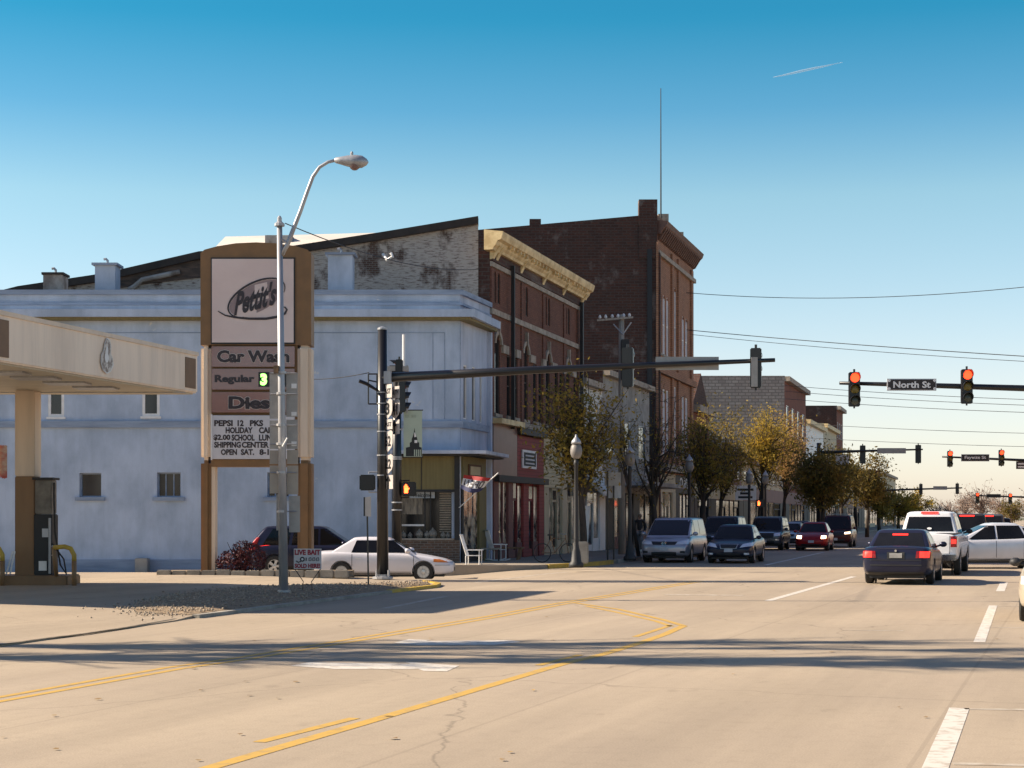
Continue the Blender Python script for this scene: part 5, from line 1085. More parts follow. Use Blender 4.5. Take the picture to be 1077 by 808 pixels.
# utility pole
up = thing('utility_pole', 'weathered utility pole with a white cross arm behind the street tree', 'utility pole', (X(653,74), 74, .14))
m = MB(); m.tube([(X(654,74),74,.1), (X(653.5,74),74,Z(331,74))], [.17,.12], 10); link_mesh('pole', m, M['wood'], up, smooth=True)
m = MB(); m.hexa([wp(628,338,73.8), wp(666,334.8,73.8), wp(666,334.8,74), wp(628,338,74), wp(628,336,73.8), wp(666,332.8,73.8), wp(666,332.8,74), wp(628,336,74)]); ca = link_mesh('crossarm', m, M['wood'], up)
for px in (631,637,644,650,656,662): m = MB(); c_ = wp(px, 334.5-(px-644)*.06, 73.9); m.lathe(c_, [(.04,0),(.07,.05),(.05,.12),(.02,.16)], 8); link_mesh('insulator', m, M['white'], up, ca)
m = MB(); m.tube([wp(645,341,73.7), wp(655,352,73.7)], .03, 5); m.tube([wp(664,339,73.7), wp(655,352,73.7)], .03, 5); link_mesh('brace', m, M['galv'], up)
m = MB(); m.box(X(653,73.5), X(661,73.5), 73.1, 73.6, Z(400,73.5), Z(358,73.5)); link_mesh('cable_guard', m, M['dark'], up)
m = MB(); m.box(X(632,70), X(653,70), 70, 70.05, Z(469,70), Z(418,70)); solo('banner_sign', m, pm('sign_pale', (.42,.38,.36), (.25,.22,.2), 2, .7), 'pale tall panel sign high on the shops behind the street tree', 'sign')

# acorn lamps
def acorn(px, pyt, pyb, lab):
    Y = (CH-.14)*F/(pyb-HY); H_ = Z(pyt,Y)-.14
    r = thing('acorn_lamp', lab, 'street lamp', (X(px,Y), Y, .14), group='globe street lamps along the pavement')
    m = MB(); m.lathe((0,0,0), [(.24,0),(.24,.12),(.17,.2),(.14,.5),(.1,.62),(.08,.8),(.07,H_*.5),(.06,H_-1.0),(.09,H_-.95),(.06,H_-.8)], 14); link_mesh('post', m, M['dark'], r, world=False, smooth=True)
    m = MB(); m.lathe((0,0,H_-.9), [(.08,.12),(.14,.17),(.185,.28),(.19,.38),(.17,.5),(.12,.6)], 16); link_mesh('globe', m, pm('globe_glass', (.22,.2,.185), (.16,.145,.135), 5, .5), r, world=False, smooth=True)
    m = MB(); m.lathe((0,0,H_-.3), [(.17,0),(.15,.08),(.08,.18),(.04,.22),(.03,.3)], 14); link_mesh('cap', m, M['galv'], r, world=False, smooth=True)
    return r
acorn(606, 457, 597, 'nearest globe street lamp, by the concrete planter'); acorn(662.5, 468, 589.5, 'second globe street lamp, beside the silver minivan'); acorn(725, 478, 583, 'third globe street lamp, behind the parked silver minivan')
acorn(788, 493, 577, 'fourth globe street lamp before the far crossing'); acorn(805, 495, 574, 'fifth and faintest globe street lamp before the cream shops')
# ---------------------------------------------------------------- trees
def pick(rx_, ry_, rz_):
    while True:
        d = Vector((rnd.uniform(-1,1), rnd.uniform(-1,1), rnd.uniform(-1,1)))
        if d.length <= 1: return Vector((d.x*rx_, d.y*ry_, d.z*rz_))
def tree(label, base, cc, rad, tr, nb, ntw, nleaf, lm_, ls=(.05,.09), group='street trees along the left pavement', name='street_tree', fork=.45, seed=1, bark=None, lean=0, clump=.28):
    global rnd
    rnd = random.Random(seed); base = Vector(base); cc = Vector(cc)
    r = thing(name, label, 'tree', tuple(base), group=group)
    wood = MB(); H_ = cc.z-base.z
    f0 = base.lerp(Vector((cc.x, cc.y, cc.z)), fork*1.0); f0.x += rnd.uniform(-.1,.1)
    top = cc+Vector((0,0,rad[2]*.5))
    wood.tube([base, base.lerp(f0,.5)+Vector((rnd.uniform(-.06,.06),0,0)), f0, f0.lerp(top,.5)+Vector((rnd.uniform(-.2,.2),0,0)), top], [tr*1.25,tr,tr*.85,tr*.5,tr*.12], 9)
    tips = []
    for i in range(nb):
        tgt = cc+pick(*rad)*.92; s_ = f0.lerp(top, rnd.uniform(0,.65)**1.3); 
        if (tgt-s_).length < .5: continue
        mid = s_.lerp(tgt, .45)+Vector((rnd.uniform(-.25,.25), rnd.uniform(-.25,.25), rnd.uniform(-.1,.3)))*min(1, rad[0]*.6)
        r0 = tr*rnd.uniform(.28,.5)
        wood.tube([s_, mid, tgt], [r0, r0*.6, r0*.2], 6); 
        for j in range(ntw):
            t = rnd.uniform(.25,1); p = (s_.lerp(mid, t*2) if t < .5 else mid.lerp(tgt, t*2-1)); e = p+pick(1,1,1)*rad[0]*.38+Vector((0,0,.12))
            m1 = p.lerp(e,.5)+pick(.1,.1,.1); wood.tube([p, m1, e], [r0*.25, r0*.16, .006], 4, cap=False); tips += [e, m1]
            for _ in range(2):
                q = m1.lerp(e, rnd.random()); e2 = q+pick(1,1,1)*rad[0]*.16; wood.tube([q, e2], [.012,.004], 3, cap=False); tips.append(e2)
    link_mesh('trunk', wood, bark or M['bark'], r, smooth=True)
    if nleaf:
        cr_ = MB(); 
        wts = [rnd.random()**1.5 for _ in tips]
        for _ in range(nleaf):
            p = rnd.choices(tips, wts)[0] if False else tips[min(len(tips)-1, int(len(tips)*rnd.random()))]
            if rnd.random() > wts[tips.index(p)]*1.3+.1 and rnd.random() < .7: continue
            p = p+Vector((rnd.gauss(0,clump), rnd.gauss(0,clump), rnd.gauss(0,clump*.7))); leaf(cr_, p, rnd.uniform(*ls))
        link_mesh('crown', cr_, lm_, r)
    return r
M['bark'] = pm('bark', (.075,.058,.045), (.04,.03,.024), 5, .95, .3, stretch=(1,1,.3))
def leafm(name, c1, c2, sc=1.3, tr=.35):
    m, t, b = nodes(name); L = t.links; b.inputs['Roughness'].default_value = .6; b.inputs['Specular IOR Level'].default_value = .2
    g = t.nodes.new('ShaderNodeNewGeometry'); n = t.nodes.new('ShaderNodeTexNoise'); n.inputs['Scale'].default_value = sc; n.inputs['Detail'].default_value = 4; L.new(g.outputs['Position'], n.inputs['Vector'])
    r = t.nodes.new('ShaderNodeValToRGB'); r.color_ramp.elements[0].position = .38; r.color_ramp.elements[1].position = .62; r.color_ramp.elements[0].color = hexc(*c2); r.color_ramp.elements[1].color = hexc(*c1); L.new(n.outputs['Fac'], r.inputs[0])
    L.new(r.outputs[0], b.inputs['Base Color']); ts = t.nodes.new('ShaderNodeBsdfTranslucent'); L.new(r.outputs[0], ts.inputs['Color'])
    mx = t.nodes.new('ShaderNodeMixShader'); mx.inputs[0].default_value = tr; L.new(b.outputs[0], mx.inputs[1]); L.new(ts.outputs[0], mx.inputs[2]); L.new(mx.outputs[0], t.nodes['Material Output'].inputs[0]); return m
LG = leafm('leaf_olive', (.36,.24,.045), (.14,.12,.028)); LY = leafm('leaf_gold', (.55,.36,.05), (.30,.22,.04), tr=.5); LO = leafm('leaf_orange', (.60,.36,.13), (.40,.24,.09), tr=.45)
LD = leafm('leaf_dark', (.24,.16,.035), (.09,.08,.02)); LYY = leafm('leaf_yellow_far', (.45,.30,.04), (.20,.16,.04), .5, .5); LP = leafm('leaf_pink', (.34,.23,.17), (.26,.18,.13), .5)
def T(px, pyb, Y): return (X(px,Y), Y, .1)
def Cn(px, py, Y, dy=0): return (X(px,Y), Y+dy, Z(py,Y))
tree('large olive street tree behind the nearest globe lamp', T(615,595,62), Cn(611,432,62), (2.1,1.7,2.2), .13, 30, 9, 8500, LG, (.04,.10), clump=.34, seed=3, fork=.4)
tree('nearly bare tree leaning in front of the tall brick pier', T(689,580,72), Cn(690,450,72), (1.9,1.5,2.9), .13, 22, 7, 500, LG, seed=8, fork=.35)
tree('slim leaning trunk tree between the bare tree and the lamp', T(672,580,70), Cn(652,450,70), (1.3,1.2,1.6), .07, 12, 6, 420, LG, seed=9, fork=.5)
tree('dense dark olive tree past the tall brick block', T(737,575,88), Cn(742,470,88), (2.3,1.8,2.5), .15, 30, 8, 6500, LG, (.05,.11), clump=.34, seed=5, fork=.4)
tree('thin dark tree with an orange-tinged top beside the dense one', T(752,575,92), Cn(765,465,92), (1.8,1.6,2.4), .12, 22, 7, 3200, LG, (.06,.10), seed=6, fork=.4)
tree('bright golden tree in front of the grey stone wall', T(797,570,122), Cn(806,454,122), (2.9,2.2,2.5), .16, 34, 9, 11000, LY, (.06,.10), seed=11, fork=.42)
tree('pale orange half-bare tree right of the golden one', T(822,570,134), Cn(830,466,134), (2.6,2.0,3.0), .14, 30, 9, 9000, LO, (.05,.09), seed=12, fork=.35)
for i, (px, py, Y, rr, lab) in enumerate(((862,500,122,(2.3,2,2.2),'dark rounded tree left of the red car'), (886,492,132,(2.6,2,2.6),'dark tall tree behind the maroon vehicle'), (912,498,140,(2.4,2,2.2),'dark tree nearest the second mast arm'), (864,497,104,(1.9,1.6,1.9),'small low dark tree before the far shops'))):
    tree(lab, T(px,570,Y), Cn(px,py,Y), rr, .15, 26, 7, 7000, LD, (.07,.15), clump=.36, seed=20+i, fork=.4)
for i, (px, py, Y, rr, lab) in enumerate(((945,530,215,(3.8,3,2.4),'yellow tree below the third mast arm'), (962,533,230,(3.2,3,2.2),'yellow tree behind the white pickup cab'), (925,525,200,(2.5,2.5,3),'olive tree left of the yellow ones'))):
    tree(lab, T(px,560,Y), Cn(px,py,Y), rr, .2, 22, 6, 4500, LYY if i < 2 else LG, (.12,.2), 'distant street trees', seed=30+i, fork=.4)
for i, (px, py, Y, rr, n_, lm_, lab) in enumerate(((1033,524,330,(5.5,4,4),1700,LP,'tall bare pinkish tree at the end of the street'), (1015,528,340,(3.4,3,3.2),900,LP,'smaller bare pinkish tree left of the tall one'), (1055,530,320,(4.5,4,2.9),1300,LP,'bare tree at the right frame edge'), (1000,535,350,(4,3,2.6),500,LP,'faint bare tree above the pickup roof'), (1064,537,260,(3.6,3,1.5),2600,LD,'low dark evergreen above the white hatchback'), (985,538,345,(4.5,3,2.2),500,LP,'faintest bare tree left of the pickup cab'), (1090,528,330,(5,4,4),1300,LP,'bare tree just outside the right edge'))):
    tree(lab, T(px,560,Y), Cn(px,py,Y), rr, .3, 30, 6, n_, lm_, (.12,.22), 'distant trees at the end of the street', seed=40+i, fork=.35, bark=pm('pale_bark', (.26,.19,.155)) if 'pale_bark' not in bpy.data.materials else bpy.data.materials['pale_bark'], name='distant_tree')
# big bare trees outside the frame on the left: they throw the branch shadows across the road
def shadowtree(label, base, limbs, seed, leaves=0):
    global rnd
    rnd = random.Random(seed); r = thing('roadside_tree', label, 'tree', base, group='tall bare trees left of the frame'); w_ = MB(); lf_ = MB(); base = Vector(base)
    top = base+Vector((.3,.1,9.5)); w_.tube([base, base+Vector((.1,0,4.5)), top], [.30,.24,.14], 10)
    for (dz, tx, ty, tz) in limbs:
        s_ = base+Vector((.2,.05,dz)); t_ = Vector((tx,ty,tz)); mid = s_.lerp(t_,.5)+Vector((0,rnd.uniform(-.2,.2),rnd.uniform(-.2,.3)))
        w_.tube([s_, mid, t_], [.10,.085,.03], 7)
        for j in range(64):
            p = s_.lerp(mid, rnd.random()) if rnd.random() < .35 else mid.lerp(t_, rnd.random()); e = p+Vector((rnd.gauss(1.1,.8), rnd.gauss(0,.6), rnd.gauss(.4,.5)))
            w_.tube([p, p.lerp(e,.5)+pick(.1,.1,.1), e], [.06,.04,.015], 4, cap=False)
            for _ in range(3): q = p.lerp(e, rnd.random()); e2 = q+Vector((rnd.gauss(.3,.35), rnd.gauss(0,.2), rnd.gauss(.1,.3))); w_.tube([q,e2], [.014,.005], 3, cap=False)
            for _ in range(leaves): leaf(lf_, p.lerp(e, rnd.random())+pick(.25,.2,.25), rnd.uniform(.04,.07))
    link_mesh('trunk', w_, M['bark'], r, smooth=True)
    if leaves: link_mesh('crown', lf_, LG, r)
shadowtree('large spreading tree outside the frame, left of the road', (-19.0,21.9,0), [(8,-12,21.7,9.6),(9,-9,22.4,13),(9.5,-11,20.7,14.5),(7,-14,22.7,8),(8.5,-7.5,21.4,11.5),(6,-15,21.7,6.2)], 61, 10)
shadowtree('second spreading tree outside the frame, nearer the canopy', (-20.5,23.9,0), [(8,-13,24.4,9.0),(9,-9,23.4,12.2),(9.2,-8.5,19.9,13.5),(6.5,-15,23.9,7),(8.5,-11.5,25.0,11)], 65, 14)

# ---------------------------------------------------------------- vehicles
def catmull(tab, x):
    # piecewise smooth interpolation of a table [(x, v)...]
    if x <= tab[0][0]: return tab[0][1]
    for (x0,v0),(x1,v1) in zip(tab, tab[1:]):
        if x <= x1:
            t = (x-x0)/(x1-x0); return v0+(v1-v0)*t
    return tab[-1][1]
def car(label, cat, loc, rz, sp, group=None, name='car'):
    """sp: L,W,H, top=[(x,z)] lower-body top line from rear (x=-L/2) to front, zb, cab=(rear base, rear top, front top, front base), belt, wheels"""
    L_, W_, H_ = sp['L'], sp['W'], sp['H']; zb = sp.get('zb', .22); hw = W_/2; top = sp['top']; body = sp['paint']
    r = thing(name, label, cat, loc, rz, group)
    wb = sp['wb']; wr = sp.get('wr', .32); xf = sp.get('xf', L_/2-sp.get('fo', .85)); xr = xf-wb
    # lower body
    st = [-L_/2, -L_/2+.05, -L_/2+.16, -L_/2+.36, -L_/2+.7]+[-L_/2+.7+(L_-1.5)*i/10 for i in range(1,10)]+[L_/2-.75, L_/2-.42, L_/2-.2, L_/2-.07, L_/2]
    rd = sp.get('round', .16)
    def pw(x):
        e = L_/2-abs(x); k = min(1, e/.55); q = 1-(1-k)**2.4
        return hw*((1-rd-.02)+(rd+.02)*q)
    rings = []; m = MB()
    belt = sp['belt']
    for i, x in enumerate(st):
        w_ = pw(x); zt_ = catmull(top, x); e = L_/2-abs(x); 
        zb_ = zb+(.10*(1-min(1, e/.5))**2); zt2 = zt_-(.03 if i in (0, len(st)-1) else 0)
        h_ = zt2-zb_; bl = min(belt, zt2-.03)
        prof_ = [(0,zb_), (w_*.86,zb_), (w_*.95,zb_+h_*.08), (w_*.985,zb_+h_*.32), (w_,zb_+h_*.58), (w_*.985,zb_+h_*.80), (w_*.945,zt2-.045), (w_*.87,zt2-.005), (w_*.5,zt2+.02), (0,zt2+.03)]
        full = prof_+[(-y,z) for y, z in prof_[-2:0:-1]]
        rings.append(len(m.v)); m.v += [Vector((x,y,z)) for y, z in full]; n = len(full)
    for a, b_ in zip(rings, rings[1:]):
        for k in range(n): m.f.append([a+k, a+(k+1) % n, b_+(k+1) % n, b_+k])
    m.f += [[rings[0]+k for k in range(n)][::-1], [rings[-1]+k for k in range(n)]]
    bo = link_mesh('body', m, body, r, world=False)
    md = bo.modifiers.new('s', 'SUBSURF'); md.levels = 1; md.render_levels = 1
    cut = MB()
    for xx in (xf, xr):
        for s_ in (-1, 1): cut.lathe((xx, s_*(hw+.2), wr), [(wr*1.16,0),(wr*1.16,.46)], 28, (0,-s_,0))
    co = link_mesh('cut', cut, None, r, world=False)
    bm_ = bo.modifiers.new('b', 'BOOLEAN'); bm_.operation = 'DIFFERENCE'; bm_.object = co; bm_.solver = 'EXACT'
    bpy.context.view_layer.update(); dg = bpy.context.evaluated_depsgraph_get()
    me = bpy.data.meshes.new_from_object(bo.evaluated_get(dg)); bo.modifiers.clear(); bo.data = me; me.materials.clear(); me.materials.append(body); bpy.data.objects.remove(co)
    for p in me.polygons: p.use_smooth = abs(p.normal.y) < .999 and p.area > 0
    try: me.set_sharp_from_angle(angle=R(38))
    except Exception: pass
    # cabin
    rb, rt, ft, fb = sp['cab']; yb = hw*sp.get('ybf', .90); yt = hw*sp.get('tuck', .70); zr = H_; zbb = belt-.06
    def ring(xa, xb_, y, z, ra=.10):
        out = []; n_ = 5; cs = [(xb_, y), (xa, y), (xa, -y), (xb_, -y)]
        for (cx_, cy_), a0 in zip(cs, (0, 90, 180, 270)):
            ox = cx_-ra*(1 if cx_ == xb_ else -1); oy = cy_-ra*(1 if cy_ > 0 else -1)
            for k in range(n_): t = R(a0+90*k/(n_-1)); out.append(Vector((ox+ra*math.cos(t), oy+ra*math.sin(t), z)))
        return out
    def lerp(a, b_, t): return a+(b_-a)*t
    levels = [(rb, fb, yb, zbb, .05)]
    for t in (.3, .6, .85): levels.append((lerp(rb,rt,t**1.12), lerp(fb,ft,t**1.08), lerp(yb,yt,t**1.3), lerp(zbb,zr-.07,t), .07+.05*t))
    levels += [(rt, ft, yt, zr-.06, .14), (rt+.07, ft-.10, yt-.07, zr-.018, .14), (rt+.25, ft-.30, yt-.24, zr, .14)]
    m = MB(); n = 20
    for l_ in levels: m.v += ring(*l_)
    for i in range(len(levels)-1):
        for k in range(n): m.f.append([i*n+k, i*n+(k+1) % n, (i+1)*n+(k+1) % n, (i+1)*n+k])
    m.f.append([(len(levels)-1)*n+k for k in range(n)])
    ca_ = link_mesh('cabin', m, body, r, world=False, smooth=True); ca_.data.set_sharp_from_angle(angle=R(40))
    # conforming patches
    def bvh(o): return BVHTree.FromPolygons([v.co for v in o.data.vertices], [list(p.vertices) for p in o.data.polygons])
    B1, B2 = bvh(bo), bvh(ca_)
    def patch(name, tree_, ax_, c4, mat, parent, off=.007, nu=8, nv=6):
        # c4: corner pairs; ax_ = 'f','b' -> (y,z); 'l','r' -> (x,z); 't' -> (x,y)
        d = {'f': Vector((-1,0,0)), 'b': Vector((1,0,0)), 'l': Vector((0,-1,0)), 'r': Vector((0,1,0)), 't': Vector((0,0,-1))}[ax_]
        m = MB(); last_ = None
        for j in range(nv+1):
            for i in range(nu+1):
                u, v = i/nu, j/nv; a = c4[0][0]*(1-u)*(1-v)+c4[1][0]*u*(1-v)+c4[2][0]*u*v+c4[3][0]*(1-u)*v; b_ = c4[0][1]*(1-u)*(1-v)+c4[1][1]*u*(1-v)+c4[2][1]*u*v+c4[3][1]*(1-u)*v
                o = {'f': Vector((5,a,b_)), 'b': Vector((-5,a,b_)), 'l': Vector((a,5,b_)), 'r': Vector((a,-5,b_)), 't': Vector((a,b_,5))}[ax_]
                h = tree_.ray_cast(o, d)
                if h[0] is None: p = (last_ if last_ else o+d*(5-(L_/2 if ax_ in 'fb' else hw)))
                else: p = h[0]+h[1]*off*(1 if h[1].dot(d) < 0 else -1)
                last_ = p.copy(); m.v.append(p)
        m.f = [[j*(nu+1)+i, j*(nu+1)+i+1, (j+1)*(nu+1)+i+1, (j+1)*(nu+1)+i] for j in range(nv) for i in range(nu)]
        o = link_mesh(name, m, mat, r, parent, world=False); 
        if mat is M['glass']: [setattr(p, 'use_smooth', True) for p in o.data.polygons]
        return o
    G_ = M['glass']; z0, z1 = belt+.02, H_-sp.get('ztop', .10)
    def cabx(z): t = max(0, min(1, (z-zbb)/(zr-.07-zbb))); return lerp(rb,rt,t), lerp(fb,ft,t), lerp(yb,yt,t)
    r0, f0, y0 = cabx(z0); r1, f1, y1 = cabx(z1)
    patch('windscreen', B2, 'f', [(-y0+.06,z0), (y0-.06,z0), (y1-.05,z1), (-y1+.05,z1)], G_, ca_)
    if sp.get('rearglass', True):
        rz0 = sp.get('rgz', z0); q0 = cabx(rz0)[2]; patch('rear_window', B2, 'b', [(-q0+.10,rz0), (q0-.10,rz0), (y1-.09,z1), (-y1+.09,z1)], G_, ca_)
    wins = sp['wins']      # list of (xb0, xb1, xt0, xt1) at belt and at top
    for s_, nm in ((1,'l'), (-1,'r')):
        for (a0, a1, b0, b1) in wins: patch('side_window', B2, nm, [(a0,z0), (a1,z0), (b1,z1), (b0,z1)], G_, ca_)
        for xd in sp['doors']: patch('door_gap', B1, nm, [(xd,zb+.14), (xd+.016,zb+.14), (xd+.016,belt-.02), (xd,belt-.02)], M['dark'], bo, .004, 1, 8)
        for xd in sp['handles']: patch('door_handle', B1, nm, [(xd,belt-.16), (xd+.17,belt-.16), (xd+.17,belt-.125), (xd,belt-.125)], sp.get('hmat', body), bo, .025, 3, 2)
        patch('sill_trim', B1, nm, [(xr+wr*1.25,zb+.04), (xf-wr*1.25,zb+.04), (xf-wr*1.25,zb+.10), (xr+wr*1.25,zb+.10)], M['dark'], bo, .006, 8, 1)
        # mirror
        m = MB(); mx_ = fb-.28 if sp.get('mx') is None else sp['mx']; c_ = Vector((mx_, s_*(hw+.07), belt+.07)); m.lathe(c_+Vector((.05,0,0)), [(.02,.04),(.08,.02),(.105,-.06),(.10,-.13)], 10, (1,0,0)); 
        for v in m.v: v.z = belt+.08+(v.z-belt-.07)*.75
        m.tube([(mx_, s_*(hw-.12), belt+.02), (mx_, s_*(hw+.03), belt+.06)], .03, 6); link_mesh('wing_mirror', m, sp.get('mirror', body), r, world=False, smooth=True)
        # wheels
        for xx in (xf, xr):
            yo = s_*(hw-.015); m = MB()
            m.lathe((xx, yo, wr), [(wr*.62,-.06),(wr*.62,-.0),(wr*.93,0),(wr,-.03),(wr,-.17),(wr*.93,-.2),(wr*.6,-.2)], 28, (0,s_,0), False); wh = link_mesh('wheel', m, M['rubber'], r, world=False, smooth=True); wh.data.set_sharp_from_angle(angle=R(35))
            m = MB(); m.lathe((xx, yo-s_*.035, wr), [(wr*.63,-.02),(wr*.63,.025),(wr*.57,.03),(wr*.54,.0),(.01,.0)], 24, (0,s_,0)); rm_ = link_mesh('rim', m, M['dark'], r, wh, world=False)
            m = MB(); ns = sp.get('spokes', 7)
            for k in range(ns):
                t = 2*math.pi*k/ns; d_ = Vector((math.cos(t),0,math.sin(t))); n2 = Vector((-d_.z,0,d_.x)); c0 = Vector((xx,yo-s_*.03,wr)); w0, w1 = .035, .05
                P_ = [c0+d_*.03-n2*w0, c0+d_*.03+n2*w0, c0+d_*wr*.58+n2*w1, c0+d_*wr*.58-n2*w1]; m.prism(P_, (0, s_*.022, 0))
            m.lathe((xx, yo-s_*.03, wr), [(.075,0),(.07,.03),(.01,.035)], 12, (0,s_,0)); m.lathe((xx, yo-s_*.034, wr), [(wr*.56,0),(wr*.56,.028),(wr*.625,.028),(wr*.625,0)], 24, (0,s_,0)); link_mesh('spokes', m, M['rim'], r, wh, world=False)
            m = MB(); m.lathe((xx, s_*(hw-.25), wr), [(wr*1.13,0),(wr*1.13,.2)], 20, (0,s_,0)) if False else m.lathe((xx, s_*(hw-.27), wr), [(wr*1.13,0),(wr*1.13,.004)], 24, (0,s_,0)); link_mesh('wheel_well', m, M['dark'], r, world=False)
    # underside shadow box
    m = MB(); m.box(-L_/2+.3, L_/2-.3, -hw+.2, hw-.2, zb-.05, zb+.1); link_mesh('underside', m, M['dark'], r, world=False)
    for key, nm, ax_, c4, mt, off in sp.get('front', [])+sp.get('rear', []):
        tr_ = B1 if key == 'b' else B2
        if nm[-1] == '2':
            nm = nm[:-1]; patch(nm, tr_, ax_, c4, mt, bo, off); patch(nm, tr_, ax_, [(-a, b_) for a, b_ in c4], mt, bo, off)
        else: patch(nm, tr_, ax_, c4, mt, bo, off)
    for nm, bx_, mt in sp.get('boxes', []): m = MB(); m.box(*bx_); link_mesh(nm, m, mt, r, world=False, bevel=.02)
    return r, bo, ca_, patch, B1, B2
def rect(y0, y1, z0, z1): return [(y0,z0), (y1,z0), (y1,z1), (y0,z1)]
def emblem_ring(r, x, z, rad, mat):
    m = MB(); P_ = [(x, rad*math.cos(R(a)), z+rad*math.sin(R(a))) for a in range(0,361,24)]; m.tube(P_, rad*.16, 5); link_mesh('emblem', m, mat, r, world=False)
    m = MB(); m.tube([(x,-rad*.6,z+rad*.6), (x,-rad*.2,z-rad*.5), (x,0,z+rad*.1), (x,rad*.2,z-rad*.5), (x,rad*.6,z+rad*.6)], rad*.1, 5); link_mesh('emblem', m, mat, r, world=False)
aU = math.atan2(U.y, U.x); aN = math.atan2(.95, .312)       # street heading; near-road heading
def sedan(L=4.6, W=1.78, H=1.43, paint=None, **k):
    h2 = L/2
    d = dict(L=L, W=W, H=H, paint=paint, wb=2.65, fo=.9, belt=.90, top=[(-h2,.86),(-h2+.12,.93),(-h2+.5,.97),(-h2+1.1,.98),(-.6,.94),(.6,.93),(h2-1.35,.92),(h2-.7,.83),(h2-.25,.73),(h2,.62)],
        cab=(-h2+.62,-h2+1.32,.35,1.12), wins=[(.12,.86,.12,.42), (-.86,.06,-.76,.06)], doors=[1.02,.08,-.86], handles=[.16,-.76])
    h = h2-.62-.8; d['wins'] = [(.14,.88,.14,.36), (-.95,.07,-.82,.07)]
    d.update(k); return d
def suv(L=4.7, W=1.85, H=1.75, paint=None, **k):
    h2 = L/2
    d = dict(L=L, W=W, H=H, paint=paint, wb=2.75, fo=.88, wr=.36, zb=.28, belt=1.04, tuck=.78, top=[(-h2,.95),(-h2+.08,1.03),(-h2+.6,1.06),(.8,1.06),(h2-1.0,1.02),(h2-.35,.94),(h2,.80)],
        cab=(-h2+.04,-h2+.34,.45,1.18), wins=[(.2,.95,.2,.50), (-.78,.12,-.72,.12), (-h2+.42,-.88,-h2+.58,-.82)], doors=[1.05,.14,-.85], handles=[.2,-.76], round=.14)
    d.update(k); return d
P_ = lambda n, c, **k: paintm('paint_'+n, c, **k)
def ferry(Y, px): return (X(px,Y), Y, 0)
def place(front_px, Yfront, L, ang, facing=1):
    """position of the car centre when the end nearest the camera is at Yfront / front_px; ang = heading of the street axis"""
    d = Vector((math.cos(ang), math.sin(ang), 0)); p = Vector((X(front_px,Yfront), Yfront, 0))+d*L/2; return (p.x, p.y, gh(p.x,p.y))
# silver minivan, parked, nose to the camera
L=5.1; h2=L/2
sp = suv(L, 1.9, 1.73, P_('silver_lilac', (.42,.41,.46), metal=.5), hl=1, wb=3.0, fo=.95, wr=.34, zb=.22, belt=1.03, top=[(-h2,.9),(-h2+.1,1.02),(1.0,1.03),(h2-.95,1.0),(h2-.4,.88),(h2-.1,.76),(h2,.66)], cab=(-h2+.05,-h2+.25,.55,1.72),
   wins=[(.45,1.15,.45,.72), (-.75,.38,-.75,.38), (-h2+.4,-.83,-h2+.45,-.83)], doors=[1.2,.40,-.8], mx=1.35)
sp['front'] = [('b','headlight2','f',[(.46,.70),(.90,.72),(.90,.90),(.50,.80)],M['headlens'],.01), ('b','grille','f',[(-.42,.69),(.42,.69),(.52,.81),(-.52,.81)],M['dark'],.008), ('b','lower_grille','f',rect(-.48,.48,.30,.42),M['dark'],.008),
   ('b','fog_light2','f',rect(.62,.80,.38,.46),M['dark'],.01), ('b','licence_plate','f',rect(-.15,.15,.47,.60),M['plate'],.02), ('b','bumper_trim','f',rect(-.8,.8,.24,.28),M['galv'],.02)]
sp['boxes'] = [('roof_rail',(-1.6,.5,.60,.63,1.735,1.77),M['dark']), ('roof_rail',(-1.6,.5,-.63,-.60,1.735,1.77),M['dark'])]
r, *_ = car('silver lilac minivan parked at the kerb, front of the left row', 'minivan', place(698,65.2,L,aU), aU+math.pi, sp, 'vehicles parked along the left kerb', 'parked_car'); emblem_ring(r, h2-.02, .76, .08, M['chrome'])
# dark SUV behind it
def front_set(wide=.9, hz=(.72,.88), grille=(.62,.84), mat='headlens', gw=.45, low=(.36,.5), chrome=True):
    g = [('b','headlight2','f',[(gw+.04,hz[0]),(wide-.06,hz[0]+.02),(wide-.06,hz[1]),(gw+.04,hz[1]-.03)],M[mat],.01), ('b','grille','f',rect(-gw,gw,*grille),M['dark'],.008), ('b','lower_grille','f',rect(-.55,.55,*low),M['dark'],.008), ('b','licence_plate','f',rect(-.15,.15,low[0]+.06,low[1]+.06),M['plate'],.02)]
    if chrome: g.insert(2, ('b','grille_trim','f',rect(-gw-.02,gw+.02,grille[1],grille[1]+.03),M['chrome'],.014))
    return g
sp = suv(4.7,1.85,1.80,P_('dark_grey', (.06,.06,.065))); sp['front'] = front_set()
car('dark grey suv parked directly behind the silver minivan', 'suv', place(753,77,4.7,aU), aU+math.pi, sp, 'vehicles parked along the left kerb', 'parked_car')
# black-blue sedan, oncoming
sp = sedan(4.5,1.78,1.47,P_('night_blue', (.02,.024,.045)), mirror=None); sp['mirror'] = sp['paint']
sp['front'] = [('b','headlight2','f',[(.42,.60),(.86,.66),(.86,.80),(.52,.73)],M['headlens'],.012), ('b','grille','f',[(-.30,.56),(.30,.56),(.36,.73),(-.36,.73)],M['galv'],.012), ('b','grille_bars','f',[(-.27,.58),(.27,.58),(.33,.71),(-.33,.71)],M['dark'],.018), ('b','lower_grille','f',rect(-.45,.45,.30,.40),M['dark'],.012), ('b','licence_plate','f',rect(-.16,.16,.44,.56),M['plate'],.03), ('b','fog_light2','f',rect(.58,.76,.34,.41),M['headlens'],.012)]
car('dark blue sedan driving toward the camera beside the silver minivan', 'sedan', place(766,64.2,4.5,aU), aU+math.pi, sp, None, 'car')
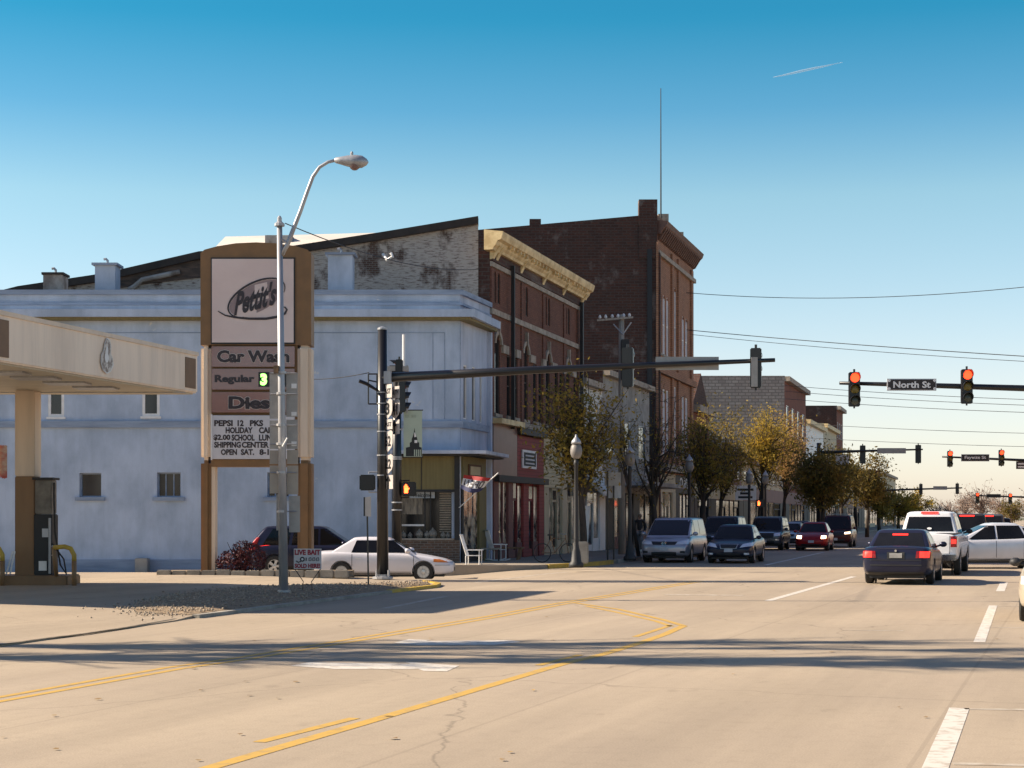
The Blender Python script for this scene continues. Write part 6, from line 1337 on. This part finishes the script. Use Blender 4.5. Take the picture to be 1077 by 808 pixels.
# pickup-nosed SUV
sp = suv(4.8,1.9,1.78,P_('gunmetal', (.10,.105,.12))); sp['front'] = front_set(gw=.5, hz=(.74,.93), grille=(.66,.92)); sp['front'].append(('b','bumper_bar','f',rect(-.8,.8,.52,.60),M['chrome'],.02))
car('gunmetal suv with a chrome framed grille parked behind the dark sedan', 'suv', place(803,90,4.8,aU), aU+math.pi, sp, 'vehicles parked along the left kerb', 'parked_car')
sp = sedan(4.6,1.8,1.45,P_('silver', (.45,.46,.5), metal=.5)); sp['front'] = front_set(hz=(.62,.76), grille=(.58,.72), low=(.34,.46))
car('silver sedan parked between the gunmetal suv and the red car', 'sedan', place(827,103,4.6,aU), aU+math.pi, sp, 'vehicles parked along the left kerb', 'parked_car')
sp = sedan(4.6,1.8,1.5,P_('slate', (.12,.13,.17))); sp['front'] = front_set(hz=(.62,.76), grille=(.58,.72), low=(.34,.46))
car('slate coloured car at the far end of the parked row', 'car', place(837,116,4.6,aU), aU+math.pi, sp, 'vehicles parked along the left kerb', 'parked_car')
# red beetle-like car
L=4.1; h2=L/2
sp = dict(L=L, W=1.74, H=1.5, paint=P_('red', (.32,.012,.015)), wb=2.5, fo=.8, belt=.92, tuck=.66, round=.26, top=[(-h2,.55),(-h2+.2,.8),(-h2+.6,.95),(0,.96),(h2-1.2,.97),(h2-.7,.92),(h2-.3,.80),(h2-.05,.66),(h2,.58)], cab=(-h2+.5,-.75,.3,1.05),
   wins=[(-.05,.72,-.05,.25), (-1.05,-.12,-.55,-.12)], doors=[.85,-.15], handles=[0])
sp['front'] = [('b','headlight2','f',[(.50,.62),(.74,.64),(.74,.78),(.50,.78)],M['headlit'],.015), ('b','lower_grille','f',rect(-.5,.5,.28,.36),M['dark'],.01), ('b','licence_plate','f',rect(-.15,.15,.42,.54),M['plate'],.03)]
car('round red compact car coming down the lane with headlights on', 'car', place(853,88.5,L,aU), aU+math.pi, sp, None, 'car')
# maroon SUV with roof rack
sp = suv(4.8,1.88,1.86,P_('maroon', (.075,.018,.02))); sp['front'] = front_set(mat='headlit', hz=(.78,.90), gw=.5, grille=(.72,.92)); sp['boxes'] = [('roof_rack',(-1.9,.3,.55,.6,1.87,1.95),M['galv']), ('roof_rack',(-1.9,.3,-.6,-.55,1.87,1.95),M['galv']), ('roof_rack',(-.6,-.5,-.6,.6,1.9,1.95),M['galv'])]
car('maroon suv with a roof rack following the red car', 'suv', place(878,98,4.8,aU), aU+math.pi, sp, None, 'car')
# navy sedan in front, rear view
L=4.72; h2=L/2
sp = sedan(L,1.79,1.43,P_('navy', (.022,.024,.048)), top=[(-h2,.82),(-h2+.06,.94),(-h2+.2,.985),(-h2+.9,.99),(-.6,.94),(.6,.93),(h2-1.35,.92),(h2-.7,.83),(h2-.25,.73),(h2,.62)], cab=(-h2+.66,-h2+1.40,.25,1.1), belt=.93, round=.12)
sp['rear'] = [('b','tail_light2','b',[(.50,.70),(.84,.70),(.86,.88),(.52,.87)],M['redlens'],.012), ('b','lit_lamp2','b',[(.60,.71),(.82,.71),(.83,.86),(.60,.86)],M['taillit'],.018), ('b','licence_plate','b',rect(-.16,.16,.70,.82),M['signback'],.02), ('b','plate_recess','b',rect(-.22,.22,.67,.85),M['dark'],.01),
   ('b','bumper_seam','b',rect(-.84,.84,.635,.65),M['dark'],.008), ('b','bumper_strip','b',rect(-.86,.86,.50,.53),M['dark'],.01), ('b','lower_valance','b',rect(-.7,.7,.26,.34),M['dark'],.012), ('b','boot_seam','b',rect(-.50,.50,.925,.935),M['dark'],.008), ('c','brake_light','b',rect(-.20,.20,1.26,1.305),M['taillit'],.014)]
r, bo_, *_ = car('navy sedan with lit brake lights waiting behind the white pickup', 'sedan', place(942,44.0,L,aN), aN, sp, None, 'car')
m = MB(); m.lathe((-h2-.0,0,.885), [(.03,.02),(.03,-.02)], 10, (1,0,0)); link_mesh('badge', m, M['chrome'], r, world=False)
for s_ in (-.42,.42):
    m = MB(); m.lathe((-h2+1.35,s_,.88), [(.20,0),(.22,.2),(.16,.36),(.05,.42)], 10); link_mesh('head_restraint', m, M['dark'], r, world=False)
# white pickup
L=5.7; h2=L/2; wp_ = P_('white', (.74,.73,.74), metal=.05)
sp = dict(L=L, W=2.0, H=1.93, paint=wp_, wb=3.55, fo=.95, wr=.40, zb=.42, belt=1.22, ybf=.86, tuck=.69, ztop=.17, round=.07, top=[(-h2,1.24),(h2-1.6,1.24),(h2-1.0,1.20),(h2-.3,1.10),(h2,.98)], cab=(-.95,-.78,1.0,1.62), rgz=1.31,
   wins=[(.35,1.25,.35,1.0), (-.78,.26,-.72,.26)], doors=[1.45,.30,-.88], handles=[.4,-.72], hmat=M['dark'], mirror=M['dark'])
sp['rear'] = [('b','tail_light2','b',[(.76,.86),(.93,.86),(.93,1.18),(.76,1.18)],M['redlens'],.012), ('b','lit_lamp2','b',[(.78,.96),(.91,.96),(.91,1.08),(.78,1.08)],M['taillit'],.02), ('b','tailgate_seam2','b',rect(.73,.742,.66,1.2),M['dark'],.006), ('b','tailgate_handle','b',rect(-.14,.14,1.02,1.10),M['dark'],.012), ('b','tailgate_seam','b',rect(-.74,.74,.655,.665),M['dark'],.006), ('c','brake_light','b',rect(-.26,.26,1.845,1.90),M['taillit'],.02)]
sp['boxes'] = [('bumper',(-h2-.14,-h2+.1,-.94,.94,.46,.64),M['chrome']), ('licence_plate',(-h2-.155,-h2-.14,-.16,.16,.50,.62),M['plate'])]
r, bo_, ca_, *_ = car('white pickup truck with lit brake lights stopped at the crossing', 'pickup truck', place(972,51.0,L,aN), aN, sp, None, 'pickup_truck')
m = MB(); m.box(-h2+.1, -1.02, -.86, .86, 1.18, 1.262); link_mesh('bed_opening', m, M['dark'], r, world=False)
m = MB(); m.lathe((-.905,0,1.42), [(.07,-.02),(.07,-.035)], 16, (1,0,0)); 
for v in m.v: v.z = 1.40+(v.z-1.42)*.5
link_mesh('window_decal', m, M['white'], r, world=False)
# white sedan on the cross street
L=4.43; h2=L/2
sp = sedan(L,1.7,1.36,P_('white_lilac', (.68,.66,.70), metal=.05), wb=2.5, fo=.93, wr=.30, zb=.2, belt=.86, top=[(-h2,.80),(-h2+.12,.88),(-h2+.5,.92),(-h2+1.1,.92),(-.6,.89),(.6,.89),(h2-1.35,.86),(h2-.7,.76),(h2-.25,.66),(h2,.56)], cab=(-h2+.55,-h2+1.30,.28,1.10),
   wins=[(.10,.84,.10,.34), (-.92,.03,-.76,.03)], doors=[.98,.05,-.9], handles=[.12,-.78], hmat=M['white'], spokes=9)
sp['front'] = [('b','headlight2','f',[(.35,.58),(.74,.60),(.74,.70),(.40,.68)],M['headlens'],.012), ('b','side_marker','r',[(h2-.62,.60),(h2-.18,.58),(h2-.16,.66),(h2-.62,.69)],M['amber'],.012), ('b','side_marker','l',[(h2-.62,.60),(h2-.18,.58),(h2-.16,.66),(h2-.62,.69)],M['amber'],.012), ('b','lower_grille','f',rect(-.4,.4,.32,.42),M['dark'],.01),
   ('b','bumper_seam','r',[(h2-.85,.50),(h2-.12,.50),(h2-.12,.512),(h2-.85,.512)],M['dark'],.006), ('b','licence_plate','f',rect(-.15,.15,.44,.54),M['plate'],.02)]
sp['rear'] = [('b','tail_light2','b',rect(.45,.76,.66,.80),M['redlens'],.012)]
car('white sedan crossing from the left in front of the blue wall', 'sedan', (X(403,53), 53, gh(X(403,53),53)), 0, sp, None, 'car')
# navy SUV behind the price sign
L=4.55; h2=L/2
sp = suv(L,1.82,1.68,P_('ink', (.02,.022,.045)), zb=.24, belt=1.02, wr=.35, cab=(-h2+.06,-h2+.55,.3,1.25), wins=[(.15,1.0,.15,.38), (-.80,.08,-.72,.08), (-h2+.5,-.9,-h2+.85,-.82)], round=.18, spokes=5)
sp['rear'] = [('b','tail_light','r',[(-h2+.10,.86),(-h2+.42,.92),(-h2+.30,1.04),(-h2+.1,1.05)],M['redlens'],.012), ('b','tail_light2','b',rect(.6,.82,.85,1.03),M['taillit'],.012), ('c','tail_light','r',[(-h2+.1,1.06),(-h2+.32,1.06),(-h2+.42,1.30),(-h2+.32,1.30)],M['redlens'],.012)]
sp['front'] = front_set()
car('dark blue crossover behind the price sign posts', 'suv', (X(335,57.5), 57.5, gh(X(335,57.5),57.5)), 0, sp, None, 'car')
# white hatchback turning at the right
sp = sedan(4.75,1.82,1.56,P_('pearl', (.62,.62,.66), metal=.2), tuck=.62, belt=.97, zb=.24, wb=2.75, top=[(-2.38,.95),(-2.2,1.06),(-1.6,1.08),(-.6,1.03),(.6,1.0),(1.1,.98),(1.7,.9),(2.2,.78),(2.38,.66)], cab=(-2.1,-.75,.25,1.45), wins=[(.08,1.02,.08,.32), (-.95,.02,-.75,.02), (-1.52,-1.02,-.98,-.82)])
sp['rear'] = [('b','tail_light2','b',rect(.5,.84,.85,1.0),M['redlens'],.012)]
car('silver white sedan crossing beyond the pickup, facing left', 'sedan', (X(1043,58.9), 58.9, 0), math.pi, sp, None, 'car')
# queue beyond
for i, (px, Y, H_, pc, lab) in enumerate(((1017,72,1.9,(.05,.05,.055),'dark suv seen over the silver white sedan, nearest of the queue'), (1038,80,1.9,(.10,.10,.11),'grey suv in the middle of the queue over the sedan roof'), (1049,100,1.7,(.04,.03,.03),'low dark car farthest in the queue'))):
    sp = suv(4.7,1.88,H_,P_('queue_dark', pc)); sp['rear'] = [('b','tail_light2','b',rect(.62,.84,.8,1.02),M['taillit'],.015), ('c','brake_light','b',rect(-.3,.3,H_-.13,H_-.07),M['taillit'],.02)]
    car(lab, 'suv' if H_ > 1.75 else 'car', place(px,Y,4.7,aU), aU, sp, 'vehicles queueing beyond the crossing', 'queueing_car')
# beige car at the right edge
sp = sedan(4.7,1.8,1.45,P_('beige', (.48,.41,.31), metal=.25)); sp['front'] = front_set(hz=(.62,.76), grille=(.58,.72), low=(.34,.46)); sp['mirror'] = M['dark']; sp['rear'] = [('b','tail_light2','b',rect(.5,.84,.7,.88),M['redlens'],.012)]
dd = Vector((math.cos(aN), math.sin(aN), 0)); pr = Vector((X(1070.5,28.4), 28.4, 0))+dd*1.9+Vector((dd.y,-dd.x,0))*.9
car('beige sedan parked at the right edge of the frame', 'sedan', (pr.x, pr.y, 0), aN+math.pi, sp, None, 'parked_car')

# ---------------------------------------------------------------- small things on the far pavement
def rocking(px, pyb, Y, rz, lab, hh=1.12):
    r = thing('rocking_chair', lab, 'rocking chair', (X(px,Y), Y, Z(pyb,Y)), rz, 'white rocking chairs outside the shops'); wm_ = M['white']
    for s_ in (-.27,.27):
        m = MB(); m.tube([(-.48,s_,.09),(-.25,s_,.03),(0,s_,.015),(.25,s_,.03),(.42,s_,.08)], .022, 6); link_mesh('rocker', m, wm_, r, world=False)
        for x0, z1 in ((.24,.62), (-.22,.42)):
            m = MB(); m.tube([(x0,s_,.03),(x0,s_,z1)], .02, 6); link_mesh('leg', m, wm_, r, world=False)
        m = MB(); m.box(-.26,.30,s_-.035,s_+.035,.60,.63); link_mesh('armrest', m, wm_, r, world=False)
        m = MB(); m.tube([(-.2,s_*.85,.40),(-.42,s_*.85,hh)], .022, 6); link_mesh('back_post', m, wm_, r, world=False)
    m = MB()
    for k in range(5): m.box(-.22+.095*k,-.15+.095*k,-.26,.26,.41,.43)
    link_mesh('seat', m, wm_, r, world=False)
    m = MB()
    for k in range(5): y = -.16+.08*k; m.tube([(-.2,y,.42),(-.42,y,hh-.03)], .016, 5)
    m.tube([(-.42,-.25,hh),(-.42,.25,hh)], .03, 6); link_mesh('back_slats', m, wm_, r, world=False)
rocking(498, 597.5, 58.2, R(-8), 'white slatted rocking chair nearest the street corner')
rocking(523, 590, 63.6, R(20), 'second white rocking chair farther along the shopfront')
m = MB(); m.box(-.35,.35,-.5,.5,.38,.44); 
bn_ = thing('wooden_bench', 'low dark wooden table beside the second rocking chair', 'table', (X(516,63.2), 63.2, .14)); m = MB(); m.box(-.35,.35,-.3,.3,.42,.47); link_mesh('tabletop', m, M['wood'], bn_, world=False)
for a in (-.3,.3):
    for b_ in (-.25,.25): m = MB(); m.box(a-.03,a+.03,b_-.03,b_+.03,0,.42); link_mesh('leg', m, M['dark'], bn_, world=False)
bn2 = thing('wooden_bench', 'brown slatted bench leaning out near the red shop door', 'bench', (X(534,65.3), 65.0, .14), R(-15)); m = MB(); m.box(-.6,.6,-.22,.22,.42,.47); link_mesh('seat', m, M['brown'], bn2, world=False)
for a in (-.5,.5): m = MB(); m.hexa([(a-.12,-.2,0),(a-.06,-.2,0),(a-.06,.2,0),(a-.12,.2,0),(a-.02,-.2,.42),(a+.04,-.2,.42),(a+.04,.2,.42),(a-.02,.2,.42)]); link_mesh('leg', m, M['brown'], bn2, world=False)
# flag on the post, seen from behind (mirrored)
fl = thing('open_flag', 'red white and blue open flag on a slanted staff, seen from behind', 'flag', (X(484,60.6), 60.6, Z(533,60.6)))
m = MB(); P0, P1 = Vector(wp(483,534,60.75)), Vector(wp(524,497.5,59.6)); m.tube([P0,P1], .018, 6); link_mesh('staff', m, M['white'], fl)
fx = lambda u, v: (lambda a, b_: (a[0]*(1-v)+b_[0]*v, a[1]*(1-v)+b_[1]*v))((488+29*u, 499.5+3.5*u), (484.5+22*u, 513.5+5*math.sin(u*2.6)+0*u))
def fpt(u, v, o=0): a, b_ = fx(u, v); y = 59.9+.10*math.sin(u*6+v*2)-.0*u-o; return Vector((X(a,y), y, Z(b_,y)))
fmats = []
for k, (v0, v1, c) in enumerate(((0,.24,(.35,.02,.02)), (.24,.74,(.62,.62,.64)), (.74,1,(.03,.035,.11)))):
    m = MB(); n_ = 16
    for i in range(n_): m.quad(fpt(i/n_,v0), fpt((i+1)/n_,v0), fpt((i+1)/n_,v1), fpt(i/n_,v1))
    link_mesh('cloth_stripe', m, pm('flag_%d' % k, c), fl, smooth=True)
# letters reversed: N E P O as seen from the back
def seg(us): 
    m = MB()
    for (u0,v0,u1,v1) in us:
        d = Vector((u1-u0, (v1-v0)*.5)); l_ = d.length or 1; nx_, ny_ = -d.y/l_*.022, d.x/l_*.022
        m.quad(fpt(u0+nx_,v0+ny_*2,.012), fpt(u1+nx_,v1+ny_*2,.012), fpt(u1-nx_,v1-ny_*2,.012), fpt(u0-nx_,v0-ny_*2,.012))
    return m
a, b_ = .30, .70
link_mesh('lettering', seg([(.10,a,.10,b_),(.24,a,.24,b_),(.24,a,.10,b_), (.44,a,.44,b_),(.44,a,.31,a),(.44,.5,.33,.5),(.44,b_,.31,b_), (.64,a,.64,b_),(.64,a,.52,a),(.52,a,.52,.5),(.52,.5,.64,.5), (.72,a,.85,a),(.85,a,.85,b_),(.85,b_,.72,b_),(.72,b_,.72,a)]), inkm, fl)
# planter block, boards, posts
solo('concrete_planter', pbox(X(603,59.5), X(619,59.5), 59.4, 60.3, .14, Z(570,59.5)), M['concrete'], 'grey concrete planter block behind the nearest globe lamp', 'planter', bevel=.04)
m = MB(); m.hexa([wp(611,577,66), wp(618,577,66), (X(618,66),66.4,.3), (X(611,66),66.4,.3), wp(613,532,66), wp(621,532,66), (X(621,66),66.06,Z(532,66)), (X(613,66),66.06,Z(532,66))]); solo('leaning_board', m, M['white'], 'white board leaning against the shop wall behind the planter', 'board')
for px, t, Y, lb_, pt, wd in ((639,495,64,'square sign back on a thin post right of the planter', (636,497,653,511), 1), (645.5,500,65,'thin black sign post left of the second globe lamp', None, 1)):
    r = thing('sign_post', lb_, 'sign', (X(px,Y), Y, .14)); m = MB(); m.tube([(X(px,Y),Y,.1),(X(px,Y),Y,Z(t,Y))], .035, 6); link_mesh('post', m, M['black'], r)
    if pt: m = MB(); m.box(X(pt[0],Y), X(pt[2],Y), Y+.05, Y+.06, Z(pt[3],Y), Z(pt[1],Y)); link_mesh('plate', m, M['signback'], r); m = MB(); m.box(X(pt[0]-1,Y), X(pt[2],Y), Y+.05, Y+.06, Z(pt[3]-19,Y), Z(pt[1]+.3,Y)) if False else None
    else: m = MB(); m.box(X(px-6,Y), X(px+8,Y), Y+.05, Y+.06, Z(524,Y), Z(511,Y)); link_mesh('plate', m, M['galv'], r)
# bicycle rack with a bicycle
bk = thing('bicycle', 'dark bicycle leaning by the tree behind the nearest lamp', 'bicycle', (X(584,61), 61, .14), R(20))
for x_ in (-.5,.5): m = MB(); m.tube([(x_+.33*math.cos(t*math.pi/10),0,.34+.33*math.sin(t*math.pi/10)) for t in range(21)], .018, 5); link_mesh('wheel', m, M['dark'], bk, world=False)
m = MB(); m.tube([(-.5,0,.34),(-.15,0,.85),(.4,0,.85),(-.02,0,.34),(-.5,0,.34)], .018, 5); m.tube([(.5,0,.34),(.38,0,.98)], .018, 5); m.tube([(-.02,0,.34),(-.18,0,.95)], .018, 5); link_mesh('frame', m, M['brown'], bk, world=False)
m = MB(); m.tube([(.3,-.25,1.02),(.38,0,.98),(.3,.25,1.02)], .015, 5); link_mesh('handlebar', m, M['galv'], bk, world=False)
m = MB(); m.box(-.3,-.05,-.06,.06,.95,1.0); link_mesh('saddle', m, M['dark'], bk, world=False, bevel=.02)
# person walking
def person(px, pyb, Y, lab):
    z0 = .14; H_ = 1.74; r = thing('person', lab, 'person', (X(px,Y), Y, z0), aU+math.pi)
    def skin(name, vs, es, rad, mat, sub=2):
        me = bpy.data.meshes.new(name); me.from_pydata(vs, es, []); o = bpy.data.objects.new(name, me); COL.objects.link(o); o.parent = r
        s_ = o.modifiers.new('k', 'SKIN'); s_.use_smooth_shade = True
        for i, q in enumerate(rad): me.skin_vertices[0].data[i].radius = q
        me.skin_vertices[0].data[0].use_root = True
        ss = o.modifiers.new('u', 'SUBSURF'); ss.levels = sub; ss.render_levels = sub
        bpy.context.view_layer.update(); me2 = bpy.data.meshes.new_from_object(o.evaluated_get(bpy.context.evaluated_depsgraph_get())); o.modifiers.clear(); o.data = me2; me2.materials.clear(); me2.materials.append(mat); me2.name = name
        for p in me2.polygons: p.use_smooth = True
        return o
    sk = flat('skin_tone', (.42,.25,.18)); 
    V_ = [(0,0,.95),(0,0,1.12),(.0,0,1.32),(0,0,1.46),(.01,0,1.53),(.03,0,1.62),(.03,0,1.70),
          (0,.19,1.42),(-.08,.25,1.16),(.08,.24,.95),(.12,.235,.87), (0,-.19,1.42),(.08,-.25,1.17),(.22,-.23,1.0),(.28,-.22,.93),
          (0,.09,.90),(.16,.10,.50),(.10,.10,.09),(.22,.11,.03), (0,-.09,.90),(-.06,-.10,.50),(-.28,-.10,.16),(-.18,-.10,.05)]
    E_ = [(0,1),(1,2),(2,3),(3,4),(4,5),(5,6),(3,7),(7,8),(8,9),(9,10),(3,11),(11,12),(12,13),(13,14),(0,15),(15,16),(16,17),(17,18),(0,19),(19,20),(20,21),(21,22)]
    Rr = [(.155,.12),(.14,.105),(.16,.12),(.09,.08),(.052,.052),(.095,.08),(.075,.07),(.065,.065),(.048,.048),(.036,.036),(.038,.025),(.065,.065),(.048,.048),(.036,.036),(.038,.025),(.09,.09),(.062,.062),(.045,.045),(.04,.04),(.09,.09),(.062,.062),(.045,.045),(.04,.04)]
    skin('body', V_, E_, Rr, sk)
    skin('jacket', V_[0:4]+[V_[7],V_[8],V_[9],V_[11],V_[12],V_[13]], [(0,1),(1,2),(2,3),(3,4),(4,5),(5,6),(3,7),(7,8),(8,9)], [(.175,.14),(.165,.13),(.18,.14),(.11,.095),(.08,.08),(.064,.064),(.052,.052),(.08,.08),(.064,.064),(.052,.052)], flat('black_jacket', (.02,.02,.022), .8))
    skin('trousers', [V_[0]]+V_[15:18]+V_[19:22], [(0,1),(1,2),(2,3),(0,4),(4,5),(5,6)], [(.16,.13),(.105,.1),(.078,.078),(.06,.06),(.105,.1),(.078,.078),(.06,.06)], pm('faded_jeans', (.22,.21,.22), (.08,.08,.09), 9, .9))
    for V0 in (V_[18], V_[22]): m = MB(); m.box(V0[0]-.13, V0[0]+.13, V0[1]-.045, V0[1]+.045, max(0,V0[2]-.03), V0[2]+.07); link_mesh('shoe', m, M['white'], r, world=False, bevel=.03)
    m = MB(); m.lathe((.015,0,1.60), [(.085,0),(.105,.06),(.10,.12),(.06,.165),(.01,.175)], 12); link_mesh('hair', m, pm('hair_pale', (.22,.15,.10)), r, world=False, smooth=True)
    m = MB(); m.lathe((.11,0,1.61), [(.012,0),(.02,.03),(.004,.05)], 6); link_mesh('nose', m, sk, r, world=False)
    for s_ in (-.035,.035): m = MB(); m.lathe((.118,s_,1.655), [(.010,-.006),(.010,.006)], 8, (1,0,0)); link_mesh('eye', m, M['dark'], r, world=False)
    m = MB(); m.box(.108,.121,-.025,.025,1.575,1.583); link_mesh('mouth', m, redm, r, world=False)
    for s_ in (-1,1):
        hx, hy, hz_ = (.13,.235,.83) if s_ > 0 else (.30,-.22,.90)
        for k in range(5): m = MB(); yy_ = hy-.03+.015*k; m.tube([(hx-.0,yy_,hz_+.02),(hx+.02,yy_,hz_-.03),(hx+.015,yy_,hz_-.07+(.02 if k in (0,4) else 0))], [.009,.008,.006], 5); link_mesh('finger', m, sk, r, world=False)
    return r
person(673, 580, 80, 'person in a black jacket and pale trousers walking on the far pavement')
# contrail
m = MB(); Yk = 3000; P_ = [Vector(wp(813+ (886-813)*i/12, 81.5-16*(i/12)+math.sin(i*.8)*.12, Yk)) for i in range(13)]
m.tube(P_, [.5+1.5*math.sin(math.pi*min(1, i/11)) for i in range(13)], 8); mm, t_, b2_ = nodes('contrail_vapour'); b2_.inputs['Base Color'].default_value = (.9,.9,.92,1); b2_.inputs['Roughness'].default_value = 1; b2_.inputs['Alpha'].default_value = .22
o = solo('contrail', m, mm, 'short thin white contrail high in the sky', 'contrail', smooth=True)
for o in bpy.data.objects:
    if o.type == 'EMPTY': o.empty_display_size = .2
